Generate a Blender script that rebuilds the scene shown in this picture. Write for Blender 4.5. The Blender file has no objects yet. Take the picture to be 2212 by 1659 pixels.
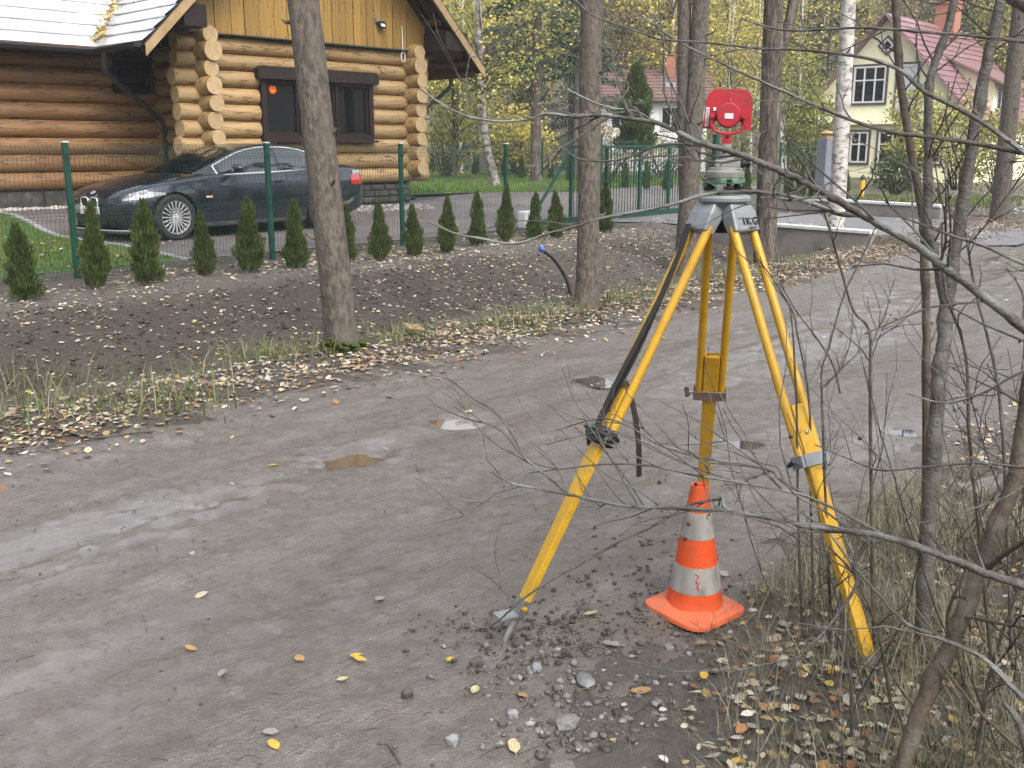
import bpy, bmesh, math, random
import numpy as np
from mathutils import Vector, Matrix, noise

scene = bpy.context.scene
COL = scene.collection
random.seed(7)
RNG = np.random.default_rng(11)

# ---------------------------------------------------------------- camera
PITCH = math.radians(13.35)
CAM_H = 1.5
FOC, CX, CY = 2160.2, 1106.0, 829.5          # focal length and centre of a 2212 x 1659 view
cam_data = bpy.data.cameras.new("camera")
cam_data.sensor_fit = 'HORIZONTAL'
cam_data.sensor_width = 36.0
cam_data.lens = 36.0 * FOC / 2212.0
cam_data.clip_start = 0.05
cam_data.clip_end = 2000.0
cam = bpy.data.objects.new("camera", cam_data)
COL.objects.link(cam)
cam.location = (0, 0, CAM_H)
cam.rotation_euler = (math.pi / 2 - PITCH, 0, 0)
scene.camera = cam

# ---------------------------------------------------------------- sky, sun, exposure
SUN_EL, SUN_AZ = math.radians(46), math.radians(150)     # azimuth clockwise from +Y
world = bpy.data.worlds.new("World")
scene.world = world
world.use_nodes = True
wn = world.node_tree.nodes
wl = world.node_tree.links
wn.clear()
w_out = wn.new('ShaderNodeOutputWorld')
w_bg = wn.new('ShaderNodeBackground')
w_sky = wn.new('ShaderNodeTexSky')
w_sky.sky_type = 'NISHITA'
w_sky.sun_disc = False
w_sky.sun_elevation = SUN_EL
w_sky.sun_rotation = SUN_AZ
w_sky.air_density = 1.0
w_sky.dust_density = 3.0
w_sky.ozone_density = 1.0
w_hsv = wn.new('ShaderNodeHueSaturation')      # a clouded sky: far less blue than a clear one
w_hsv.inputs['Saturation'].default_value = 0.32
w_bg.inputs['Strength'].default_value = 0.15
wl.new(w_sky.outputs[0], w_hsv.inputs['Color'])
wl.new(w_hsv.outputs[0], w_bg.inputs['Color'])
wl.new(w_bg.outputs[0], w_out.inputs['Surface'])

sun_data = bpy.data.lights.new("sun", 'SUN')
sun_data.energy = 0.9
sun_data.angle = math.radians(25)
sun_data.color = (1.0, 0.96, 0.9)
sun = bpy.data.objects.new("sun", sun_data)
COL.objects.link(sun)
sd = Vector((math.sin(SUN_AZ) * math.cos(SUN_EL), math.cos(SUN_AZ) * math.cos(SUN_EL), math.sin(SUN_EL)))
sun.rotation_euler = sd.to_track_quat('Z', 'Y').to_euler()
sun.location = sd * 60

scene.view_settings.view_transform = 'Standard'
scene.view_settings.look = 'None'
scene.view_settings.gamma = 1.0
scene.view_settings.use_curve_mapping = False
scene.view_settings.exposure = 1.72
scene.render.engine = 'CYCLES'
scene.cycles.use_denoising = True
scene.cycles.max_bounces = 6
scene.cycles.diffuse_bounces = 3
scene.cycles.glossy_bounces = 3
scene.cycles.transmission_bounces = 4
scene.cycles.transparent_max_bounces = 6
scene.cycles.caustics_reflective = False
scene.cycles.caustics_refractive = False

# ---------------------------------------------------------------- ground shape
# q: metres from the fence line towards the road, s: metres along the fence
F0X, F0Y = -3.25, 13.6
NX, NY = 0.76, -0.65
DX, DY = 0.65, 0.76

def wp(q, s):
    return (F0X + q * NX + s * DX, F0Y + q * NY + s * DY)

def qs(x, y):
    return ((x - F0X) * NX + (y - F0Y) * NY, (x - F0X) * DX + (y - F0Y) * DY)

def sstep(v, a, b):
    t = np.clip((v - a) / (b - a), 0, 1)
    return t * t * (3 - 2 * t)

PUDDLES = []      # x, y, radius along, radius across, depth

def terrain(x, y):
    x = np.asarray(x, float); y = np.asarray(y, float)
    q, s = qs(x, y)
    yard = np.interp(q, [-60, -14, -9, -5.4, -4.3, -2.0, 0.3], [0.75, 0.62, 0.52, 0.40, 0.15, 0.12, 0.0])
    yard = yard * (1 - 0.55 * sstep(s, 7.5, 17))
    front = 0.03 * sstep(q, 0.2, 1.2)
    ditch = np.interp(q, [1.8, 2.4, 3.2, 3.9, 4.3, 4.7, 5.1, 5.7], [0.0, -0.06, -0.3, -0.47, -0.47, -0.2, -0.05, 0.0])
    dm = 1 - sstep(s, 7.35, 7.6)
    drive = sstep(s, 7.35, 7.6) * (1 - sstep(s, 12.0, 12.4)) * sstep(q, -0.5, 0.2) * (1 - sstep(q, 5.4, 6.6))
    far_verge = sstep(s, 12.0, 12.6) * sstep(q, 0.0, 1.0) * (1 - sstep(q, 5.2, 6.4)) * 0.12
    near = 0.05 * sstep(q, 9.7, 11.0) + 0.16 * sstep(q, 11.0, 15.0)
    z = yard + front + ditch * dm + 0.10 * drive + far_verge + near
    d = np.sqrt(x * x + y * y)
    z = z + 0.16 * np.clip(d - 62, 0, 400)
    for px_, py_, ra, rb, dp in PUDDLES:
        rr = ((x - px_) / ra) ** 2 + ((y - py_) / rb) ** 2
        rr = np.where(rr < 9, rr * np.clip(1 + 0.75 * vnoise(x, y, 9.0, 90, 3), 0.25, 3), rr)
        z = z - dp * np.exp(-rr ** 1.5)
    return z

def tz(x, y):
    return float(terrain(x, y))

def ray(x, y):
    u = (x - CX) / FOC; v = (CY - y) / FOC
    return Vector((u, math.cos(PITCH) + v * math.sin(PITCH), -math.sin(PITCH) + v * math.cos(PITCH)))

def at(x, y, Y):
    """the point seen at x, y (2212-wide view) that lies Y metres ahead"""
    r = ray(x, y); t = Y / r.y
    return Vector((r.x * t, Y, CAM_H + r.z * t))

def hit(x, y):
    """the ground point seen at x, y"""
    r = ray(x, y)
    z = 0.0
    for _ in range(40):
        t = (z - CAM_H) / r.z
        z = 0.5 * z + 0.5 * tz(r.x * t, r.y * t)
    t = (z - CAM_H) / r.z
    return Vector((r.x * t, r.y * t, z))

for (dx_, dy_, ra, rb, dp) in [(738, 1000, .20, .16, .034), (960, 921, .15, .12, .030), (1285, 830, .11, .12, .026),
                              (1610, 968, .10, .09, .026), (1950, 945, .10, .08, .024)]:
    r_ = ray(dx_, dy_); t_ = -CAM_H / r_.z
    PUDDLES.append((r_.x * t_, r_.y * t_, ra, rb, dp))

# ---------------------------------------------------------------- builders
class MB:
    """collects shapes; build() links them as one mesh object"""
    def __init__(s):
        s.v = []; s.f = []; s.m = []
    def add(s, verts, faces, mi=0):
        o = len(s.v)
        s.v += [tuple(v) for v in verts]
        s.f += [tuple(i + o for i in f) for f in faces]
        s.m += [mi] * len(faces)
        return s
    def box(s, c, d, rz=0.0, mi=0, M=None):
        hx, hy, hz = d[0] / 2, d[1] / 2, d[2] / 2
        vs = [Vector((x, y, z)) for x in (-hx, hx) for y in (-hy, hy) for z in (-hz, hz)]
        R = Matrix.Rotation(rz, 3, 'Z') if M is None else M
        vs = [R @ v + Vector(c) for v in vs]
        return s.add(vs, [(0, 1, 3, 2), (4, 6, 7, 5), (0, 4, 5, 1), (2, 3, 7, 6), (0, 2, 6, 4), (1, 5, 7, 3)], mi)
    def bar(s, p, q, w, h, up=(0, 0, 1), mi=0, w2=None, h2=None):
        """a rectangular bar from p to q"""
        p = Vector(p); q = Vector(q); t = (q - p).normalized(); u = Vector(up)
        a = t.cross(u).normalized(); b = a.cross(t).normalized()
        w2 = w if w2 is None else w2; h2 = h if h2 is None else h2
        vs = []
        for c, ww, hh in ((p, w, h), (q, w2, h2)):
            for i, j in ((-1, -1), (1, -1), (1, 1), (-1, 1)):
                vs.append(c + a * i * ww / 2 + b * j * hh / 2)
        return s.add(vs, [(3, 2, 1, 0), (4, 5, 6, 7), (0, 1, 5, 4), (1, 2, 6, 5), (2, 3, 7, 6), (3, 0, 4, 7)], mi)
    def tube(s, pts, rad, n=8, mi=0, cap=True, capmi=None, wob=0.0):
        pts = [Vector(p) for p in pts]
        k = len(pts)
        if not hasattr(rad, '__len__'):
            rad = [rad] * k
        vs = []; fs = []
        t0 = (pts[1] - pts[0]).normalized()
        a = t0.orthogonal().normalized()
        for i, p in enumerate(pts):
            t = (pts[min(i + 1, k - 1)] - pts[max(i - 1, 0)])
            t = t.normalized() if t.length > 1e-9 else t0
            a = (a - t * a.dot(t))
            a = a.normalized() if a.length > 1e-6 else t.orthogonal().normalized()
            b = t.cross(a)
            for j in range(n):
                th = 2 * math.pi * j / n
                r = rad[i] * (1 + (random.uniform(-wob, wob) if wob else 0))
                vs.append(p + (a * math.cos(th) + b * math.sin(th)) * r)
        for i in range(k - 1):
            for j in range(n):
                j2 = (j + 1) % n
                fs.append((i * n + j, i * n + j2, (i + 1) * n + j2, (i + 1) * n + j))
        s.add(vs, fs, mi)
        if cap:
            o = len(s.v) - len(vs)
            cm = mi if capmi is None else capmi
            s.f.append(tuple(o + j for j in reversed(range(n)))); s.m.append(cm)
            s.f.append(tuple(o + (k - 1) * n + j for j in range(n))); s.m.append(cm)
        return s
    def lathe(s, prof, c=(0, 0, 0), n=24, mi=0, axis=None, caps=True):
        vs = []; fs = []
        Q = Matrix.Identity(3) if axis is None else Vector(axis).to_track_quat('Z', 'Y').to_matrix()
        for r, z in prof:
            for j in range(n):
                th = 2 * math.pi * j / n
                vs.append(Q @ Vector((r * math.cos(th), r * math.sin(th), z)) + Vector(c))
        for i in range(len(prof) - 1):
            for j in range(n):
                j2 = (j + 1) % n
                fs.append((i * n + j, i * n + j2, (i + 1) * n + j2, (i + 1) * n + j))
        s.add(vs, fs, mi)
        o = len(s.v) - len(vs)
        if caps and prof[0][0] > 1e-5:
            s.f.append(tuple(o + j for j in reversed(range(n)))); s.m.append(mi)
        if caps and prof[-1][0] > 1e-5:
            s.f.append(tuple(o + (len(prof) - 1) * n + j for j in range(n))); s.m.append(mi)
        return s
    def prism(s, poly, d, mi=0):
        """a flat polygon (3-D points, in order) pushed along the vector d"""
        n = len(poly); d = Vector(d)
        vs = [Vector(p) for p in poly] + [Vector(p) + d for p in poly]
        fs = [tuple(range(n)), tuple(reversed(range(n, 2 * n)))]
        fs += [(i, i + n, (i + 1) % n + n, (i + 1) % n) for i in range(n)]
        return s.add(vs, fs, mi)
    def blob(s, c, r, sub=1, jit=0.15, mi=0, sc=(1, 1, 1)):
        bm = bmesh.new()
        bmesh.ops.create_icosphere(bm, subdivisions=sub, radius=1)
        bm.verts.ensure_lookup_table()
        R = Matrix.Rotation(random.uniform(0, 6.28), 3, 'Z')
        vs = []
        for v in bm.verts:
            k = 1 + random.uniform(-jit, jit)
            w = R @ Vector((v.co.x * sc[0] * k, v.co.y * sc[1] * k, v.co.z * sc[2] * k))
            vs.append(w * r + Vector(c))
        fs = [tuple(v.index for v in f.verts) for f in bm.faces]
        bm.free()
        return s.add(vs, fs, mi)
    def mesh(s, name, mats, smooth=False, off=(0, 0, 0)):
        me = bpy.data.meshes.new(name)
        ox, oy, oz = off
        me.from_pydata([(v[0] - ox, v[1] - oy, v[2] - oz) for v in s.v], [], s.f)
        if not isinstance(mats, (list, tuple)):
            mats = [mats]
        for m in mats:
            me.materials.append(m)
        if len(mats) > 1:
            me.polygons.foreach_set('material_index', s.m)
        me.update()
        bm = bmesh.new(); bm.from_mesh(me)
        bmesh.ops.recalc_face_normals(bm, faces=bm.faces)
        bm.to_mesh(me); bm.free()
        if smooth:
            me.polygons.foreach_set('use_smooth', [True] * len(me.polygons))
            try:
                me.set_sharp_from_angle(angle=math.radians(smooth if smooth is not True else 50))
            except Exception:
                pass
        return me
    def build(s, name, mats, parent=None, smooth=False, local=False, bevel=0.0):
        off = (0, 0, 0)
        if parent is not None and not local:
            off = wloc(parent)
        me = s.mesh(name, mats, smooth, off)
        o = link(name, me, parent)
        if bevel:
            b = o.modifiers.new('bevel', 'BEVEL'); b.width = bevel; b.segments = 2; b.limit_method = 'ANGLE'
            b.angle_limit = math.radians(40)
        return o

def wloc(o):
    v = Vector(o.location)
    while o.parent is not None:
        o = o.parent; v = v + Vector(o.location)
    return v

def link(name, data, parent=None):
    o = bpy.data.objects.new(name, data)
    COL.objects.link(o)
    if parent is not None:
        o.parent = parent
    return o

def tag(o, label=None, cat=None, group=None, kind=None):
    if label: o['label'] = label
    if cat: o['category'] = cat
    if group: o['group'] = group
    if kind: o['kind'] = kind
    return o

def thing(name, label, cat, loc=(0, 0, 0), rz=0.0, group=None):
    o = bpy.data.objects.new(name, None)
    COL.objects.link(o)
    o.location = loc; o.rotation_euler = (0, 0, rz); o.empty_display_size = 0.2
    return tag(o, label, cat, group)

def copy_tree(o, loc=None, rz=None, sc=None, label=None, parent=None):
    c = o.copy(); COL.objects.link(c); c.parent = parent
    if loc is not None: c.location = loc
    if rz is not None: c.rotation_euler = (o.rotation_euler[0], o.rotation_euler[1], rz)
    if sc is not None: c.scale = sc if hasattr(sc, '__len__') else (sc, sc, sc)
    if label: c['label'] = label
    for ch in list(o.children):
        copy_tree(ch, parent=c)
    return c

def np_mesh(name, V, F, mat, C=None, smooth=False):
    """numpy vertices (n,3), faces (m,k) and an optional colour per face"""
    V = np.ascontiguousarray(V, dtype=np.float32); F = np.ascontiguousarray(F, dtype=np.int32)
    m, k = F.shape
    me = bpy.data.meshes.new(name)
    me.vertices.add(len(V)); me.vertices.foreach_set('co', V.ravel())
    me.loops.add(m * k); me.loops.foreach_set('vertex_index', F.ravel())
    me.polygons.add(m)
    me.polygons.foreach_set('loop_start', np.arange(0, m * k, k, dtype=np.int32))
    me.polygons.foreach_set('loop_total', np.full(m, k, dtype=np.int32))
    if smooth:
        me.polygons.foreach_set('use_smooth', np.ones(m, dtype=bool))
    if C is not None:
        ca = me.color_attributes.new('Col', 'FLOAT_COLOR', 'CORNER')
        C4 = np.concatenate([C, np.ones((len(C), 1))], 1)
        ca.data.foreach_set('color', np.repeat(C4, k, axis=0).astype(np.float32).ravel())
    me.materials.append(mat)
    me.update(calc_edges=True)
    me.validate()
    return me

# ---------------------------------------------------------------- materials
def mat(name, c1, c2=None, scale=6.0, rough=0.7, metal=0.0, bump=0.0, bscale=None, stretch=(1, 1, 1), detail=5.0,
        c3=None, scale3=1.0, spec=0.5, coat=0.0, rough2=None, coords='Object', lo=0.35, hi=0.65, rnd=0.0, crack=None, cscale=18, cwid=0.012, knots=None):
    m = bpy.data.materials.new(name); m.use_nodes = True
    nt = m.node_tree; N = nt.nodes; L = nt.links
    p = N['Principled BSDF']
    p.inputs['Base Color'].default_value = (*c1, 1)
    p.inputs['Roughness'].default_value = rough
    p.inputs['Metallic'].default_value = metal
    p.inputs['Specular IOR Level'].default_value = spec
    p.inputs['Coat Weight'].default_value = coat
    p.inputs['Coat Roughness'].default_value = 0.05
    if c2 is None and not bump:
        return m
    tc = N.new('ShaderNodeTexCoord'); mp = N.new('ShaderNodeMapping')
    mp.inputs['Scale'].default_value = stretch
    L.new(tc.outputs[coords], mp.inputs['Vector'])
    if c2 is not None:
        nz = N.new('ShaderNodeTexNoise'); nz.inputs['Scale'].default_value = scale; nz.inputs['Detail'].default_value = detail
        L.new(mp.outputs[0], nz.inputs['Vector'])
        mr = N.new('ShaderNodeMapRange'); mr.inputs[1].default_value = lo; mr.inputs[2].default_value = hi
        L.new(nz.outputs[0], mr.inputs[0])
        mx = N.new('ShaderNodeMix'); mx.data_type = 'RGBA'
        mx.inputs[6].default_value = (*c1, 1); mx.inputs[7].default_value = (*c2, 1)
        L.new(mr.outputs[0], mx.inputs[0])
        out = mx.outputs[2]
        if c3 is not None:
            n3 = N.new('ShaderNodeTexNoise'); n3.inputs['Scale'].default_value = scale3; n3.inputs['Detail'].default_value = 3
            L.new(mp.outputs[0], n3.inputs['Vector'])
            m3 = N.new('ShaderNodeMapRange'); m3.inputs[1].default_value = 0.5; m3.inputs[2].default_value = 0.68
            L.new(n3.outputs[0], m3.inputs[0])
            x3 = N.new('ShaderNodeMix'); x3.data_type = 'RGBA'
            x3.inputs[7].default_value = (*c3, 1)
            L.new(m3.outputs[0], x3.inputs[0]); L.new(out, x3.inputs[6])
            out = x3.outputs[2]
        if crack is not None:
            nc = N.new('ShaderNodeTexNoise'); nc.inputs['Scale'].default_value = cscale; nc.inputs['Detail'].default_value = 3
            L.new(mp.outputs[0], nc.inputs['Vector'])
            ab = N.new('ShaderNodeMath'); ab.operation = 'SUBTRACT'; ab.inputs[1].default_value = 0.5; L.new(nc.outputs[0], ab.inputs[0])
            a2 = N.new('ShaderNodeMath'); a2.operation = 'ABSOLUTE'; L.new(ab.outputs[0], a2.inputs[0])
            mc = N.new('ShaderNodeMapRange'); mc.inputs[1].default_value = cwid; mc.inputs[2].default_value = cwid * .3; L.new(a2.outputs[0], mc.inputs[0])
            xc = N.new('ShaderNodeMix'); xc.data_type = 'RGBA'; xc.inputs[7].default_value = (*crack, 1)
            L.new(mc.outputs[0], xc.inputs[0]); L.new(out, xc.inputs[6]); out = xc.outputs[2]
        if knots is not None:
            vk = N.new('ShaderNodeTexVoronoi'); vk.inputs['Scale'].default_value = 3.2; L.new(tc.outputs[coords], vk.inputs['Vector'])
            mk = N.new('ShaderNodeMapRange'); mk.inputs[1].default_value = 0.10; mk.inputs[2].default_value = 0.05; L.new(vk.outputs['Distance'], mk.inputs[0])
            xk = N.new('ShaderNodeMix'); xk.data_type = 'RGBA'; xk.inputs[7].default_value = (*knots, 1)
            L.new(mk.outputs[0], xk.inputs[0]); L.new(out, xk.inputs[6]); out = xk.outputs[2]
        if rnd:
            oi = N.new('ShaderNodeObjectInfo'); hs = N.new('ShaderNodeHueSaturation')
            rr = N.new('ShaderNodeMapRange'); rr.inputs[3].default_value = 1 - rnd; rr.inputs[4].default_value = 1 + rnd
            L.new(oi.outputs['Random'], rr.inputs[0]); L.new(rr.outputs[0], hs.inputs['Value']); L.new(out, hs.inputs['Color'])
            out = hs.outputs[0]
        L.new(out, p.inputs['Base Color'])
        if rough2 is not None:
            r2 = N.new('ShaderNodeMapRange'); r2.inputs[3].default_value = rough; r2.inputs[4].default_value = rough2
            L.new(mr.outputs[0], r2.inputs[0]); L.new(r2.outputs[0], p.inputs['Roughness'])
    if bump:
        nb = N.new('ShaderNodeTexNoise'); nb.inputs['Scale'].default_value = bscale or scale * 3; nb.inputs['Detail'].default_value = 6
        L.new(mp.outputs[0], nb.inputs['Vector'])
        bp = N.new('ShaderNodeBump'); bp.inputs['Strength'].default_value = bump; bp.inputs['Distance'].default_value = 0.02
        L.new(nb.outputs[0], bp.inputs['Height']); L.new(bp.outputs[0], p.inputs['Normal'])
    return m

def leaf_mat(name, trans=0.35, rough=0.6, val=1.0):
    m = bpy.data.materials.new(name); m.use_nodes = True
    N = m.node_tree.nodes; L = m.node_tree.links
    p = N['Principled BSDF']; p.inputs['Roughness'].default_value = rough
    p.inputs['Specular IOR Level'].default_value = 0.3
    a = N.new('ShaderNodeAttribute'); a.attribute_name = 'Col'
    L.new(a.outputs['Color'], p.inputs['Base Color'])
    if trans:
        t = N.new('ShaderNodeBsdfTranslucent'); L.new(a.outputs['Color'], t.inputs['Color'])
        x = N.new('ShaderNodeMixShader'); x.inputs[0].default_value = trans
        L.new(p.outputs[0], x.inputs[1]); L.new(t.outputs[0], x.inputs[2])
        L.new(x.outputs[0], N['Material Output'].inputs['Surface'])
    return m

M = {}
M['bark'] = mat('bark', (0.125, 0.105, 0.085), (0.06, 0.05, 0.041), scale=30, rough=0.9, bump=1.0, bscale=38, stretch=(1, 1, 0.45), c3=(0.10, 0.085, 0.068), scale3=5.0, lo=0.4, hi=0.6)
M['bark_pine'] = mat('bark_pine', (0.125, 0.098, 0.078), (0.038, 0.029, 0.024), scale=26, rough=0.9, bump=1.0, bscale=30, stretch=(1, 1, 0.22), c3=(0.15, 0.13, 0.11), scale3=7, crack=(0.02, 0.016, 0.013), cscale=14, cwid=0.03)
M['bark_birch'] = mat('bark_birch', (0.47, 0.45, 0.42), (0.09, 0.077, 0.068), scale=8, rough=0.8, bump=0.5, bscale=20, stretch=(1, 1, 1.8), lo=0.5, hi=0.64, c3=(0.3, 0.28, 0.26), scale3=4)
M['bark_birch_grey'] = mat('bark_birch_grey', (0.26, 0.24, 0.215), (0.07, 0.06, 0.053), scale=6, rough=0.85, bump=0.5, bscale=16, stretch=(1, 1, 1.5), lo=0.42, hi=0.6)  # darker grey-brown birch bark with more dark speckles
M['bark_sap'] = mat('bark_sapling', (0.10, 0.092, 0.08), (0.055, 0.048, 0.042), scale=40, rough=0.75, bump=0.4, bscale=120, c3=(0.13, 0.135, 0.12), scale3=14)
M['bark_brown'] = mat('bark_brown', (0.10, 0.074, 0.052), (0.055, 0.042, 0.032), scale=40, rough=0.75, bump=0.3, bscale=120, c3=(0.13, 0.115, 0.09), scale3=12)
M['bark_lichen'] = mat('bark_lichen', (0.13, 0.12, 0.105), (0.065, 0.056, 0.049), scale=30, rough=0.8, bump=0.4, bscale=120, c3=(0.21, 0.225, 0.205), scale3=9)
M['twig'] = mat('twig', (0.065, 0.05, 0.042), (0.035, 0.026, 0.022), scale=40, rough=0.75)
M['moss'] = mat('moss', (0.07, 0.09, 0.012), (0.035, 0.05, 0.01), scale=60, rough=0.95, bump=1.0, bscale=120)
M['leaf'] = leaf_mat('leaf')
M['litter'] = leaf_mat('litter', trans=0.0, rough=0.55)
M['needle'] = leaf_mat('needle', trans=0.15, rough=0.6)
M['grass'] = leaf_mat('grass', trans=0.3, rough=0.55)
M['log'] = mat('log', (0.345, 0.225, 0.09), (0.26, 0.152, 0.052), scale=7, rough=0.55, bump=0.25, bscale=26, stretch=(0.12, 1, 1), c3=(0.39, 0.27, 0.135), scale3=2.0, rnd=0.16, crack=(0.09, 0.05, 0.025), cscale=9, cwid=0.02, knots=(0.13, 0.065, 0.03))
M['log_wing'] = mat('log_wing_shaded', (0.28, 0.16, 0.065), (0.20, 0.105, 0.04), scale=7, rough=0.5, bump=0.2, bscale=26, stretch=(0.12, 1, 1), c3=(0.17, 0.08, 0.032), scale3=5.0, rnd=0.12, crack=(0.06, 0.03, 0.015), cscale=9, cwid=0.018, knots=(0.07, 0.03, 0.016))  # browner, knotty log wood with the eave's shade painted into its colour
M['log_end'] = mat('log_end', (0.47, 0.34, 0.19), (0.38, 0.26, 0.13), scale=9, rough=0.7, bump=0.2, bscale=40, rnd=0.08)
M['board'] = mat('board', (0.32, 0.19, 0.042), (0.255, 0.145, 0.028), scale=6, rough=0.5, bump=0.2, bscale=30, stretch=(1, 1, 0.1), c3=(0.31, 0.2, 0.062), scale3=2.5, rnd=0.16, crack=(0.12, 0.065, 0.02), cscale=10, cwid=0.012, knots=(0.15, 0.08, 0.03))
M['fascia'] = mat('fascia', (0.38, 0.27, 0.14), (0.30, 0.20, 0.09), scale=8, rough=0.55, bump=0.15)
M['dark_wood'] = mat('dark_wood', (0.028, 0.017, 0.015), (0.015, 0.010, 0.009), scale=10, rough=0.6, bump=0.15, spec=0.25)
M['soffit'] = mat('soffit', (0.16, 0.075, 0.035), (0.09, 0.042, 0.02), scale=8, rough=0.6)
M['stone_base'] = mat('stone_base', (0.06, 0.05, 0.047), (0.025, 0.022, 0.021), scale=8, rough=0.75, bump=0.6, bscale=20, c3=(0.1, 0.085, 0.075), scale3=6)
M['gutter'] = mat('gutter', (0.035, 0.036, 0.04), rough=0.35, metal=0.3)
M['pane'] = mat('pane', (0.006, 0.007, 0.008), rough=0.02, spec=0.4)
M['roof_metal'] = mat('roof_metal', (0.86, 0.87, 0.89), (0.78, 0.79, 0.81), scale=3, rough=0.22, metal=0.6)
M['green_paint'] = mat('green_paint', (0.006, 0.062, 0.04), (0.005, 0.048, 0.03), scale=12, rough=0.38, bump=0.05)
M['cap'] = mat('post_cap', (0.55, 0.62, 0.6), rough=0.4)
M['yellow'] = mat('tripod_yellow', (0.55, 0.32, 0.018), (0.45, 0.24, 0.012), scale=14, rough=0.36, bump=0.06, bscale=50, c3=(0.47, 0.28, 0.03), scale3=9, crack=(0.26, 0.17, 0.06), cscale=16, cwid=0.005)
M['grey_cast'] = mat('grey_cast', (0.25, 0.265, 0.275), (0.19, 0.205, 0.215), scale=14, rough=0.45, metal=0.25, bump=0.1, bscale=60)
M['steel'] = mat('steel', (0.42, 0.41, 0.4), (0.28, 0.26, 0.25), scale=20, rough=0.4, metal=0.8)
M['rust_steel'] = mat('clamp_steel', (0.33, 0.26, 0.23), (0.24, 0.18, 0.16), scale=25, rough=0.45, metal=0.6)
M['black'] = mat('black_plastic', (0.012, 0.012, 0.013), rough=0.45)
M['strap'] = mat('strap', (0.012, 0.011, 0.011), (0.022, 0.019, 0.018), scale=60, rough=0.7, bump=0.2, bscale=200)
M['leather'] = mat('leather', (0.02, 0.01, 0.008), rough=0.5)
M['red'] = mat('target_red', (0.40, 0.022, 0.034), (0.36, 0.018, 0.029), scale=8, rough=0.42)
M['white'] = mat('white_label', (0.6, 0.6, 0.61), rough=0.5)
M['beige_grey'] = mat('instrument_grey', (0.25, 0.25, 0.23), (0.21, 0.21, 0.195), scale=30, rough=0.45)
M['ins_green'] = mat('instrument_green', (0.12, 0.23, 0.15), (0.10, 0.19, 0.125), scale=30, rough=0.45)
M['orange'] = mat('cone_orange', (0.72, 0.085, 0.014), (0.6, 0.065, 0.010), scale=9, rough=0.45, bump=0.08, c3=(0.46, 0.075, 0.025), scale3=14, crack=(0.3, 0.12, 0.07), cscale=22, cwid=0.01)
M['orange_base'] = mat('cone_base_orange', (0.70, 0.15, 0.06), (0.58, 0.11, 0.042), scale=7, rough=0.55, c3=(0.42, 0.14, 0.075), scale3=9, bump=0.05)
M['cone_white'] = mat('cone_white', (0.34, 0.325, 0.30), (0.25, 0.235, 0.215), scale=14, rough=0.5, c3=(0.2, 0.185, 0.165), scale3=22, stretch=(1, 1, 0.5))
M['concrete'] = mat('concrete', (0.17, 0.155, 0.145), (0.115, 0.105, 0.1), scale=4, rough=0.85, bump=0.3, bscale=30, c3=(0.2, 0.185, 0.17), scale3=1.5)
M['coping'] = mat('coping', (0.55, 0.55, 0.56), (0.45, 0.45, 0.45), scale=9, rough=0.6)
M['hose'] = mat('hose', (0.012, 0.012, 0.014), rough=0.4)
M['blue'] = mat('blue_cap', (0.03, 0.08, 0.35), rough=0.4)
# ================================================================ the ground
def vnoise(x, y, sc, seed=0, octs=4, gain=0.5):
    """value noise on numpy arrays, about -1..1"""
    x = np.asarray(x, float) * sc; y = np.asarray(y, float) * sc
    tot = np.zeros_like(x); amp = 1.0; norm = 0
    for o in range(octs):
        xi = np.floor(x).astype(np.int64); yi = np.floor(y).astype(np.int64)
        xf = x - xi; yf = y - yi
        u = xf * xf * (3 - 2 * xf); v = yf * yf * (3 - 2 * yf)
        def h(a, b):
            n = (a * 374761393 + b * 668265263 + (seed + o * 17) * 974634777) & 0x7fffffff
            n = ((n ^ (n >> 13)) * 1274126177) & 0x7fffffff
            n = n ^ (n >> 16)
            return (n % 65536) / 32767.5 - 1.0
        r = (h(xi, yi) * (1 - u) + h(xi + 1, yi) * u) * (1 - v) + (h(xi, yi + 1) * (1 - u) + h(xi + 1, yi + 1) * u) * v
        tot += r * amp; norm += amp; amp *= gain; x = x * 2.03 + 11.3; y = y * 2.03 + 5.7
    return tot / norm * 1.3

def lines(*segs):
    out = []
    for a, b, st in segs:
        out += list(np.arange(a, b, st))
    out.append(segs[-1][1])
    return np.array(out)

def grid_mesh(name, ql, sl, zfun, material, attrs=None):
    Q, S = np.meshgrid(ql, sl, indexing='ij')
    X = F0X + Q * NX + S * DX; Y = F0Y + Q * NY + S * DY
    Z = zfun(X, Y, Q, S)
    V = np.stack([X, Y, Z], -1).reshape(-1, 3)
    a, b = len(ql), len(sl)
    I = np.arange(a * b).reshape(a, b)
    F = np.stack([I[:-1, :-1], I[1:, :-1], I[1:, 1:], I[:-1, 1:]], -1).reshape(-1, 4)
    F = F[:, ::-1] if np.cross(V[F[0, 1]] - V[F[0, 0]], V[F[0, 2]] - V[F[0, 0]])[2] < 0 else F
    me = np_mesh(name, V, F, material, smooth=True)
    for k, fn in (attrs or {}).items():
        at_ = me.attributes.new(k, 'FLOAT', 'POINT')
        at_.data.foreach_set('value', fn(X, Y, Q, S).ravel().astype(np.float32))
    return me

def node_attr(N, name):
    a = N.new('ShaderNodeAttribute'); a.attribute_name = name
    return a.outputs['Fac']

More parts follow.
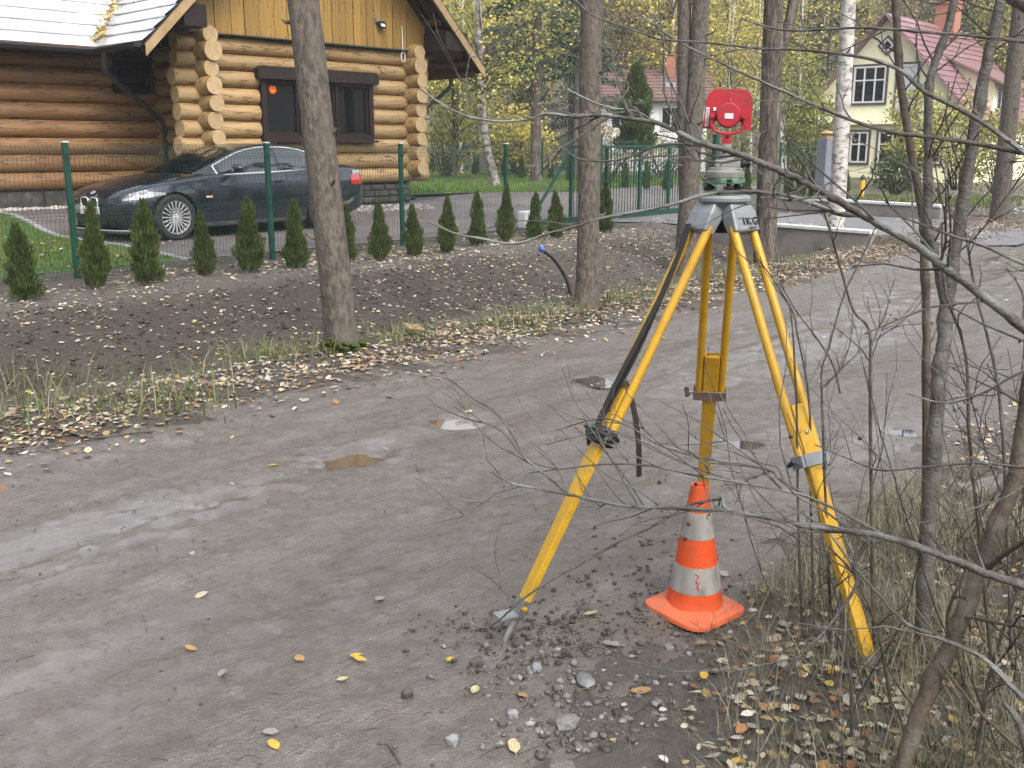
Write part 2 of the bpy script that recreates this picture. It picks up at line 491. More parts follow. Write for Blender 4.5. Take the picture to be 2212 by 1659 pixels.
def soil_material():
    m = bpy.data.materials.new('soil'); m.use_nodes = True
    N = m.node_tree.nodes; L = m.node_tree.links; p = N['Principled BSDF']
    tc = N.new('ShaderNodeTexCoord')
    def nz(scale, detail=6, rough=0.6):
        n = N.new('ShaderNodeTexNoise'); n.inputs['Scale'].default_value = scale; n.inputs['Detail'].default_value = detail
        n.inputs['Roughness'].default_value = rough
        L.new(tc.outputs['Object'], n.inputs['Vector']); return n.outputs[0]
    def mr(v, a, b):
        n = N.new('ShaderNodeMapRange'); n.inputs[1].default_value = a; n.inputs[2].default_value = b
        L.new(v, n.inputs[0]); return n.outputs[0]
    def mix(f, a, b):
        n = N.new('ShaderNodeMix'); n.data_type = 'RGBA'; L.new(f, n.inputs[0])
        for i, c in ((6, a), (7, b)):
            if isinstance(c, tuple): n.inputs[i].default_value = (*c, 1)
            else: L.new(c, n.inputs[i])
        return n.outputs[2]
    litter = mix(mr(nz(34), 0.35, 0.65), (0.085, 0.068, 0.052), (0.165, 0.138, 0.108))
    litter = mix(mr(nz(9), 0.4, 0.7), litter, (0.085, 0.065, 0.05))
    dark = mix(mr(nz(22), 0.3, 0.7), (0.034, 0.026, 0.021), (0.085, 0.066, 0.054))
    light = mix(mr(nz(15), 0.35, 0.65), (0.13, 0.112, 0.097), (0.19, 0.168, 0.148))
    green = mix(mr(nz(20), 0.35, 0.65), (0.055, 0.085, 0.02), (0.10, 0.11, 0.03))
    c = mix(node_attr(N, 'dark'), litter, dark)
    c = mix(node_attr(N, 'light'), c, light)
    c = mix(node_attr(N, 'green'), c, green)
    mud = mix(mr(nz(26, 8, 0.7), 0.35, 0.65), (0.13, 0.108, 0.091), (0.195, 0.17, 0.148))
    c = mix(node_attr(N, 'mud'), c, mud)
    L.new(c, p.inputs['Base Color'])
    p.inputs['Roughness'].default_value = 0.7
    bp = N.new('ShaderNodeBump'); bp.inputs['Strength'].default_value = 1.0; bp.inputs['Distance'].default_value = 0.05
    L.new(nz(45, 8, 0.7), bp.inputs['Height']); L.new(bp.outputs[0], p.inputs['Normal'])
    return m

def ground_z(X, Y, Q, S):
    z = terrain(X, Y)
    bank = sstep(Q, 1.4, 2.6) * (1 - sstep(Q, 5.0, 5.8)) * (1 - sstep(S, 6.8, 7.4))
    verge = sstep(Q, 5.0, 5.6) * (1 - sstep(Q, 6.4, 6.9))
    near = sstep(Q, 9.4, 10.0)
    fine = (S > -12) & (S < 20) & (Q > -1) & (Q < 16)
    z = z + np.where(fine, bank * (0.085 * vnoise(X, Y, 1.8, 3, 5, 0.62) + 0.022 * vnoise(X, Y, 12, 8, 2)), 0)
    z = z + np.where(fine, (verge * 0.02 + 0.018) * vnoise(X, Y, 3.0, 5, 4), 0)
    z = z + np.where(fine, near * (0.018 * vnoise(X, Y, 5, 4, 4) + 0.012 * vnoise(X, Y, 24, 6, 2)), 0)
    z = z - 0.05 * sstep(Q, 6.5, 6.9) * (1 - sstep(Q, 9.4, 9.8))               # bed under the road sheet
    yardsheet = (1 - sstep(Q, -0.75, -0.5)) * sstep(Q, -30, -28) * sstep(S, -9, -8) * (1 - sstep(S, 28, 30))
    z = z - 0.06 * yardsheet
    z = z - 0.06 * sstep(S, 7.7, 7.9) * (1 - sstep(S, 11.6, 11.8)) * (Q > -0.7) * (Q < 6.7)
    return z

GQ = lines((-270, -60, 30), (-60, -8, 2.0), (-8, 0, 0.3), (0, 6.9, 0.05), (6.9, 9.2, 0.23), (9.2, 12.2, 0.04), (12.2, 20, 0.5), (20, 80, 10), (80, 200, 40))
GS = lines((-160, -60, 20), (-60, -12, 3), (-12, -9.6, 0.3), (-9.6, -3.0, 0.045), (-3.0, 9, 0.06), (9, 15, 0.15), (15, 60, 1.2), (60, 270, 30))
soil = soil_material()
def a_dark(X, Y, Q, S):
    w = sstep(Q, 1.7, 2.5) * (1 - sstep(Q + 0.25 * vnoise(X, Y, 1.1, 21), 4.5, 5.3)) * (1 - sstep(S, 6.5, 7.5))
    w = w * (1 - 0.45 * sstep(S, 0, 5)) * np.clip(0.85 + 0.4 * vnoise(X, Y, 1.3, 2), 0, 1)
    n = sstep(Q, 9.5, 9.9) * (1 - sstep(Q, 10.3, 10.8)) * 0.2
    return np.clip(w + n, 0, 1)
def a_light(X, Y, Q, S):
    return np.clip(sstep(Q + 0.2 * vnoise(X, Y, 1.5, 9), 0.5, 1.0) * (1 - sstep(Q + 0.35 * vnoise(X, Y, 1.2, 4), 1.5, 2.3)) * 0.9, 0, 1)
def a_green(X, Y, Q, S):
    d = np.hypot(X, Y)
    g = sstep(d, 24, 30) * np.clip(0.5 + 0.6 * vnoise(X, Y, 0.25, 12), 0, 1) * (1 - 0.7 * sstep(d, 55, 70))
    g = g + sstep(Q, 4.5, 5.0) * (1 - sstep(Q, 5.2, 5.6)) * 0.35 * np.clip(vnoise(X, Y, 1.5, 3) + 0.3, 0, 1) * (d < 24)
    return np.clip(g, 0, 1)
ground = link('ground', grid_mesh('ground', GQ, GS, ground_z, soil, {'dark': a_dark, 'light': a_light, 'green': a_green, 'mud': lambda X, Y, Q, S: sstep(Q, 9.3, 9.6) * (1 - sstep(Q, 11.0, 12.0))}))
tag(ground, 'bare brown soil with a ditch along the dirt road', 'ground', kind='structure')

# ---- the dirt road
def road_material():
    m = bpy.data.materials.new('mud_road'); m.use_nodes = True
    N = m.node_tree.nodes; L = m.node_tree.links; p = N['Principled BSDF']
    tc = N.new('ShaderNodeTexCoord')
    mp = N.new('ShaderNodeMapping'); mp.inputs['Rotation'].default_value = (0, 0, -math.atan2(DY, DX)); mp.inputs['Scale'].default_value = (0.28, 1, 1)
    mp.vector_type = 'TEXTURE'; mp.inputs['Scale'].default_value = (3.2, 1, 1); mp.inputs['Rotation'].default_value = (0, 0, math.atan2(DY, DX))
    L.new(tc.outputs['Object'], mp.inputs['Vector'])
    def nz(scale, detail=6, rough=0.6, v=None):
        n = N.new('ShaderNodeTexNoise'); n.inputs['Scale'].default_value = scale; n.inputs['Detail'].default_value = detail
        n.inputs['Roughness'].default_value = rough
        L.new(v or tc.outputs['Object'], n.inputs['Vector']); return n.outputs[0]
    def mr(v, a, b, c=0, d=1):
        n = N.new('ShaderNodeMapRange'); n.inputs[1].default_value = a; n.inputs[2].default_value = b
        n.inputs[3].default_value = c; n.inputs[4].default_value = d
        L.new(v, n.inputs[0]); return n.outputs[0]
    def mix(f, a, b):
        n = N.new('ShaderNodeMix'); n.data_type = 'RGBA'; L.new(f, n.inputs[0])
        for i, c in ((6, a), (7, b)):
            if isinstance(c, tuple): n.inputs[i].default_value = (*c, 1)
            else: L.new(c, n.inputs[i])
        return n.outputs[2]
    def mth(op, a, b):
        n = N.new('ShaderNodeMath'); n.operation = op
        for i, c in enumerate((a, b)):
            if isinstance(c, (int, float)): n.inputs[i].default_value = c
            else: L.new(c, n.inputs[i])
        return n.outputs[0]
    S = mp.outputs[0]
    c = mix(mr(nz(3.0, 7, 0.65, S), 0.35, 0.65), (0.122, 0.097, 0.079), (0.165, 0.140, 0.119))
    c = mix(mr(nz(48, 8, 0.85), 0.44, 0.62), c, (0.062, 0.047, 0.037))
    c = mix(mr(nz(24, 8, 0.75), 0.52, 0.72), c, (0.215, 0.195, 0.172))
    c = mix(mr(nz(1.6, 6, 0.7, S), 0.48, 0.64), c, (0.10, 0.074, 0.056))
    c = mix(mr(nz(3.1, 6, 0.7), 0.55, 0.75), c, (0.185, 0.162, 0.14))
    # fine dark chips (needles, grit) scattered in the mud
    v = N.new('ShaderNodeTexVoronoi'); v.inputs['Scale'].default_value = 48; L.new(S, v.inputs['Vector'])
    c = mix(mr(v.outputs['Distance'], 0.20, 0.07, 0.0, 0.85), c, (0.05, 0.04, 0.034))
    wet = mth('MULTIPLY', node_attr(N, 'wet'), mr(nz(5, 6, 0.65, S), 0.18, 0.46))
    c = mix(mth('MULTIPLY', wet, 0.45), c, (0.10, 0.092, 0.086))
    L.new(c, p.inputs['Base Color'])
    r = mth('SUBTRACT', mr(nz(8, 6, 0.7, S), 0.3, 0.7, 0.40, 0.58), mth('MULTIPLY', wet, 0.44))
    L.new(r, p.inputs['Roughness'])
    p.inputs['Specular IOR Level'].default_value = 1.0
    h = mth('ADD', mth('MULTIPLY', nz(30, 8, 0.7, S), 0.8), mth('MULTIPLY', nz(110, 5, 0.6), 0.5))
    bp = N.new('ShaderNodeBump'); bp.inputs['Distance'].default_value = 0.045
    L.new(mr(wet, 0, 1, 0.8, 0.12), bp.inputs['Strength'])
    L.new(h, bp.inputs['Height']); L.new(bp.outputs[0], p.inputs['Normal'])
    return m

def road_z(X, Y, Q, S):
    z = terrain(X, Y) + 0.004
    rut = lambda c, w: np.exp(-((Q + 0.12 * vnoise(S, S * 0, 0.35, 31) - c) / w) ** 2)
    SB = S * 0.07
    z = z + np.where((S > -14) & (S < 20), 0.012 * vnoise(SB, Q, 3.0, 61, 3, 0.7) + 0.005 * vnoise(SB * 2.5, Q, 11, 62, 2), 0)
    z = z - 0.020 * rut(7.15, 0.3) - 0.022 * rut(8.55, 0.33) - 0.012 * rut(7.75, .1)
    SA = S * 0.3
    fine = (S > -12) & (S < 14)
    z = z + np.where(fine, 0.010 * vnoise(SA, Q, 2.4, 14, 4) + 0.009 * vnoise(SA * 1.6, Q, 12, 19, 4, 0.65) + 0.012 * vnoise(X, Y, 15, 23, 4, 0.85), 0)
    w = 0.18 * vnoise(X, Y, 1.4, 40, 4)
    z = z - 0.05 * sstep(Q + w, 9.8, 10.25) - 0.05 * (1 - sstep(Q + w, 6.0, 6.45))
    return z
def a_wet(X, Y, Q, S):
    w = np.zeros_like(X)
    for dx_, dy_, ra, rb, k in [(1650, 710, .5, .14, 1.2), (1720, 690, .5, .12, 1.2), (1285, 832, .3, .12, 1.1), (120, 1200, .9, .30, 1.2), (330, 1140, .8, .22, 1.0), (560, 1070, .7, .12, .7), (80, 1480, 1.2, .22, .5), (250, 1560, 1.2, .16, .4),
                               (1900, 690, 4.5, .6, .9), (2100, 600, 4.5, .55, 1.0), (1750, 780, 1.5, .22, .8), (1500, 800, 1.2, .2, .5), (1950, 950, .7, .2, .8),
                               (1620, 970, .5, .14, .9), (1400, 760, 2, .14, .5), (742, 990, .45, .2, .8), (962, 915, .4, .15, .7)]:
        r_ = ray(dx_, dy_); t_ = -CAM_H / r_.z
        u = (X - r_.x * t_) * DX + (Y - r_.y * t_) * DY; v = (X - r_.x * t_) * NX + (Y - r_.y * t_) * NY
        w = np.maximum(w, k * np.exp(-(u / ra) ** 2 - (v / rb) ** 2))
    for px_, py_, ra, rb, dp in PUDDLES:
        w = np.maximum(w, 0.9 * np.exp(-((X - px_) / (ra * 2)) ** 2 - ((Y - py_) / (rb * 2)) ** 2))
    base = 0.32 + 0.22 * vnoise(S * 0.25, Q, 1.2, 55)
    return np.clip(w * 1.25 + base, 0, 1)
RQ = lines((5.7, 10.65, 0.035))
RS = lines((-40, -12, 1.5), (-12, -9.8, 0.2), (-9.8, -2.5, 0.035), (-2.5, 6, 0.06), (6, 16, 0.15), (16, 60, 1.0))
road = link('road', grid_mesh('road', RQ, RS, road_z, road_material(), {'wet': a_wet}))
tag(road, 'wet rutted dirt road running past the fence', 'road', kind='structure')

# ---- puddles
def water_mat(name, c, rough=0.03):
    return mat(name, c, tuple(x * 0.8 for x in c), scale=14, rough=rough, spec=0.8)
w_brown = water_mat('muddy_water', (0.14, 0.10, 0.062))
w_dark = water_mat('dark_water', (0.06, 0.052, 0.045), 0.015)
for i, (px_, py_, ra, rb, dp) in enumerate(PUDDLES):
    q_, s_ = qs(px_, py_)
    zz = float(road_z(np.array([px_]), np.array([py_]), np.array([q_]), np.array([s_]))[0]) + dp * 0.42
    n = 40; vs = [(px_, py_, zz)]
    for k in range(n):
        th = 2 * math.pi * k / n
        rr = 1.45 + 0.22 * noise.noise(Vector((math.cos(th) * 1.7 + i * 9, math.sin(th) * 1.7, 0))) + 0.08 * math.sin(5 * th + i)
        vs.append((px_ + ra * rr * math.cos(th), py_ + rb * rr * math.sin(th), zz))
    b = MB().add(vs, [(0, k + 1, (k + 1) % n + 1) for k in range(n)])
    tag(b.build('puddle', w_brown if i in (0, 1) else w_dark), kind='structure')

# ---- asphalt yard and driveway
def poly_sheet(name, pts, material, lift=0.0, step=0.35, inset=0.0):
    """a sheet that follows the ground inside a convex-ish outline"""
    bm = bmesh.new()
    vs = [bm.verts.new((x, y, 0)) for x, y in pts]
    bm.faces.new(vs)
    xs = [p[0] for p in pts]; ys = [p[1] for p in pts]
    for ax, lo, hi in ((0, min(xs), max(xs)), (1, min(ys), max(ys))):
        v = lo + step
        while v < hi:
            no = Vector((1, 0, 0)) if ax == 0 else Vector((0, 1, 0))
            bmesh.ops.bisect_plane(bm, geom=bm.verts[:] + bm.edges[:] + bm.faces[:], plane_co=no * v, plane_no=no)
            v += step
    co = np.array([v.co[:2] for v in bm.verts])
    zz = terrain(co[:, 0], co[:, 1]) + lift
    for v, z in zip(bm.verts, zz):
        v.co.z = z
    bmesh.ops.recalc_face_normals(bm, faces=bm.faces)
    me = bpy.data.meshes.new(name); bm.to_mesh(me); bm.free()
    if me.polygons[0].normal.z < 0: me.flip_normals()
    me.materials.append(material)
    me.polygons.foreach_set('use_smooth', [True] * len(me.polygons))
    return link(name, me)

M['asphalt'] = mat('asphalt', (0.15, 0.125, 0.125), (0.115, 0.095, 0.093), scale=1.6, rough=0.6, bump=0.35, bscale=90, c3=(0.17, 0.15, 0.148), scale3=0.7)
M['asphalt_drive'] = mat('asphalt_drive', (0.165, 0.163, 0.17), (0.135, 0.132, 0.138), scale=1.8, rough=0.55, bump=0.3, bscale=90)
e1 = hit(925, 428); e2 = hit(1060, 417); e3 = hit(1240, 407); e4 = hit(1455, 399); e5 = hit(1640, 402)
house_side = [wp(-7.2, -0.6)]
yard_pts = [wp(-0.55, -0.9), wp(-0.55, 7.8), wp(-0.55, 13.0), (e5.x, e5.y), (e4.x, e4.y), (e3.x, e3.y), (e2.x, e2.y), (e1.x, e1.y),
            wp(-5.6, 6.0), wp(-6.8, -0.9)]
yard = poly_sheet('yard_paving', yard_pts, M['asphalt'], 0.004)
tag(yard, 'brownish asphalt yard the dark car is parked on', 'paving', kind='structure')
drive = poly_sheet('driveway', [wp(-0.54, 7.62), wp(6.5, 7.62), wp(7.2, 8.4), wp(7.2, 11.0), wp(6.4, 11.85), wp(-0.54, 11.85)], M['asphalt_drive'], 0.012, 0.4)
tag(drive, 'grey asphalt driveway crossing the ditch to the gate', 'driveway', kind='structure')
drive2 = poly_sheet('driveway', [wp(-0.553, -0.9), wp(-0.553, -0.95), wp(-0.56, -0.95), wp(-0.56, -0.9)], M['asphalt_drive'], 0.0, 0.4)
bpy.data.objects.remove(drive2)

# ---- lawns (soil sheets under grass blades)
M['lawn'] = mat('lawn', (0.065, 0.12, 0.018), (0.045, 0.085, 0.014), scale=14, rough=0.9, bump=0.6, bscale=60, c3=(0.14, 0.12, 0.04), scale3=1.3)
lawn = poly_sheet('lawn', [wp(-0.5, -1.02), wp(-0.5, -8.5), wp(-7.2, -8.5), wp(-6.6, -1.02)], M['lawn'], 0.006, 0.5)
tag(lawn, 'patchy green lawn behind the mesh fence', 'lawn', kind='structure')
l1 = hit(905, 376); l2 = hit(1180, 388); l3 = hit(1500, 392); l4 = hit(1640, 398)
back_lawn = poly_sheet('lawn', [(e1.x - .6, e1.y + .3), (e2.x, e2.y + .02), (e3.x, e3.y + .02), (e4.x, e4.y + .02), (e5.x, e5.y + .02), (e5.x + 3, e5.y + 9), (l3.x, l3.y + 4), (l2.x, l2.y + 6), (l1.x, l1.y + 8), (l1.x - 4, l1.y + 2)], M['lawn'], 0.012, 0.8)
tag(back_lawn, 'green lawn between the asphalt yard and the back hedge', 'lawn', kind='structure')

# ---- kerb stones between lawn and yard
M['kerb'] = mat('kerb', (0.3, 0.3, 0.3), (0.22, 0.22, 0.22), scale=8, rough=0.8, bump=0.2)
kerb = thing('kerb', 'pale concrete kerb between lawn and asphalt yard', 'kerb', (*wp(-3.5, -0.96), tz(*wp(-3.5, -0.96))))
qk = -0.6
while qk > -6.4:
    a = wp(qk, -0.96); b_ = wp(qk - 0.485, -0.96)
    MB().bar((a[0], a[1], tz(*a) - 0.02), (b_[0], b_[1], tz(*b_) - 0.02), 0.10, 0.09).build('kerb_stone', M['kerb'], kerb, bevel=0.008)
    qk -= 0.5

# ---- culvert head walls on both sides of the driveway
def head_wall(q0, q1, s, zt0, zt1, zb, label):
    p = wp(q0, s); r = wp(q1, s)
    t = thing('head_wall', label, 'retaining wall', (p[0], p[1], zt0))
    y = Vector((DX, DY, 0)) * 0.11
    P = Vector((p[0], p[1], 0)); R = Vector((r[0], r[1], 0))
    poly = [P + Vector((0, 0, zb)) - y, R + Vector((0, 0, zb)) - y, R + Vector((0, 0, zt1)) - y, P + Vector((0, 0, zt0)) - y]
    MB().prism(poly, y * 2).build('wall_slab', M['concrete'], t)
    MB().bar(P + Vector((0, 0, zt0 + 0.026)), R + Vector((0, 0, zt1 + 0.026)), 0.27, 0.05).build('coping', M['coping'], t, bevel=0.006)
    return t
head_wall(2.1, 5.35, 7.45, 0.24, 0.17, -0.7, 'grey concrete culvert wall with white coping beside the birch')
head_wall(1.4, 4.9, 12.05, 0.42, 0.36, -0.2, 'grey concrete driveway wall with white coping on the far side')
# ================================================================ log house
PAD = 0.40
HX, HY = -5.62, 18.8
HANG = math.atan2(0.7276, 0.686)
house = thing('log_house', 'yellow round-log house with board gable and pale metal roof', 'house', (HX, HY, PAD), HANG)
# local frame: x along the gable wall (away to the right), y into the house, z up
PITCH_L = 0.30
Z0 = 0.36
NCOURSE = 9

def log_part(p, q, r, parent=house, name='log', m='log'):
    """a round log from p to q; its object lies along its own x axis"""
    p = Vector(p); q = Vector(q); L_ = (q - p).length
    b = MB()
    k = max(4, int(L_ / 0.7)); n = 14
    pts = [(L_ * i / k, random.uniform(-.006, .006), random.uniform(-.005, .005)) for i in range(k + 1)]
    b.tube(pts, [r * random.uniform(0.96, 1.04) for _ in pts], n, 0, True, 1)
    me = b.mesh(name, [M[m], M['log_end']], smooth=55)
    o = link(name, me, parent)
    o.location = p
    o.rotation_euler = (0, -math.asin((q.z - p.z) / L_), math.atan2(q.y - p.y, q.x - p.x))
    return o
def cut_log_end(x, y, z, yend, r):
    """the projecting end of a wall log, tapered with an axe"""
    b = MB()
    n = 16
    prof = [(y, r * 1.02), (y - 0.10, r * 1.02), (yend + 0.16, r * 1.08), (yend, r * 0.9)]
    b.tube([(0, p_[0] - y, 0) for p_ in prof], [p_[1] for p_ in prof], n, 0, True, 1)
    me = b.mesh('log_end', [M['log'], M['log_end']], smooth=45)
    o = link('log_end', me, house); o.location = (x, y, z)
    return o
GW = 4.94
WIN = (1.15, 3.82, 1.22, 2.5)
for i in range(NCOURSE):
    z = Z0 + PITCH_L * (i + 0.5)
    r = 0.158 + random.uniform(-.006, .006)
    # gable wall: pieces on both sides of the window
    if WIN[2] - 0.10 < z < WIN[3] - 0.02:
        log_part((-0.52 + random.uniform(-.05, .05), 0, z), (WIN[0] - 0.01, 0, z), r)
        log_part((WIN[1] + 0.01, 0, z), (GW + 0.42 + random.uniform(-.05, .05), 0, z), r)
    else:
        log_part((-0.52 + random.uniform(-.05, .05), 0, z), (GW + 0.42 + random.uniform(-.05, .05), 0, z), r)
    # cross-wall logs whose ends project at both corners
    zc = z - PITCH_L * 0.5
    rr = random.uniform(0.165, 0.20) if i % 2 == 0 else random.uniform(0.145, 0.17)
    for xc in (0.02, GW - 0.02):
        if i > 0:
            cut_log_end(xc + random.uniform(-.02, .02), 0.0, zc, -0.44 + random.uniform(-.05, .05), rr)
    log_part((0.0, -0.05, zc if i > 0 else zc + 0.12), (0.0, 1.5, zc if i > 0 else zc + 0.12), 0.15)      # side wall back to the wing
    log_part((GW, -0.05, zc if i > 0 else zc + .12), (GW, 4.6, zc if i > 0 else zc + .12), 0.15)
for xc in (0.02, GW - 0.02):
    cut_log_end(xc, 0.0, Z0 + PITCH_L * NCOURSE - 0.03, -0.42, 0.165)
# wing wall, set back
WB = 1.55
SW = (-0.96, -0.19, 2.05, 2.72)
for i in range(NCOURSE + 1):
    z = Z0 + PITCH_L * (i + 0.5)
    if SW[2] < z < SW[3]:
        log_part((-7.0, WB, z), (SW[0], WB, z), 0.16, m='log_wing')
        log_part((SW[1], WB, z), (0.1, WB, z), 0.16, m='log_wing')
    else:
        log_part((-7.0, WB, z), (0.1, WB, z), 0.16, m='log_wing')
# inner core behind the logs
core = MB().box((GW / 2, 2.35, 1.75), (GW - 0.1, 4.5, 2.9)).box((-3.4, 3.4, 1.75), (7.0, 3.8, 2.9)).build('wall_core', M['dark_wood'], house, local=True)
# stone foundation
def stones_row(x0, x1, y, face):
    x = x0
    while x < x1:
        for (za, zb) in ((-0.25, 0.05), (0.05, 0.19), (0.19, 0.345)):
            pass
        x += 1
fnd = MB().box((GW / 2, 2.3, 0.03), (GW - 0.06, 4.6, 0.58)).box((-3.5, 3.4, 0.03), (7.0, 3.85, 0.58)).build('foundation', M['stone_base'], house, local=True)
def stone_course(p0, p1, zlo, zhi, out):
    p0 = Vector(p0); p1 = Vector(p1); L_ = (p1 - p0).length; t = (p1 - p0) / L_
    x = 0.0
    while x < L_:
        w = min(random.uniform(0.22, 0.45), L_ - x)
        if w < 0.05: break
        c = p0 + t * (x + w / 2)
        b = MB().box((c.x + out[0] * 0.02, c.y + out[1] * 0.02, (zlo + zhi) / 2), (w - 0.02 if abs(t.x) > 0.5 else 0.09, 0.09 if abs(t.x) > 0.5 else w - 0.02, zhi - zlo - 0.018))
        b.build('foundation_stone', M['stone_base'], fnd, local=True, bevel=0.015)
        x += w
for zlo, zhi in ((-0.06, 0.07), (0.07, 0.2), (0.2, 0.32)):
    stone_course((0.03, 0, 0), (GW - 0.03, 0, 0), zlo, zhi, (0, -1))
    stone_course((-4.6, WB + 0.075, 0), (-0.02, WB + 0.075, 0), zlo, zhi, (0, -1))
# ---- board gable
RZ0, RX0, RX1 = 2.77, -1.48, 6.34        # eaves
RC = (RX0 + RX1) / 2
SL = 1.0
def roof_z(x):
    return RZ0 + (RC - RX0) * SL - abs(x - RC) * SL
GB = Z0 + PITCH_L * NCOURSE + 0.04
x = -0.33
UW = (1.9, 3.05, 4.25, 5.2)
BY = -0.19
while x < 5.26:
    w = random.uniform(0.27, 0.34) if x < 2 else random.uniform(0.15, 0.2)
    w = min(w, 5.28 - x)
    if w < 0.05: break
    ztop0 = roof_z(x) - 0.26; ztop1 = roof_z(x + w) - 0.26
    ov = random.uniform(0, 0.02)
    spans = [(GB - 0.02, None)]
    mid = x + w / 2
    if UW[0] < mid < UW[1]:
        spans = [(GB - 0.02, UW[2]), (UW[3], None)]
    for lo, hi in spans:
        a, c = (ztop0, ztop1) if hi is None else (hi, hi)
        if min(a, c) <= lo + 0.05: continue
        pts = [(0, 0, lo), (w - 0.012, 0, lo), (w - 0.012, 0, c), (0, 0, a)]
        b = MB().prism(pts, (0, 0.035, 0))
        o = b.build('gable_board', M['board'], house, local=True, bevel=0.004)
        o.location = (x, BY - ov, 0)
    x += w
MB().prism([(-0.33, BY + 0.05, GB), (5.27, BY + 0.05, GB), (RC + .2, BY + 0.05, roof_z(RC) - 0.4)], (0, 0.14, 0)).build('gable_backing', M['dark_wood'], house, local=True)
MB().box((2.48, BY - 0.015, GB - 0.035), (5.75, 0.13, 0.025)).build('drip_edge', M['gutter'], house, local=True)
# ---- windows
def window(name, x0, x1, z0, z1, y, mull, fw=0.10, head=False, parent=house):
    wdw = MB().box(((x0 + x1) / 2, y + 0.02, z0 + fw / 2), (x1 - x0, 0.14, fw)).box(((x0 + x1) / 2, y + 0.02, z1 - fw / 2), (x1 - x0, 0.14, fw)) \
        .box((x0 + fw / 2, y + 0.02, (z0 + z1) / 2), (fw, 0.14, z1 - z0 - 2 * fw)).box((x1 - fw / 2, y + 0.02, (z0 + z1) / 2), (fw, 0.14, z1 - z0 - 2 * fw))
    wdw = wdw.build(name, M['dark_wood'], parent, local=True)
    edges = [x0 + fw] + list(mull) + [x1 - fw]
    for k in range(len(edges) - 1):
        a, b_ = edges[k] + (0.02 if k else 0), edges[k + 1] - (0.02 if k < len(edges) - 2 else 0)
        fr = 0.045
        for (cx_, cz_, dx_, dz_) in (((a + b_) / 2, z0 + fw + fr / 2, b_ - a, fr), ((a + b_) / 2, z1 - fw - fr / 2, b_ - a, fr), (a + fr / 2, (z0 + z1) / 2, fr, z1 - z0 - 2 * fw - 2 * fr), (b_ - fr / 2, (z0 + z1) / 2, fr, z1 - z0 - 2 * fw - 2 * fr)):
            MB().box((cx_, y + 0.045, cz_), (dx_, 0.06, dz_)).build('sash', M['dark_wood'], wdw, local=True)
        MB().box(((a + b_) / 2, y + 0.06, (z0 + z1) / 2), (b_ - a - 2 * fr, 0.012, z1 - z0 - 2 * fw - 2 * fr)).build('pane', M['pane'], wdw, local=True)
    for mx_ in mull:
        MB().box((mx_, y + 0.02, (z0 + z1) / 2), (0.04, 0.1, z1 - z0 - 2 * fw)).build('mullion', M['dark_wood'], wdw, local=True)
    if head:
        MB().prism([(x0 - 0.10, y - 0.13, z1 - 0.04), (x1 + 0.10, y - 0.13, z1 - 0.04), (x1 + 0.10, y - 0.13, z1 + 0.14), (x1 + 0.03, y - 0.13, z1 + 0.19), (x0 - 0.03, y - 0.13, z1 + 0.19), (x0 - 0.10, y - 0.13, z1 + 0.14)], (0, 0.14, 0)).build('head_board', M['dark_wood'], wdw, local=True)
        MB().box(((x0 + x1) / 2, y - 0.05, z0 - 0.02), (x1 - x0 + 0.04, 0.2, 0.045)).build('sill', M['dark_wood'], wdw, local=True)
    return wdw
win = window('window', WIN[0], WIN[1], WIN[2], WIN[3] - 0.12, -0.14, (2.02, 2.9), head=True)
sm = window('window', SW[0], SW[1], SW[2], SW[3], WB - 0.14, (), fw=0.06)
up = window('window', UW[0], UW[1], UW[2], UW[3], BY - 0.03, (), fw=0.08)
# orange sticker on the glass, things on the sill behind it
M['sticker'] = mat('sticker', (0.85, 0.12, 0.01), (0.7, 0.07, 0.01), scale=20, rough=0.5)
M['sticker_mark'] = mat('sticker_mark', (0.9, 0.55, 0.03), rough=0.5)
st = MB().lathe([(0.085, 0), (0.085, 0.004), (0.0, 0.006)], (1.46, -0.092, 2.16), 20, 0, (0, -1, 0)).build('sticker', M['sticker'], win, local=True)
for sx in (-.028, .028):
    MB().prism([(1.46 + sx - .014, -0.102, 2.175), (1.46 + sx + .014, -0.102, 2.175), (1.46 + sx, -0.102, 2.2)], (0, 0.003, 0)).build('sticker_mark', M['sticker_mark'], win, local=True)
MB().prism([(1.46 + .05 * math.cos(a_), -0.102, 2.15 + .03 * math.sin(a_)) for a_ in np.linspace(math.pi, 2 * math.pi, 8)], (0, 0.003, 0)).build('sticker_mark', M['sticker_mark'], win, local=True)
# ---- roof of the gable part
OV = -0.92                                     # front overhang (local y)
def roof_course(p0, p1, up, width, lift, name='roof_tile_row', n=24, amp=0.012):
    """one overlapping row of pressed metal tiles from p0 to p1, reaching up the slope"""
    p0 = Vector(p0); p1 = Vector(p1); up = Vector(up); nrm = (p1 - p0).cross(up).normalized()
    if nrm.z < 0: nrm = -nrm
    b = MB(); vs = []; fs = []
    for i in range(n + 1):
        f = i / n
        w = amp * math.sin(f * n * math.pi) + random.uniform(-.003, .003)
        c = p0.lerp(p1, f)
        vs += [c + nrm * (lift + w) - up * 0.02, c + nrm * (w * 0.3 + 0.004) + up * width, c + nrm * (lift + w - 0.03) - up * 0.02]
    for i in range(n):
        o = i * 3
        fs += [(o, o + 3, o + 4, o + 1), (o, o + 2, o + 5, o + 3)]
    b.add(vs, fs)
    return b.build(name, M['roof_metal'], house, local=True, smooth=35)
YB = 4.6
TH = math.atan(SL)
ROW = 0.30
upL = Vector((math.cos(TH), 0, math.sin(TH)))
upR = Vector((-math.cos(TH), 0, math.sin(TH)))
upW = Vector((0, math.cos(TH), math.sin(TH)))
WE = 0.80                                       # wing eave (local y)
nrow = int((RC - RX0) / math.cos(TH) / ROW)
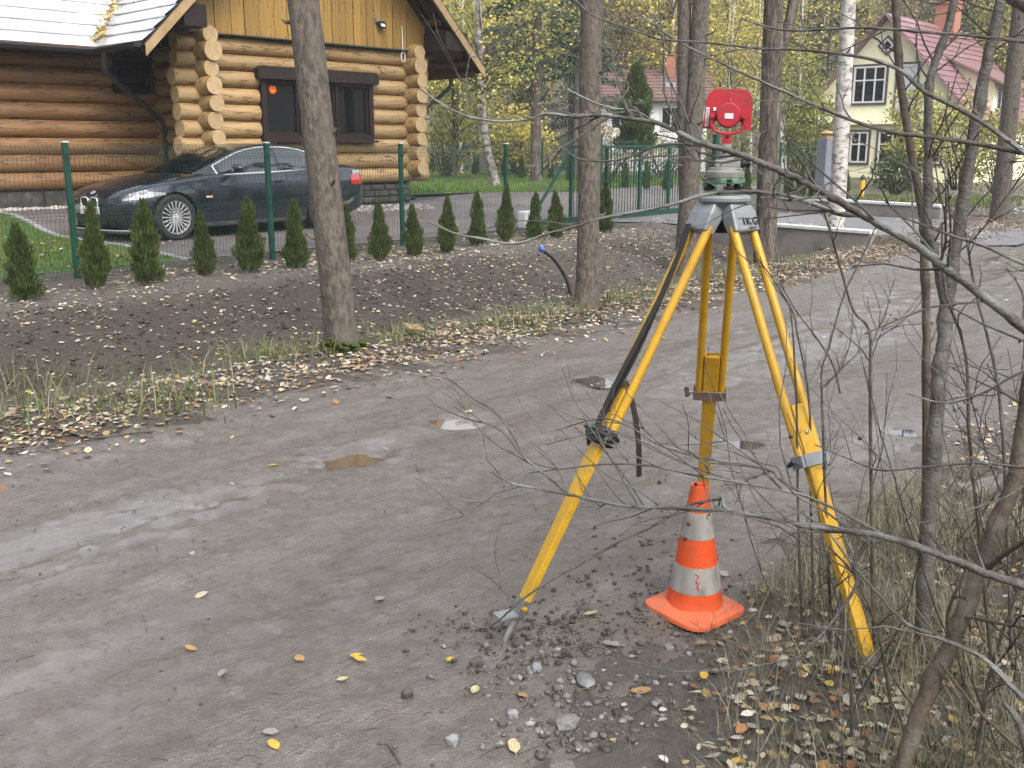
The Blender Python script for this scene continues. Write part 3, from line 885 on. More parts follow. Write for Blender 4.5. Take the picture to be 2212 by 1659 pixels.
for k in range(nrow + 1):
    d = k * ROW
    a = Vector((RX0, 0, RZ0)) + upL * d
    yv = WE + d * math.cos(TH)                  # the valley runs back at 45 degrees
    roof_course((a.x, OV, a.z), (a.x, min(yv + 0.1, YB), a.z), upL, ROW, 0.045, n=14)
    a = Vector((RX1, 0, RZ0)) + upR * d
    roof_course((a.x, OV, a.z), (a.x, YB, a.z), upR, ROW, 0.045, n=18)
    c = Vector((0, WE, RZ0)) + upW * d
    xv = RX0 + d * math.cos(TH)
    roof_course((-7.2, c.y, c.z), (xv + 0.02, c.y, c.z), upW, ROW, 0.045, n=26)
# valley flashing and the yellow leaves lying in it
vd = Vector((math.cos(TH), math.cos(TH), math.sin(TH)))
v0 = Vector((RX0, WE, RZ0)); v1 = v0 + vd * 5.0
M['flashing'] = mat('flashing', (0.45, 0.47, 0.52), (0.38, 0.4, 0.45), scale=5, rough=0.4, metal=0.3)
side = Vector((1, -1, 0)).normalized()
b = MB()
b.add([v0 - side * .14 + Vector((0, 0, .10)), v0 + Vector((0, 0, .06)), v0 + side * .14 + Vector((0, 0, .10)),
       v1 - side * .14 + Vector((0, 0, .10)), v1 + Vector((0, 0, .06)), v1 + side * .14 + Vector((0, 0, .10))], [(0, 1, 4, 3), (1, 2, 5, 4)])
b.build('valley_flashing', M['flashing'], house, local=True)
# decks under the tiles
b = MB()
b.add([(RX0, OV, RZ0 - .02), (RX0, YB, RZ0 - .02), (RC, YB, roof_z(RC) - .02), (RC, OV, roof_z(RC) - .02), (RX1, OV, RZ0 - .02), (RX1, YB, RZ0 - .02),
       (RX0, OV, RZ0 - .06), (RX0, YB, RZ0 - .06), (RC, YB, roof_z(RC) - .06), (RC, OV, roof_z(RC) - .06), (RX1, OV, RZ0 - .06), (RX1, YB, RZ0 - .06)],
      [(0, 1, 2, 3), (3, 2, 5, 4), (6, 9, 8, 7), (9, 10, 11, 8), (0, 3, 9, 6), (3, 4, 10, 9), (1, 7, 8, 2), (2, 8, 11, 5), (0, 6, 7, 1), (4, 5, 11, 10)])
b.build('roof_deck', M['soffit'], house, local=True)
b = MB()
zt = RZ0 + 3.7
b.add([(-7.2, WE, RZ0 - .02), (RX0 + 0.02, WE, RZ0 - .02), (RX0 + 3.72, WE + 3.7, zt - .02), (-7.2, WE + 3.7, zt - .02), (-7.2, WE, RZ0 - .08), (RX0 + 0.02, WE, RZ0 - .08), (RX0 + 3.72, WE + 3.7, zt - .08), (-7.2, WE + 3.7, zt - .08)],
      [(0, 1, 2, 3), (7, 6, 5, 4), (0, 4, 5, 1), (1, 5, 6, 2), (2, 6, 7, 3), (3, 7, 4, 0)])
b.build('roof_deck', M['soffit'], house, local=True)
MB().box((-4.3, (WE + WB) / 2 - 0.02, RZ0 - 0.03), (5.6, WB - WE + 0.06, 0.03)).build('soffit', M['soffit'], house, local=True)
# barge boards, rafters, purlins
for (xa, sgn) in ((RX0, 1), (RX1, -1)):
    p = Vector((xa, OV, RZ0 - 0.10)); q = Vector((RC, OV, roof_z(RC) - 0.10))
    nn = Vector((0, -1, 0))
    dn = Vector((0, 0, -1))
    MB().prism([p + Vector((0, 0, .07)), p - Vector((0, 0, .13)), q - Vector((0, 0, .17)), q + Vector((0, 0, .07))], (0, -0.03, 0)).build('barge_board', M['fascia'], house, local=True)
    MB().prism([p + Vector((0, -.032, .10)), p + Vector((0, -.032, .07)), q + Vector((0, -.032, .07)), q + Vector((0, -.032, .10))], (0, 0.05, 0)).build('verge_trim', M['gutter'], house, local=True)
    for yy in (-0.62, -0.3, 0.45, 1.2, 2.0):
        a = Vector((xa + sgn * 0.05, yy, RZ0 - 0.10)); c = Vector((RC, yy, roof_z(RC) - 0.15))
        MB().bar(a, c, 0.07, 0.13, (0, 0, 1)).build('rafter', M['soffit'] if yy > 0 else M['dark_wood'], house, local=True)
    xw = 0.0 if sgn > 0 else GW
    px_ = -0.52 if sgn > 0 else 5.42
    MB().box((px_ + (0.0 if sgn > 0 else 0.13), -0.42, GB + 0.16), (0.42 if sgn > 0 else .62, 0.95, 0.36)).build('purlin', M['dark_wood'], house, local=True)
for k in range(6):          # soffit boards under the right eave
    MB().box((RX1 - 0.12 - k * 0.2, 1.9, RZ0 - 0.115 + k * .2 * SL - 0.02), (0.15, 5.3, 0.02), M=Matrix.Rotation(TH, 3, 'Y')).build('soffit_board', M['soffit'], house, local=True)
# gutters and down pipes
def gutter(p, q, name='gutter'):
    p = Vector(p); q = Vector(q); t = (q - p).normalized(); sd_ = t.cross(Vector((0, 0, 1)))
    b = MB(); vs = []; fs = []; n = 8
    for c in (p, q):
        for k in range(n + 1):
            th = math.pi * k / n
            vs.append(c + sd_ * math.cos(th) * 0.075 - Vector((0, 0, math.sin(th) * 0.075)))
    for k in range(n):
        fs.append((k, k + 1, n + 1 + k + 1, n + 1 + k))
    fs += [tuple(range(n + 1)), tuple(reversed(range(n + 1, 2 * n + 2)))]
    b.add(vs, fs)
    b.tube([p + sd_ * 0.075, q + sd_ * .075], 0.012, 6)
    b.tube([p - sd_ * 0.075, q - sd_ * .075], 0.012, 6)
    return b.build(name, M['gutter'], house, local=True, smooth=40)
gutter((-7.2, WE - 0.10, RZ0 - 0.02), (RX0 - 0.06, WE - 0.10, RZ0 - 0.05))
gutter((RX0 - 0.10, WE - 0.05, RZ0 - 0.05), (RX0 - 0.10, OV + 0.04, RZ0 - 0.02))
gutter((RX1 + 0.09, OV + 0.03, RZ0 - 0.03), (RX1 + 0.09, YB, RZ0 - 0.05))
def smooth_path(pts, k=6):
    pts = [Vector(p) for p in pts]; out = []
    P = [pts[0] * 2 - pts[1]] + pts + [pts[-1] * 2 - pts[-2]]
    for i in range(1, len(P) - 2):
        for j in range(k):
            t = j / k
            a, b_, c, d = P[i - 1], P[i], P[i + 1], P[i + 2]
            out.append(0.5 * ((2 * b_) + (c - a) * t + (2 * a - 5 * b_ + 4 * c - d) * t * t + (3 * b_ - a - 3 * c + d) * t ** 3))
    out.append(pts[-1])
    return out
MB().tube([(RX0 - .10, 0.35, RZ0 - .08), (RX0 - .10, 0.36, RZ0 - .32), (RX0 - .08, 0.40, RZ0 - .42), (-0.22, 1.12, RZ0 - 1.18), (-0.15, 1.16, RZ0 - 1.3), (-0.15, 1.16, 0.02)], 0.048, 10).build('down_pipe', M['gutter'], house, local=True, smooth=40)
MB().tube([(RX1 + 0.04, 0.2, RZ0 - .10), (RX1 + .04, 0.2, RZ0 - .32), (RX1 - 0.02, 0.22, RZ0 - .42), (GW + 0.28, 0.42, RZ0 - 1.2), (GW + 0.24, .45, RZ0 - 1.32), (GW + 0.24, .45, 0.05), (GW + 0.38, 0.3, -0.05)], 0.045, 10).build('down_pipe', M['gutter'], house, local=True, smooth=40)
# flood light, cable loop and vent under the gable
fl = MB().box((4.02, BY - 0.10, 3.52), (0.17, 0.05, 0.13), M=Matrix.Rotation(-0.5, 3, 'X')).build('flood_light', M['black'], house, local=True)
MB().box((4.02, BY - 0.135, 3.505), (0.10, 0.01, 0.07), M=Matrix.Rotation(-0.5, 3, 'X')).build('lamp_glass', M['white'], fl, local=True)
MB().box((3.95, BY - 0.035, 3.6), (0.09, 0.07, 0.07)).build('bracket', M['grey_cast'], fl, local=True)
loop = [(4.62, BY - 0.02, 3.55), (4.62, BY - 0.03, 3.05)] + [(4.62 + 0.055 * math.sin(t), BY - 0.04, 2.93 + 0.1 * math.cos(t)) for t in np.linspace(0, 4 * math.pi, 22)]
MB().tube(loop, 0.011, 6).build('cable_loop', M['white'], house, local=True, smooth=True)
MB().lathe([(0.07, 0), (0.07, 0.03), (0.055, 0.035), (0.03, 0.03), (0, 0.03)], (4.12, -0.15, 2.66), 16, 0, (0, -1, 0)).build('vent', M['fascia'], house, local=True, smooth=40)
# leaves collected in the valley: real leaf faces
def leaf_faces(P, size, cols, flat=0.4, tilt=None):
    """P (n,3) leaf centres -> verts, quads, colours; flat: how far leaves lie flat (0 random .. 1 flat)"""
    n = len(P)
    nr = RNG.normal(size=(n, 3)); nr /= np.linalg.norm(nr, axis=1, keepdims=True)
    nr[:, 2] = np.abs(nr[:, 2])
    nr = nr * (1 - flat) + np.array([0, 0, 1.0]) * flat
    nr /= np.linalg.norm(nr, axis=1, keepdims=True)
    a = RNG.normal(size=(n, 3)); a -= nr * (a * nr).sum(1, keepdims=True); a /= np.linalg.norm(a, axis=1, keepdims=True)
    b = np.cross(nr, a)
    sz = (size * RNG.uniform(0.6, 1.35, n))[:, None]
    asp = RNG.uniform(0.5, 0.85, n)[:, None]
    fold = RNG.uniform(-0.15, 0.35, n)[:, None] * (1 - 0.5 * flat)
    A = P - a * sz; B = P + b * sz * asp + nr * sz * fold; C = P + a * sz; D = P - b * sz * asp + nr * sz * fold
    V = np.stack([A, B, C, D], 1).reshape(-1, 3)
    F = np.arange(4 * n).reshape(n, 4)
    cols = np.asarray(cols)
    ci = cols[RNG.integers(0, len(cols), n)] * RNG.uniform(0.75, 1.2, n)[:, None]
    return V, F, np.clip(ci, 0, 1)
t_ = RNG.uniform(0, 2.4, 260)
P = np.array([list(v0 + vd * float(k)) for k in t_]) + RNG.normal(0, 0.05, (260, 3)) * np.array([1, 1, .1]) + np.array([0, 0, .11])
V, F, C = leaf_faces(P, 0.045, [(0.55, 0.4, 0.1), (0.45, 0.3, 0.07), (0.6, 0.5, 0.2)], 0.3)
o = link('leaf_drift', np_mesh('leaf_drift', V, F, M['litter'], C), house); tag(o, kind='stuff')
# gravel strip along the foundation is laid with the litter below
# ================================================================ fences and gate
def post_mesh(h=1.55):
    b = MB().box((0, 0, h / 2 - 0.15), (0.06, 0.06, h + 0.3))
    return b
def panel_mesh(L_, h=1.5, folds=(1.40, 0.72, 0.10), gap=0.05):
    """welded wire panel along x with three V folds"""
    b = MB(); r = 0.0023
    prof = [(0.02, 0)]
    for z in sorted(folds):
        prof += [(z - 0.05, 0), (z, 0.045), (z + 0.05, 0)]
    prof += [(h, 0)]
    n = int(L_ / gap)
    for i in range(n + 1):
        x = i * L_ / n
        b.tube([(x, -p[1], p[0]) for p in prof], r, 3, cap=False)
    for z, y in [(p[0], p[1]) for p in prof]:
        for dz in ((-0.012, 0.012) if y == 0 else (0,)):
            b.tube([(0, -y, z + dz), (L_, -y, z + dz)], r * 1.15, 3, cap=False)
    return b
PANEL = {}
def fence(name, label, pts, group=None, h=1.5, caps=True):
    """posts at the given ground points with a wire panel between each two"""
    p0 = pts[0]
    t = thing(name, label, 'fence', (p0[0], p0[1], tz(p0[0], p0[1])), 0, group)
    base = Vector(t.location)
    for i, p in enumerate(pts):
        z = tz(p[0], p[1])
        po = MB().box((p[0], p[1], z + h / 2 - 0.1), (0.06, 0.06, h + 0.26), HANG).build('post', M['green_paint'], t, bevel=0.006)
        if caps:
            MB().box((p[0], p[1], z + h + 0.038), (0.066, 0.066, 0.018), HANG).build('post_cap', M['cap'], po)
            po.children[0].location = (0, 0, 0)
            for zc in (0.28, 0.85, 1.36):
                MB().box((p[0] + NX * 0.035, p[1] + NY * .035, z + zc), (0.05, 0.03, 0.04), HANG).build('clamp', M['green_paint'], po)
        if i < len(pts) - 1:
            q = pts[i + 1]
            L_ = math.hypot(q[0] - p[0], q[1] - p[1])
            k = round(L_, 1)
            if k not in PANEL:
                PANEL[k] = panel_mesh(k, h).mesh('wire_panel', M['green_paint'])
            zq = tz(q[0], q[1])
            o = link('wire_panel', PANEL[k], t)
            ang = math.atan2(q[1] - p[1], q[0] - p[0])
            o.location = Vector((p[0], p[1], z)) - base
            o.rotation_euler = (0, -math.atan2(zq - z, L_), ang)
            o.scale = (L_ / k, 1, 1)
            o['kind'] = 'stuff'
    return t
front_pts = [wp(0, -7.7), wp(0, -5.2), wp(0, -2.72), wp(0, 0), wp(0, 2.42), wp(0, 4.84), wp(0, 7.1)]
fence('wire_fence', 'green wire mesh fence behind the row of young thujas', front_pts)
b0 = hit(915, 374); b1 = hit(1120, 380); b2 = hit(1345, 402); b3 = hit(1560, 412)
def seg_points(A_, B_, n):
    return [(A_.x + (B_.x - A_.x) * i / n, A_.y + (B_.y - A_.y) * i / n) for i in range(n + 1)]
def poly_points(ps, step=2.5):
    out = []
    for A_, B_ in zip(ps[:-1], ps[1:]):
        n = max(1, round((B_ - A_).length / step)); out += seg_points(A_, B_, n)[:-1]
    return out + [(ps[-1].x, ps[-1].y)]
back_line = [Vector((b0.x - 1, b0.y + 3, 0)), Vector((b1.x, b1.y + 1.2, 0)), Vector((b2.x + .5, b2.y + 1.0, 0)), Vector((b3.x + .8, b3.y + 1.0, 0))]
fence('wire_fence', 'green wire mesh fence behind the back lawn thujas', poly_points(back_line), caps=False)
r0 = wp(-0.6, 14.0); r1 = hit(1690, 424); r2 = hit(1840, 418)
fence('wire_fence', 'green wire mesh fence beyond the driveway beside the grey pillar', [(r1.x - 2.3, r1.y + 1.4), (r1.x, r1.y + .5), (r2.x, r2.y + 1.2)], h=1.55)

# ---- sliding gate
gate = thing('sliding_gate', 'green sliding gate with slim upright bars and diagonal brace', 'gate', (*wp(-0.22, 5.7), 0.0))
def W3(q, s, z): return Vector((*wp(q, s), z))
GQ_ = -0.22
s0, s1, s2 = 5.75, 6.95, 11.5
zb_, zt_ = 0.16, 1.50
for (nm, A_, B_, w, h) in (('bottom_beam', (s0, zb_), (s2, zb_), 0.08, 0.11), ('top_rail', (s1, zt_), (s2, zt_), 0.05, 0.05), ('brace', (s0 + .05, zb_ + .08), (s1 + .02, zt_ - .03), 0.045, 0.045)):
    MB().bar(W3(GQ_, *A_), W3(GQ_, *B_), w, h).build(nm, M['green_paint'], gate, bevel=0.005)
for s_ in (s1, 8.1, 9.25, 10.35, s2 - .03):
    MB().bar(W3(GQ_, s_, zb_ + 0.056), W3(GQ_, s_, zt_ - 0.026), 0.05, 0.05, (NX, NY, 0)).build('upright', M['green_paint'], gate)
s_ = s1 + 0.09
while s_ < s2 - 0.05:
    MB().bar(W3(GQ_, s_, zb_ + 0.056), W3(GQ_, s_, zt_ - 0.026), 0.012, 0.012, (NX, NY, 0)).build('gate_bar', M['green_paint'], gate)
    s_ += 0.1
for s_ in (7.5, 11.9):
    gp = thing('gate_post', 'thick green steel gate post behind the survey tripod', 'gate post', (*wp(0.0, s_), tz(*wp(0.0, s_))), group='gate posts')
    MB().box((0, 0, 0.75), (0.11, 0.11, 1.8), HANG).build('post', M['green_paint'], gp, local=True, bevel=0.008)
    MB().box((0, 0, 1.66), (0.118, 0.118, 0.02), HANG).build('post_cap', M['green_paint'], gp, local=True)
drv = thing('gate_motor', 'small white gate motor box on the asphalt', 'gate motor', (*wp(-0.5, 6.0), tz(*wp(-0.5, 6.0))))
MB().box((0, 0, 0.16), (0.3, 0.2, 0.32), HANG).build('housing', M['white'], drv, local=True, bevel=0.03)
MB().box((0, 0, 0.0), (0.36, 0.26, 0.06), HANG).build('base_plate', M['concrete'], drv, local=True)

# ---- pedestal with a box in front of the wing wall
p = hit(97, 448)
ped = thing('outlet_pedestal', 'dark post with a small box beside the log wall', 'pedestal', tuple(p))
MB().tube([(0, 0, -0.1), (0.0, 0, 0.35), (-.03, .02, 0.62)], 0.028, 8).build('post', M['dark_wood'], ped, local=True, smooth=True)
MB().box((-.03, .02, 0.68), (0.17, 0.13, 0.13), 0.5).build('box', M['dark_wood'], ped, local=True, bevel=0.01)

# ================================================================ plants
THUJA = [(0.055, 0.10, 0.02), (0.034, 0.066, 0.016), (0.085, 0.13, 0.03), (0.05, 0.08, 0.02), (0.11, 0.10, 0.035)]
def sprays(P, DIR, length, width, cols):
    """flat pointed sprays at P (n,3) pointing along DIR (n,3)"""
    n = len(P)
    D_ = DIR / np.linalg.norm(DIR, axis=1, keepdims=True)
    r = RNG.normal(size=(n, 3)); sd_ = np.cross(D_, r); sd_ /= np.linalg.norm(sd_, axis=1, keepdims=True)
    L_ = (length * RNG.uniform(0.6, 1.3, n))[:, None]; W_ = (width * RNG.uniform(0.6, 1.3, n))[:, None]
    V = np.stack([P, P + D_ * L_ * 0.5 + sd_ * W_, P + D_ * L_, P + D_ * L_ * 0.5 - sd_ * W_], 1).reshape(-1, 3)
    F = np.arange(4 * n).reshape(n, 4)
    cols = np.asarray(cols); C = cols[RNG.integers(0, len(cols), n)] * RNG.uniform(0.7, 1.25, n)[:, None]
    return V, F, np.clip(C, 0, 1)
def thuja_mesh(seed, n=4200, h=1.0, r=0.24):
    rs = np.random.default_rng(seed)
    z = rs.beta(1.1, 1.5, n) * h
    th = rs.uniform(0, 2 * np.pi, n)
    f = z / h
    R = r * np.interp(f, [0, 0.08, 0.22, 0.5, 0.75, 0.9, 1.0], [0.7, 0.98, 1.0, 0.78, 0.5, 0.26, 0.03])
    lob = 1 + 0.26 * np.sin(th * 2 + f * 9 + seed * 2.1) + 0.20 * np.sin(th * 3 - f * 17 + seed) + 0.12 * np.sin(f * 31 + seed)
    rad = R * lob * np.sqrt(rs.uniform(0.25, 1.0, n))
    P = np.stack([rad * np.cos(th), rad * np.sin(th), z * 0.97 + 0.02], 1)
    D_ = np.stack([np.cos(th) * 0.55, np.sin(th) * 0.55, np.full(n, 0.95)], 1) + rs.normal(0, 0.28, (n, 3))
    V, F, C = sprays(P, D_, 0.075, 0.011, THUJA)
    return np_mesh('foliage', V, F, M['needle'], C)
TM = [thuja_mesh(s_) for s_ in (1, 2, 3, 4)]
stem_me = MB().tube([(0, 0, -0.05), (0, 0, 0.5)], [0.02, 0.008], 6).mesh('stem', M['bark'])
def thuja(p, h, w, label, group, k):
    t = thing('thuja', label, 'thuja', tuple(p), random.uniform(0, 6), group)
    f = link('foliage', TM[k % 4], t); f.scale = (w, w, h)
    s_ = link('stem', stem_me, t); s_.scale = (1, 1, h)
    lean = random.uniform(-.05, .05); t.rotation_euler[0] = lean; t.rotation_euler[1] = random.uniform(-.05, .05)
    return t
front = [(57, 648, 483), (208, 622, 438), (320, 614, 433), (445, 597, 458), (540, 587, 428), (640, 580, 435), (752, 566, 440), (822, 562, 437), (897, 554, 442),
         (966, 547, 425), (1032, 532, 415), (1092, 522, 402), (1153, 517, 415), (1203, 515, 413), (1306, 502, 393)]
FL = ['squat thuja standing alone beside the open lawn, nearest the near end of the fence', 'tall thuja in front of the fence post by the car grille', 'thuja in front of the car headlamp', 'small thuja just behind the front wheel of the car',
      'broad thuja just before the fence post at the car door', 'thuja in front of the rear half of the car', 'thuja mostly hidden behind the mossy spruce trunk', 'ragged thuja right behind the mossy spruce trunk',
      'thuja just past the fence post under the log house corner', 'thuja between that post and the next, first of three', 'thuja in the middle of the panel past the log house', 'tall thuja at the last fence post before the gate',
      'thuja at the low end of the gate brace', 'thuja before the gate beside the spruce with the hose', 'last thuja of the front row, at the gate beyond the spruce trunk']
for k, (x, yb, yt) in enumerate(front):
    p = hit(x, yb); q = at(x, yt, p.y)
    h = q.z - p.z
    thuja(p, h, h * random.uniform(0.58, 0.72) if k else h * .8, FL[k], 'thujas along the front fence', k)
back = [(933, 371, 330), (963, 373, 328), (1027, 378, 333), (1090, 384, 345), (1126, 386, 338), (1190, 387, 342), (1232, 392, 340), (1308, 402, 347), (1350, 406, 348), (1397, 409, 348), (1440, 412, 347)]
for k, (x, yb, yt) in enumerate(back):
    p = hit(x, yb); q = at(x, yt, p.y); h = q.z - p.z
    thuja(p, h, h * 0.62, 'small dark thuja in the row behind the back lawn', 'thujas behind the back lawn', k + 1)
side_ = [(1703, 428, 362), (1730, 430, 360), (1757, 430, 362), (1792, 432, 355), (1823, 432, 368), (1530, 422, 350), (1612, 424, 356)]
for k, (x, yb, yt) in enumerate(side_):
    p = hit(x, yb); q = at(x, yt, p.y); h = q.z - p.z
    thuja(p, h, h * 0.6, 'narrow thuja in the row beside the grey gate pillar', 'thujas beside the driveway', k + 2)

# ---- tree trunks close to the road
def trunk_mesh(path, rad, material, name='trunk', n=22, rough=0.05, seed=0, flare=0.35, parent=None, knots=(), fork=None):
    pts = smooth_path(path, 10)
    k = len(pts); vs = []; fs = []
    acc = [0.0]
    for a, b_ in zip(pts[:-1], pts[1:]): acc.append(acc[-1] + (b_ - a).length)
    for i, p in enumerate(pts):
        t = (pts[min(i + 1, k - 1)] - pts[max(i - 1, 0)]).normalized()
        a = t.orthogonal().normalized() if i == 0 else (a - t * a.dot(t)).normalized()
        b_ = t.cross(a)
        f = acc[i] / acc[-1]
        r = np.interp(f, np.linspace(0, 1, len(rad)), rad)
        r *= 1 + flare * math.exp(-acc[i] / 0.22)
        for j in range(n):
            th = 2 * math.pi * j / n
            lobes = 1 + flare * 0.35 * math.exp(-acc[i] / 0.2) * math.sin(th * 5 + seed)
            d = a * math.cos(th) + b_ * math.sin(th)
            q = p + d * r
            nz_ = noise.noise(Vector((d.x * 3 + seed, d.y * 3, q.z * 1.6))) * 0.6 + noise.noise(Vector((d.x * 9 + seed, d.y * 9, q.z * 7))) * 0.4
            kn = 0
            for (kf, kth, ks) in knots:
                dd = ((acc[i] - kf) / 0.07) ** 2 + ((math.atan2(math.sin(th - kth), math.cos(th - kth))) / 0.4) ** 2
                kn += ks * math.exp(-dd)
            vs.append(p + d * (r * lobes * (1 + rough * nz_) + kn))
    for i in range(k - 1):
        for j in range(n):
            j2 = (j + 1) % n
            fs.append((i * n + j, i * n + j2, (i + 1) * n + j2, (i + 1) * n + j))
    b = MB().add(vs, fs)
    return b.build(name, material, parent, smooth=70)
def stubs(parent, path, r, n, seed, z0=0.4, z1=4.0):
    """dead branch stubs along a trunk"""
    random.seed(seed)
    for _ in range(n):
        f = random.uniform(z0, z1)
        base = Vector(path[0]).lerp(Vector(path[-1]), f / max(0.1, (Vector(path[-1]) - Vector(path[0])).length))
        th = random.uniform(0, 6.28); d = Vector((math.cos(th), math.sin(th), random.uniform(-.1, .35)))
        L_ = random.uniform(0.03, 0.16)
        MB().tube([base + d * r * 0.7, base + d * (r + L_ * .6), base + d * (r + L_) + Vector((0, 0, .02))], [0.018, 0.012, 0.006], 6).build('branch_stub', M['bark'], parent, smooth=True)
def needle_crown(base, h0, h1, r0, n, cols, seed, name='crown'):
    rs = np.random.default_rng(seed)
    nb = max(14, n // 90)
    P = []; D_ = []
    for _ in range(nb):
        f = rs.uniform(0, 1) ** 0.9
        z = h0 + (h1 - h0) * f
        R = r0 * (1 - f) ** 0.8 * rs.uniform(0.7, 1.15) + 0.15
        th = rs.uniform(0, 2 * np.pi)
        m = n // nb
        u = np.sqrt(rs.uniform(0.02, 1, m))
        droop = -0.22 * R * u ** 1.4 + 0.1 * R * u
        spread = rs.normal(0, 0.16, m) * R * u
        P.append(np.stack([base[0] + R * u * math.cos(th) - spread * math.sin(th), base[1] + R * u * math.sin(th) + spread * math.cos(th), base[2] + z + droop + rs.normal(0, .05, m)], 1))
        dd = np.stack([np.full(m, math.cos(th)), np.full(m, math.sin(th)), np.full(m, -0.55)], 1) + rs.normal(0, 0.5, (m, 3))
        D_.append(dd)
    V, F, C = sprays(np.concatenate(P), np.concatenate(D_), 0.30, 0.045, cols)
    return np_mesh(name, V, F, M['needle'], C)
def leaf_crown(base, c, rad, nclump, per, size, cols, seed, spread=0.35, name='crown', flat=0.2):
    rs = np.random.default_rng(seed)
    d = rs.normal(size=(nclump, 3)); d /= np.linalg.norm(d, axis=1, keepdims=True)
    rr = rs.uniform(0.25, 1.0, nclump) ** 0.6
    cc = np.array(c) + d * rr[:, None] * np.array(rad)
    P = (cc[:, None, :] + rs.normal(0, spread, (nclump, per, 3)) * np.array([1, 1, 0.75])).reshape(-1, 3) + np.array(base)
    V, F, C = leaf_faces(P, size, cols, flat)
    return np_mesh(name, V, F, M['leaf'], C), cc + np.array(base)
GREEN_N = [(0.045, 0.066, 0.038), (0.06, 0.085, 0.046), (0.036, 0.055, 0.034), (0.075, 0.095, 0.045)]
YELL = [(0.54, 0.43, 0.09), (0.44, 0.37, 0.09), (0.36, 0.34, 0.08), (0.62, 0.52, 0.15)]
YGREEN = [(0.24, 0.28, 0.07), (0.32, 0.32, 0.08), (0.18, 0.23, 0.06), (0.42, 0.37, 0.09)]
GREENL = [(0.12, 0.18, 0.045), (0.17, 0.22, 0.055), (0.095, 0.15, 0.04), (0.25, 0.27, 0.07)]
BROWNL = [(0.25, 0.19, 0.10), (0.32, 0.25, 0.12), (0.19, 0.155, 0.10), (0.36, 0.29, 0.12)]

def road_tree(name, label, x, yb, xt, r0, r1, material, seed, top=9.0, crown=None, lean_mid=None, flare=0.35, rough=0.05, knots=()):
    """a tree by the road: base seen at x, yb; its axis crosses the top of the view at xt"""
    p = hit(x, yb); q = at(xt, 0, p.y)
    dirv = (q - p) / (q.z - p.z)
    path = [p + Vector((0, 0, -0.12)), p + dirv * 0.5, p + dirv * 1.5 + Vector(((lean_mid or 0) * .6, 0, 0)), p + dirv * 3.0, p + dirv * 5.0, p + dirv * top]
    t = thing(name, label, 'tree', tuple(p))
    zs = np.array([0, .5, 1.5, 3, 5, top]) / top
    rads = [r0, r0 * .97, r0 + (r1 - r0) * .4, r1, r1 * .9, r1 * .45]
    zz = np.linspace(0, 1, 12)
    trunk_mesh(path, list(np.interp(zz, zs, rads)), material, seed=seed, parent=t, flare=flare, rough=rough, knots=knots)
    stubs(t, [p + dirv * .4, p + dirv * 5], r1, 9, seed, .3, 4.0)
    if crown:
        kind, hb, rr, n, cols = crown
        topp = p + dirv * hb
        if kind == 'n':
            me = needle_crown((topp.x - p.x, topp.y - p.y, 0), hb, hb + 7.5, rr, n, cols, seed)
        else:
            me, _ = leaf_crown((topp.x - p.x, topp.y - p.y, hb), (0, 0, 2.5), (rr, rr, 2.8), n // 60, 60, 0.05, cols, seed, 0.5)
        link('crown', me, t)
    return t, p, dirv
random.seed(5)
t1, p1, d1 = road_tree('spruce_tree', 'thick grey spruce trunk with mossy foot beside the dirt road', 742, 757, 655, 0.118, 0.108, M['bark'], 1, crown=('n', 6.0, 2.4, 4500, GREEN_N), flare=0.22, knots=((2.2, 1.0, .012), (2.55, 3.6, .02), (1.35, 5.0, .01), (0.85, 4.2, .012)))
for k in range(60):
    th = random.uniform(3.3, 6.6); rr = 0.125 + random.uniform(0, .055)
    if k == 0: mb = MB()
    mb.blob((p1.x + rr * math.cos(th), p1.y + rr * math.sin(th), p1.z + random.uniform(-.02, .06) + max(0, .05 - (rr - .125))), random.uniform(.018, .035), 1, .3, sc=(1, 1, .6))
mb.build('moss', M['moss'], t1, smooth=True)
t2, p2, d2 = road_tree('spruce_tree', 'straight grey spruce trunk beside the black hose', 1268, 660, 1278, 0.105, 0.098, M['bark'], 2, crown=('n', 6.5, 2.2, 4000, GREEN_N), flare=0.25, knots=((2.55, 4.0, .025), (2.7, 5.4, .02), (1.1, 4.6, .012), (1.1, 5.2, .012)))
t3, p3, d3 = road_tree('spruce_tree', 'dark trunk doubled near its top behind the tripod', 1478, 592, 1515, 0.155, 0.125, M['bark'], 3, crown=('n', 6.5, 2.4, 4000, GREEN_N), flare=0.22, rough=0.08)
# second stem grown together with it
q3 = p3 + d3 * 0.9 + Vector((-0.03, 0.04, 0))
trunk_mesh([q3, q3 + d3 * 0.8 + Vector((-.05, .03, 0)), q3 + d3 * 2.0 + Vector((-.14, .04, 0)), q3 + d3 * 5 + Vector((-.3, .1, 0))], [0.1, .1, .095, .06], M['bark'], 'second_stem', seed=9, parent=t3, flare=0)
t4, p4, d4 = road_tree('pine_tree', 'rough furrowed pine trunk with a forked limb by the culvert wall', 1653, 556, 1672, 0.165, 0.15, M['bark_pine'], 4, crown=('n', 7, 2.6, 4000, GREEN_N), flare=0.25, rough=0.12)
q4 = p4 + d4 * 2.75
trunk_mesh([q4, q4 + Vector((.12, .05, .35)), q4 + Vector((.28, .1, .9)), q4 + Vector((.45, .2, 2.5)), q4 + Vector((.9, .4, 5))], [0.09, .085, .08, .07, .03], M['bark_pine'], 'limb', seed=14, parent=t4, flare=0, rough=0.1)
t5, p5, d5 = road_tree('birch_tree', 'white birch trunk with dark mossy root by the driveway', 1803, 535, 1834, 0.135, 0.115, M['bark_birch'], 5, crown=('l', 6.5, 2.3, 2400, YELL), flare=0.3)
mb = MB()
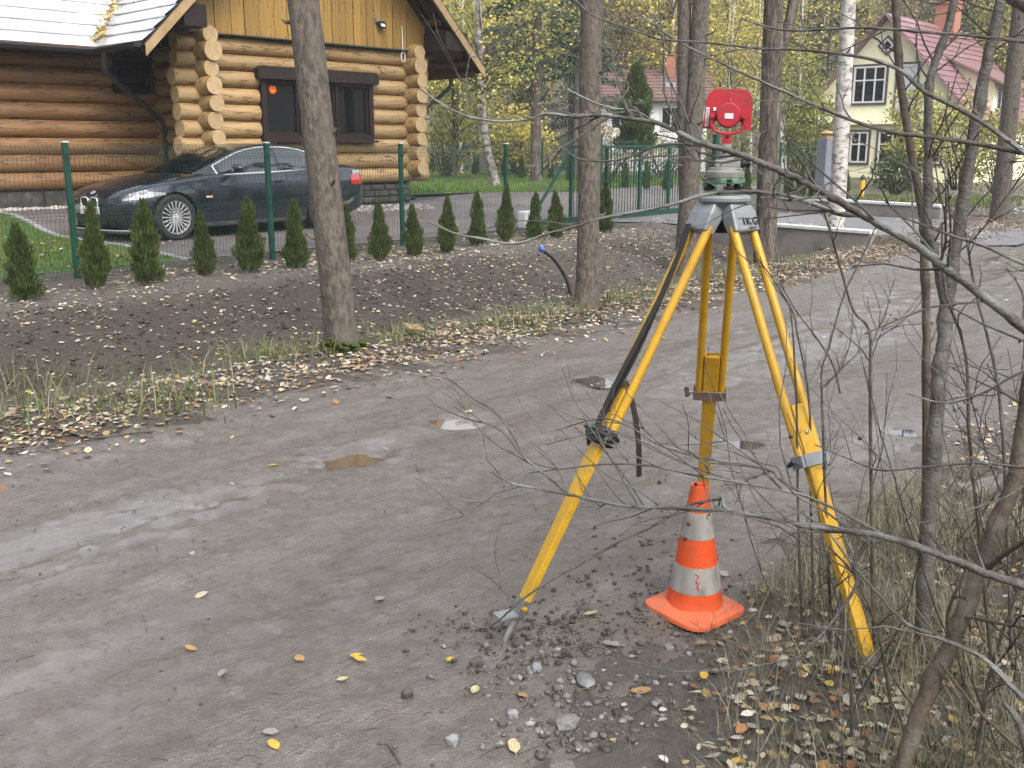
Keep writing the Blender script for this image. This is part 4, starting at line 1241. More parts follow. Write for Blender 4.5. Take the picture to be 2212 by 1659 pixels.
for k in range(46):
    th = random.uniform(0, 6.28); rr = random.uniform(.05, .42)
    mb.blob((p5.x + .16 + rr * math.cos(th), p5.y - .05 + rr * .6 * math.sin(th), p5.z + .14 * (1 - rr / .45) + .01), random.uniform(.04, .085), 1, .3, sc=(1, 1, .6))
mb.build('root_mound', M['bark_pine'], t5, smooth=False)
t6, p6, d6 = road_tree('spruce_tree', 'grey trunk rising from the gravel heap at the far bend', 2158, 474, 2205, 0.17, 0.15, M['bark'], 6, crown=('n', 7.5, 2.6, 3500, GREEN_N), flare=0.25)

# ---- trees of the gardens
t7p = hit(1072, 402)
bt = thing('birch_tree', 'slender curved birch with yellow leaves on the back lawn', 'tree', tuple(t7p))
q = at(1042, 230, t7p.y) - t7p
trunk_mesh([Vector((0, 0, -.1)), Vector((-.12, 0, .5)), Vector((q.x * .7, 0, q.z * .5)), Vector((q.x, 0, q.z)), Vector((q.x - .1, 0, q.z + 2.5)), Vector((q.x, 0, q.z + 6))], [.15, .13, .12, .11, .09, .03], M['bark_birch_grey'], seed=21, flare=.4).parent = bt
me, cc = leaf_crown((q.x + .5, 0, q.z + 1.6), (0, 0, .6), (2.6, 2.2, 2.7), 80, 34, 0.055, YELL + YGREEN, 22, 0.42)
cr = link('crown', me, bt)
mb = MB()
for c in cc[::2]:
    a = Vector((q.x, 0, q.z + max(-.3, (c[2] - q.z) * .45)))
    m_ = a.lerp(Vector(c), .5) + Vector((0, 0, .2))
    mb.tube(smooth_path([a, m_, Vector(c)], 4), [.03, .025, .02, .016, .013, .01, .008, .007, .005], 5)
mb.build('branches', M['twig'], bt, local=True, smooth=True)
t8p = hit(1157, 393)
pt = thing('pine_tree', 'tall straight pine with thin dark boughs behind the back lawn', 'tree', tuple(t8p))
trunk_mesh([Vector((0, 0, -.1)), Vector((0, 0, 1.5)), Vector((.0, 0, 4)), Vector((0.05, 0, 8)), Vector((0, 0, 12))], [.2, .18, .17, .14, .05], M['bark_pine'], seed=25, flare=.25).parent = pt
link('crown', needle_crown((0, 0, 0), 3.0, 12, 3.0, 6500, GREEN_N, 26), pt)
mb = MB()
for k in range(26):
    z = random.uniform(2.4, 9); th = random.uniform(0, 6.28); L_ = random.uniform(.8, 2.4) * (1 - z / 14)
    mb.tube([(0, 0, z), (L_ * .5 * math.cos(th), L_ * .5 * math.sin(th), z + .06), (L_ * math.cos(th), L_ * math.sin(th), z - .12)], [.035, .022, .008], 5)
mb.build('boughs', M['bark_pine'], pt, local=True, smooth=True)
p = at(1372, 304, 37.0)
ct = thing('cypress_tree', 'narrow dark columnar conifer in front of the white house', 'tree', (p.x, p.y, p.z - .4))
h = at(1372, 140, 37.0).z - p.z + .4
f = link('foliage', thuja_mesh(31, 7000, 1.0, 0.19), ct); f.scale = (h, h * .98, h)
bt_ = link('trunk', stem_me, ct); bt_.scale = (4, 4, h)

# ---- background wood
def proto_leaf(seed, cols, h, rx, nclump=90, per=50, size=0.08, trunk=M['bark'], tr=0.11):
    t = thing('wood_tree', 'x', 'tree')
    trunk_mesh([Vector((0, 0, -.3)), Vector((.1, 0, h * .3)), Vector((-.1, .1, h * .6)), Vector((0, 0, h))], [tr, tr * .8, tr * .55, .02], trunk, seed=seed, flare=.3, n=10).parent = t
    me, cc = leaf_crown((0, 0, h * .62), (0, 0, 0), (rx, rx, h * .36), nclump, per, size, cols, seed, rx * .2)
    link('crown', me, t)
    mb = MB()
    for c in cc[::2]:
        a = Vector((0, 0, max(h * .25, c[2] - rx * .8)))
        mb.tube([a, a.lerp(Vector(c), .5) + Vector((0, 0, .15)), Vector(c)], [.035, .022, .008], 4)
    mb.build('branches', M['twig'], t, local=True)
    return t
def proto_spruce(seed, h, r):
    t = thing('wood_tree', 'x', 'tree')
    trunk_mesh([Vector((0, 0, -.3)), Vector((0, 0, h * .5)), Vector((0, 0, h))], [.16, .12, .02], M['bark'], seed=seed, flare=.2, n=10).parent = t
    link('crown', needle_crown((0, 0, 0), h * .12, h, r, 6500, GREEN_N, seed), t)
    return t
PB = [proto_leaf(41, YELL, 12, 2.6, trunk=M['bark_birch']), proto_leaf(42, YGREEN, 11, 2.8), proto_leaf(43, BROWNL, 13, 2.4), proto_leaf(44, YELL + BROWNL, 12, 3.0, 60, 30, trunk=M['bark_birch'])]
PS = [proto_spruce(51, 15, 3.0), proto_spruce(52, 13, 2.6)]
protos = [(PB[0], 'birch_tree', 'yellow leaved birch in the wood behind the houses', 'birches in the wood'), (PB[1], 'alder_tree', 'yellow green leafy tree in the wood behind the houses', 'green trees in the wood'),
          (PB[2], 'oak_tree', 'brown leaved tree in the wood behind the houses', 'brown trees in the wood'), (PB[3], 'birch_tree', 'sparse golden birch in the wood behind the houses', 'golden birches in the wood'),
          (PS[0], 'spruce_tree', 'tall dark green spruce in the wood behind the houses', 'spruces in the wood'), (PS[1], 'spruce_tree', 'shorter dense spruce in the wood behind the houses', 'short spruces in the wood')]
for pr, nm, lb, gp in protos:
    pr.name = nm; tag(pr, lb, 'tree', gp)
used = [False] * 6
def wood(k, X, Y, sc, rz, label=None, group=None):
    pr = protos[k][0]
    loc = (X, Y, tz(X, Y) - .2)
    if not used[k]:
        used[k] = True; o = pr; o.location = loc; o.rotation_euler = (0, 0, rz); o.scale = (sc, sc, sc)
    else:
        o = copy_tree(pr, loc, rz, (sc, sc, sc))
        if label: o['label'] = label; o['group'] = group
    return o
random.seed(17)
spots = []
for row, (Yd, step, x0, x1) in enumerate(((58, 3.6, -10, 34), (66, 3.8, -14, 40), (75, 4.0, -14, 46), (86, 4.4, -16, 52), (98, 5.0, -18, 58))):
    X = x0
    while X < x1:
        spots.append((X + random.uniform(-1.2, 1.2), Yd + random.uniform(-3, 3), row)); X += step
for (X, Y, row) in spots:
    u = X / Y
    k = random.choices(range(6), [3, 2, 2.5, 2.5, 2.2, 1.5] if row < 3 else [2, 1, 3, 2, 3, 1.5])[0]
    wood(k, X, Y, random.uniform(.85, 1.3), random.uniform(0, 6.28))
# a few nearer garden trees placed by what the photo shows
for (dx_, Yd, k, sc) in ((985, 40, 1, .62), (1000, 47, 0, .9), (930, 52, 0, 1.0), (1100, 52, 4, .95), (1240, 50, 5, .9), (1310, 60, 4, 1.0), (1560, 44, 3, .62), (1610, 46, 0, .7), (1700, 52, 3, .95), (1760, 56, 4, .9),
                         (1690, 40, 1, .5), (1740, 60, 0, 1.0), (2080, 58, 4, 1.05), (2150, 54, 0, 1.0), (2220, 50, 3, .9), (1330, 56, 2, .8), (1420, 62, 2, 1.0), (2010, 64, 5, 1.2), (1480, 58, 3, .8)):
    X = (dx_ - CX) / FOC * Yd
    wood(k, X, Yd, sc, random.uniform(0, 6.28))
# the wood goes on round the road, behind and beside the viewer
random.seed(29)
for (X, Y) in [(-15, 3), (-17, 9), (-19, 15), (-14, -4), (-9, -9), (-4, -12), (2, -11), (7, -9), (12, -6), (15, 0), (17, 6), (-21, 4), (-18, -5), (-12, -14), (-5, -18), (3, -17), (10, -14), (17, -8), (21, 2), (22, 10), (24, 17), (-24, 12), (-26, 20), (8, -21), (-1, -23), (-23, -10), (18, 14)]:
    wood(random.choice([4, 4, 5, 0, 2, 4]), X + random.uniform(-1, 1), Y + random.uniform(-1, 1), random.uniform(.95, 1.25), random.uniform(0, 6.28), 'tree of the wood standing on the near side of the road', 'near side wood')
# forest floor filler: far wood as one mass
rs = np.random.default_rng(77)
n = 26000
Y = rs.uniform(88, 150, n); X = rs.uniform(-.45, .75, n) * Y; Z = terrain(X, Y) + rs.uniform(0, 1, n) ** 1.3 * 17
V, F, C = leaf_faces(np.stack([X, Y, Z], 1), 0.42, BROWNL + GREEN_N + [(.2, .17, .12), (.14, .12, .1)], 0.1)
tag(link('far_wood', np_mesh('far_wood', V, F, M['leaf'], C)), 'brown and green mass of distant wood on the slope', 'wood', kind='stuff')

# ---- garden shrubs
def shrub(name, label, x, yb, Yd, w, h, cols, seed, n=42, per=34, size=.055, group=None, dx_=0):
    p = at(x, yb, Yd); z = tz(p.x, p.y)
    t = thing(name, label, 'shrub', (p.x, p.y, z), 0, group)
    me, cc = leaf_crown((0, 0, h * .55), (0, 0, 0), (w, w * .8, h * .5), n, per, size, cols, seed, w * .16)
    link('foliage', me, t)
    mb = MB()
    for c in cc[::2]:
        a = Vector((c[0] * .2, c[1] * .2, 0)); mb.tube([a, a.lerp(Vector(c), .5) + Vector((0, 0, .1)), Vector(c)], [.02, .014, .006], 4)
    mb.build('stems', M['twig'], t, local=True)
    return t
shrub('garden_shrub', 'tall leafy green shrub against the yellow gable wall', 1762, 330, 40, 1.1, 3.6, GREENL + YGREEN, 61, 60, 40, .07)
shrub('garden_shrub', 'yellow leaved shrub under the yellow house windows', 1965, 360, 37, 1.0, 3.4, YELL + YGREEN, 62, 60, 36, .06)
shrub('garden_shrub', 'broad golden shrub below the red roof edge', 2075, 380, 34, 1.6, 2.9, YELL + GREENL, 63, 80, 40, .06)
shrub('garden_shrub', 'dark green rounded shrub beside the garden lamp', 1935, 405, 32, .8, 1.3, [(.05, .085, .02), (.07, .1, .03)], 64, 46, 40, .05)
shrub('garden_shrub', 'loose yellow green shrub at the road bend', 2160, 420, 28, 1.3, 2.3, YGREEN + BROWNL, 65, 60, 30, .045)
shrub('garden_shrub', 'orange brown shrub behind the grey pillar', 1725, 350, 42, 1.0, 2.2, BROWNL + YELL, 66, 50, 36, .06)
shrub('garden_shrub', 'bright yellow shrub behind the birch trunk', 1130, 300, 44, 1.6, 3.0, YELL, 67, 60, 36, .07)
shrub('garden_shrub', 'yellow and green shrub beside the log corner', 965, 330, 42, 1.6, 3.0, YELL + GREENL, 68, 70, 36, .07)
shrub('garden_shrub', 'fresh green shrub between birch and pine trunks', 1105, 330, 46, 1.5, 2.4, GREENL, 69, 60, 36, .07)
shrub('garden_shrub', 'rusty low shrub left of the columnar conifer', 1320, 300, 43, 1.5, 2.0, BROWNL, 70, 60, 30, .06)
shrub('garden_shrub', 'brown hedge shrub right of the columnar conifer', 1440, 310, 42, 1.8, 2.0, BROWNL + GREENL, 71, 60, 30, .06)
shrub('garden_shrub', 'mixed brown shrub behind the red target', 1580, 320, 41, 1.9, 2.4, BROWNL + YGREEN, 72, 70, 30, .06)

# ================================================================ far houses
M['y_wall'] = mat('yellow_plaster', (0.86, 0.83, 0.58), (0.80, 0.77, 0.53), scale=3, rough=0.85)
M['w_wall'] = mat('white_plaster', (0.72, 0.72, 0.72), (0.64, 0.65, 0.66), scale=3, rough=0.85)
M['red_roof'] = mat('red_roof', (0.2, 0.105, 0.112), (0.165, 0.085, 0.092), scale=5, rough=0.35, c3=(0.23, 0.135, 0.14), scale3=2)
M['brown_roof'] = mat('brown_roof', (0.17, 0.11, 0.10), (0.13, 0.08, 0.075), scale=5, rough=0.5)
M['brick'] = mat('chimney_brick', (0.33, 0.14, 0.085), (0.26, 0.105, 0.065), scale=10, rough=0.85, bump=0.4)
M['trim'] = mat('brown_trim', (0.09, 0.05, 0.04), rough=0.6)
M['curtain'] = mat('curtain', (0.35, 0.37, 0.38), (0.12, 0.13, 0.14), scale=9, rough=0.6, stretch=(6, 1, .4))
def far_window(parent, x0, x1, z0, z1, y, cols=2, transom=None, trim=True, frame=0.07, blind=False):
    """a window in a wall facing local -y"""
    wdw = MB()
    if trim:
        for (a, b_, c, d) in ((x0 - .09, x1 + .09, z0 - .09, z0 - .005), (x0 - .09, x1 + .09, z1 + .005, z1 + .09), (x0 - .09, x0 - .005, z0, z1), (x1 + .005, x1 + .09, z0, z1)):
            wdw.box(((a + b_) / 2, y - .03, (c + d) / 2), (b_ - a, .07, d - c))
    else:
        wdw.box(((x0 + x1) / 2, y - .02, z0 - .04), (x1 - x0 + .1, .1, .05))
    wdw = wdw.build('window', M['trim'] if trim else M['w_wall'], parent, local=True)
    fr = MB()
    for (a, b_, c, d) in ((x0, x1, z0, z0 + frame), (x0, x1, z1 - frame, z1), (x0, x0 + frame, z0 + frame, z1 - frame), (x1 - frame, x1, z0 + frame, z1 - frame)):
        fr.box(((a + b_) / 2, y - .035, (c + d) / 2), (b_ - a, .07, d - c))
    fr.build('frame', M['white'], wdw, local=True)
    for k in range(1, cols):
        xm = x0 + (x1 - x0) * k / cols
        MB().box((xm, y - .03, (z0 + z1) / 2), (.06, .055, z1 - z0 - 2 * frame)).build('glazing_bar', M['white'], wdw, local=True)
    if transom:
        zt = z0 + (z1 - z0) * transom
        MB().box(((x0 + x1) / 2, y - .028, zt), (x1 - x0 - 2 * frame, .05, .06)).build('glazing_bar', M['white'], wdw, local=True)
    MB().box(((x0 + x1) / 2, y - .008, (z0 + z1) / 2), (x1 - x0 - frame, .012, z1 - z0 - frame)).build('pane', M['white'] if blind else M['pane'], wdw, local=True)
    return wdw
# yellow house: local x along the gable front, y along the ridge
YP = at(1895, 376, 44.0)
yh = thing('yellow_house', 'pale yellow gabled house with dark red roof and dormer', 'house', (YP.x, YP.y, tz(YP.x, YP.y) - .1), math.atan2(-0.67, 0.74))
gw, gd = 3.55, 9.0
zr = at(1895, 30, 44).z - yh.location.z
ze = 2.55
slp = (zr - ze) / (gw + .35)
b = MB(); b.prism([(-gw, 0, -.3), (gw, 0, -.3), (gw, 0, zr - gw * slp - .1), (0, 0, zr - .12), (-gw, 0, zr - gw * slp - .1)], (0, gd, 0))
b.build('wall', M['y_wall'], yh, local=True)
for sg in (-1, 1):
    e = Vector((sg * (gw + .45), 0, zr - (gw + .45) * slp)); r = Vector((0, 0, zr))
    up_ = (r - e); L_ = up_.length; un = up_ / L_
    nrm = Vector((sg * slp, 0, 1)).normalized()
    rf = MB().add([e + Vector((0, -.45, 0)), e + Vector((0, gd + .3, 0)), r + Vector((0, gd + .3, 0)), r + Vector((0, -.45, 0)), e + Vector((0, -.45, -.1)), e + Vector((0, gd + .3, -.1)), r + Vector((0, gd + .3, -.1)), r + Vector((0, -.45, -.1))],
             [(0, 1, 2, 3), (7, 6, 5, 4), (0, 4, 5, 1), (0, 3, 7, 4), (1, 5, 6, 2)]).build('roof', M['red_roof'], yh, local=True)
    nr = 17
    for k in range(nr):
        a = e + un * (L_ * k / nr)
        MB().add([a + Vector((0, -.46, 0)) + nrm * .045, a + Vector((0, gd + .31, 0)) + nrm * .045, a + Vector((0, gd + .31, 0)) + un * (L_ / nr) + nrm * .008, a + Vector((0, -.46, 0)) + un * (L_ / nr) + nrm * .008,
                  a + Vector((0, -.46, 0)), a + Vector((0, gd + .31, 0))], [(0, 1, 2, 3), (4, 5, 1, 0)]).build('tile_row', M['red_roof'], rf, local=True)
    MB().bar(e + Vector((0, -.47, -.05)), r + Vector((0, -.47, -.05)), .05, .2, (0, -1, 0)).build('barge_board', M['red_roof'], rf, local=True)
# ledge between the floors, windows
MB().box((0, -.1, 2.42), (2 * gw + .3, .34, .13)).build('ledge', M['y_wall'], yh, local=True)
far_window(yh, -1.35, 0.05, 3.25, 4.75, 0, 3, .62)
far_window(yh, 0.55, 1.35, 2.75, 4.75, 0, 1, None, True, .1, True)
for (x0, x1) in ((-3.05, -1.9), (-1.3, -.5), (-.05, 1.15), (1.6, 2.6)):
    far_window(yh, x0, x1, .75, 2.05, 0, 2, .6)
# diamond window near the ridge
zd = zr - 1.25
dm = MB().prism([(0, -.06, zd - .42), (.42, -.06, zd), (0, -.06, zd + .42), (-.42, -.06, zd)], (0, .07, 0)).build('diamond_window', M['trim'], yh, local=True)
MB().prism([(0, -.09, zd - .30), (.30, -.09, zd), (0, -.09, zd + .30), (-.30, -.09, zd)], (0, .028, 0)).build('frame', M['white'], dm, local=True)
MB().prism([(0, -.1, zd - .19), (.19, -.1, zd), (0, -.1, zd + .19), (-.19, -.1, zd)], (0, .008, 0)).build('pane', M['pane'], dm, local=True)
# dormer on the right slope (faces local +x)
dz0, dy0, dy1 = 2.75, 2.6, 5.8
xs_ = (zr - dz0) / slp
dorm = MB().add([(xs_ - .1, dy0, dz0), (xs_ - .1, dy1, dz0), (xs_ - .1, dy1, dz0 + 1.30), (xs_ - .1, dy0, dz0 + 1.30), ((zr - dz0 - 2.45) / slp - .05, dy0, dz0 + 2.42), ((zr - dz0 - 2.45) / slp - .05, dy1, dz0 + 2.42), (xs_ - .6, dy0, dz0 - .1), (xs_ - .6, dy1, dz0 - .1)],
                [(0, 1, 2, 3), (0, 3, 4, 6), (1, 7, 5, 2), (3, 2, 5, 4)]).build('dormer', M['y_wall'], yh, local=True)
dr0 = Vector((xs_ + .45, dy0 - .35, dz0 + 1.25)); top_x = (zr - dz0 - 2.45) / slp
MB().add([(xs_ + .45, dy0 - .35, dz0 + 1.2), (xs_ + .45, dy1 + .35, dz0 + 1.2), (top_x, dy1 + .35, dz0 + 2.5), (top_x, dy0 - .35, dz0 + 2.5), (xs_ + .45, dy0 - .35, dz0 + 1.1), (xs_ + .45, dy1 + .35, dz0 + 1.1), (top_x, dy1 + .35, dz0 + 2.4), (top_x, dy0 - .35, dz0 + 2.4)],
         [(0, 1, 2, 3), (7, 6, 5, 4), (0, 4, 5, 1), (0, 3, 7, 4), (1, 5, 6, 2)]).build('dormer_roof', M['red_roof'], dorm, local=True)
for k in range(2):
    y0 = dy0 + .35 + k * 1.35
    MB().box((xs_ - .085, y0 + .55, dz0 + .65), (.06, 1.1, .95)).build('dormer_window', M['white'], dorm, local=True)
    for j in (0, 1):
        MB().box((xs_ - .06, y0 + .3 + j * .5, dz0 + .65), (.03, .4, .8)).build('pane', M['pane'], dorm, local=True)
ch = MB().box((.35, 5.6, zr + .15), (.9, .75, 1.5)).build('chimney', M['brick'], yh, local=True)
MB().box((.35, 5.6, zr + .93), (1.05, .9, .08)).build('chimney_cap', M['brick'], ch, local=True)

# white house: its long roof slope faces the camera
WP = at(1400, 300, 52.0)
wh = thing('white_house', 'white house with brown tiled roof and brick chimney', 'house', (WP.x, WP.y, tz(WP.x, WP.y)), math.radians(-6))
zE = at(1400, 208, 52).z - wh.location.z; zR = at(1400, 150, 55).z - wh.location.z
MB().box((0.1, 3.2, zE / 2), (5.6, 6.4, zE + .1)).build('wall', M['w_wall'], wh, local=True)
rf = MB().add([(-3.4, -.5, zE - .12), (3.3, -.5, zE - .12), (3.3, 3.2, zR), (-3.4, 3.2, zR), (3.3, 6.9, zE - .12), (-3.4, 6.9, zE - .12), (-3.4, -.5, zE - .24), (3.3, -.5, zE - .24), (3.3, 3.2, zR - .12), (-3.4, 3.2, zR - .12), (3.3, 6.9, zE - .24), (-3.4, 6.9, zE - .24)],
         [(0, 1, 2, 3), (3, 2, 4, 5), (6, 9, 8, 7), (9, 11, 10, 8), (0, 6, 7, 1), (1, 7, 8, 2), (2, 8, 10, 4), (0, 3, 9, 6), (3, 5, 11, 9), (4, 10, 11, 5)]).build('roof', M['brown_roof'], wh, local=True)
for k in range(9):
    f0, f1 = k / 9, (k + 1) / 9
    y0, z0 = -.5 + 3.7 * f0, zE - .12 + (zR - zE + .12) * f0; y1, z1 = -.5 + 3.7 * f1, zE - .12 + (zR - zE + .12) * f1
    MB().add([(-3.41, y0 - .02, z0 + .05), (3.31, y0 - .02, z0 + .05), (3.31, y1, z1 + .008), (-3.41, y1, z1 + .008), (-3.41, y0, z0 - .02), (3.31, y0, z0 - .02)], [(0, 1, 2, 3), (4, 5, 1, 0)]).build('tile_row', M['brown_roof'], rf, local=True)
MB().prism([(3.0, .05, zE), (3.0, 6.35, zE), (3.0, 3.2, zR - .2)], (-.2, 0, 0)).build('gable', M['w_wall'], wh, local=True)
ch = MB().box((1.1, 2.5, zR + .1), (.5, .5, 1.1)).build('chimney', M['brick'], wh, local=True)
MB().box((1.1, 2.5, zR + .66), (.6, .6, .07)).build('chimney_cap', M['brick'], ch, local=True)
sk = MB().box((1.05, 1.0, zE - .04 + (zR - zE) * .42), (.55, .75, .05), M=Matrix.Rotation(math.atan((zR - zE) / 3.7), 3, 'X')).build('skylight', M['grey_cast'], rf, local=True)
far_window(wh, -1.9, -.9, zE - 1.6, zE - .5, 0, 2, None, False)
far_window(wh, .6, 1.6, zE - 1.6, zE - .5, 0, 2, None, False)
# pale green house behind the pine, barely seen
GP = at(1715, 300, 58.0)
gh = thing('green_roof_house', 'small house with pale green roof between pine and birch', 'house', (GP.x, GP.y, tz(GP.x, GP.y)), 0.2)
M['pale_green'] = mat('pale_green_roof', (0.3, 0.42, 0.4), (0.26, 0.37, 0.35), scale=4, rough=.5)
zg = at(1715, 235, 58).z - gh.location.z; zg2 = at(1715, 188, 60).z - gh.location.z
MB().box((0, 2.5, zg / 2), (4.2, 5, zg)).build('wall', M['w_wall'], gh, local=True)
MB().prism([(-2.5, -.4, zg - .1), (-2.5, 5.4, zg - .1), (-2.5, 2.5, zg2)], (5.0, 0, 0)).build('roof', M['pale_green'], gh, local=True)
far_window(gh, -.6, .5, zg - 1.5, zg - .4, 0, 2, None, False)

# ---- grey pillar and garden lamp
p = at(1778, 420, 27.0); p.z = tz(p.x, p.y)
pl = thing('gate_pillar', 'tall grey square pillar with wooden top beside the thujas', 'pillar', tuple(p), .5)
hp = at(1780, 300, p.y).z - p.z
wpx = 28 / FOC * p.y
MB().box((0, 0, hp / 2 - .2), (wpx, wpx, hp + .4)).build('shaft', mat('pillar_grey', (0.19, 0.2, 0.23), (0.16, 0.17, 0.2), scale=4, rough=.7), pl, local=True, bevel=.01)
MB().box((0, 0, hp + .04), (wpx * .7, wpx * .7, .08)).build('top_block', M['fascia'], pl, local=True, bevel=.01)
MB().lathe([(.14, 0), (.2, .06), (.1, .12), (0, .14)], (0, 0, hp + .08), 10).build('top_knob', M['fascia'], pl, local=True)
p = hit(1861, 424)
gl = thing('garden_lamp', 'short yellow garden lamp post with black sloping cap', 'garden lamp', tuple(p), .4)
hh = at(1861, 377, p.y).z - p.z
MB().lathe([(.07, -.05), (.07, hh * .75)], n=14).build('post', mat('lamp_yellow', (.75, .42, .03), (.65, .36, .03), scale=8, rough=.45), gl, local=True, smooth=True)
MB().lathe([(.078, hh * .75), (.078, hh * .88), (.0, hh * 1.02)], n=14).build('cap', M['black'], gl, local=True, smooth=40)
# ================================================================ parked car
M['car'] = mat('car_paint', (0.026, 0.031, 0.045), (0.022, 0.027, 0.04), scale=2, rough=0.2, metal=0.5, coat=1.0)
M['car_glass'] = mat('car_glass', (0.008, 0.010, 0.011), rough=0.02, spec=1.0, coat=1.0)
M['chrome'] = mat('chrome', (0.8, 0.81, 0.83), rough=0.22, metal=0.6)
M['alloy'] = mat('alloy', (0.6, 0.6, 0.61), (0.52, 0.52, 0.53), scale=12, rough=0.3, metal=0.3)
M['tyre'] = mat('tyre', (0.02, 0.02, 0.02), (0.035, 0.032, 0.03), scale=20, rough=0.85)
M['lamp'] = mat('lamp_glass', (0.35, 0.38, 0.38), (0.2, 0.22, 0.22), scale=10, rough=0.08, coat=1.0)
M['tail'] = mat('tail_lamp', (0.5, 0.012, 0.015), (0.4, 0.01, 0.012), scale=10, rough=0.12, coat=1.0)
M['amber'] = mat('amber', (0.8, 0.55, 0.25), rough=0.3)
M['sill_dirt'] = mat('sill', (0.03, 0.032, 0.037), (0.055, 0.05, 0.045), scale=5, rough=0.5, coat=.3)
pf = hit(380, 519)
CS = 1.045
CDX, CDY = 0.625, 0.7806
off = Vector((CDX, CDY, 0)) * (0.80 * CS)
side_in = Vector((-CDY, CDX, 0)) * (0.80 * CS)      # from the near wheel to the car's centre line
org = Vector((pf.x, pf.y, 0)) - off + side_in
car = thing('parked_car', 'dark blue two door coupe parked behind the wire fence', 'car', (org.x, org.y, pf.z + .005), math.atan2(CDY, CDX))
car.scale = (CS, CS, CS)
XS = [0, .05, .16, .45, .78, 1.1, 1.5, 2.0, 2.6, 3.2, 3.54, 3.9, 4.2, 4.42, 4.53, 4.58]
HW = [.50, .63, .74, .845, .88, .885, .88, .88, .885, .895, .90, .885, .86, .82, .76, .64]
ZS = [.60, .63, .68, .755, .81, .85, .895, .915, .93, .95, .965, .97, .96, .94, .88, .72]
ZC = [.61, .66, .73, .82, .88, .925, .97, .98, .99, 1.0, 1.01, 1.04, 1.045, 1.025, .93, .74]
ZB = [.30, .22, .18, .17, .17, .17, .17, .17, .17, .17, .17, .18, .21, .27, .32, .42]
def smooth1(x, xs, ys):
    ys = np.asarray(ys); x = np.asarray(x)
    return (np.interp(x - .05, xs, ys) + 2 * np.interp(x, xs, ys) + np.interp(x + .05, xs, ys)) / 4
def section(x):
    w = float(smooth1(x, XS, HW)); zs = float(smooth1(x, XS, ZS)); zc = float(smooth1(x, XS, ZC)); zb = float(smooth1(x, XS, ZB))
    pts = [(0, zb), (.6 * w, zb), (.88 * w, zb), (.955 * w, zb + .035), (.975 * w, zb + .10), (.985 * w, zb + .2), (1.0 * w, zb + .5 * (zs - zb)), (1.0 * w, zb + .72 * (zs - zb)),
           (.985 * w, zb + .82 * (zs - zb)), (.965 * w, zb + .86 * (zs - zb)), (.955 * w, zb + .95 * (zs - zb)), (.925 * w, zs), (.86 * w, zs + .35 * (zc - zs)), (.72 * w, zs + .66 * (zc - zs)), (.45 * w, zs + .9 * (zc - zs)), (.2 * w, zc - .004), (0, zc)]
    return pts
def side_y(x, z):
    pts = section(x)[3:12]
    return float(np.interp(z, [p[1] for p in pts], [p[0] for p in pts]))
def body():
    xs = np.concatenate([np.linspace(0, .2, 8), np.linspace(.25, 4.35, 64), np.linspace(4.4, 4.58, 8)])
    vs = []; n = 0
    for x in xs:
        pts = section(x)
        ring = pts + [(-p[0], p[1]) for p in pts[-2:0:-1]]
        n = len(ring)
        # the nose leans back a little towards the top
        vs += [(x, p[0], p[1]) for p in ring]
    fs = []
    for i in range(len(xs) - 1):
        for j in range(n):
            fs.append((i * n + j, i * n + (j + 1) % n, (i + 1) * n + (j + 1) % n, (i + 1) * n + j))
    fs += [tuple(range(n)), tuple(reversed(range((len(xs) - 1) * n, len(xs) * n)))]
    b = MB().add(vs, fs)
    me = b.mesh('body', M['car'], smooth=38)
    o = bpy.data.objects.new('body_tmp', me); COL.objects.link(o)
    cut = MB()
    for x in (.79, 3.54):
        for sg in (-1, 1):
            cut.tube([(x, sg * .62, .325), (x, sg * 1.05, .325)], .365, 40)
    cme = cut.mesh('cut', M['black']); c = bpy.data.objects.new('cut_tmp', cme); COL.objects.link(c)
    m = o.modifiers.new('b', 'BOOLEAN'); m.operation = 'DIFFERENCE'; m.object = c; m.solver = 'EXACT'
    dg = bpy.context.evaluated_depsgraph_get()
    me2 = bpy.data.meshes.new_from_object(o.evaluated_get(dg))
    bpy.data.objects.remove(o); bpy.data.objects.remove(c)
    me2.name = 'body'
    me2.polygons.foreach_set('use_smooth', [True] * len(me2.polygons))
    try: me2.set_sharp_from_angle(angle=math.radians(38))
    except Exception: pass
    return link('body', me2, car)
cb = body()
# ---- cabin
KX = [1.26, 1.5, 1.8, 2.1, 2.3, 2.6, 3.0, 3.3, 3.6, 3.9, 4.14]
KZ = [.955, 1.045, 1.175, 1.29, 1.335, 1.368, 1.36, 1.325, 1.25, 1.13, 1.03]
KB = [.70, .76, .80, .81, .81, .81, .80, .785, .75, .69, .62]
KR = [.66, .64, .61, .59, .58, .57, .565, .56, .555, .55, .55]
def cab(x):
    zr = float(smooth1(x, KX, KZ)); zb = float(smooth1(x, XS, ZS)) - .02
    wb = float(smooth1(x, KX, KB)); wr = float(smooth1(x, KX, KR))
    ze = max(zr - .06, zb + .002)
    return zr, zb, wb, wr, ze
def side_pt(x, z, out=0.0):
    zr, zb, wb, wr, ze = cab(x)
    t = 0 if ze - zb < 1e-4 else min(1, max(0, (z - zb) / (ze - zb)))
    return wb + (wr - wb) * t + .028 * 4 * t * (1 - t) + out
vs = []; fs = []; xs = np.linspace(1.26, 4.14, 60)
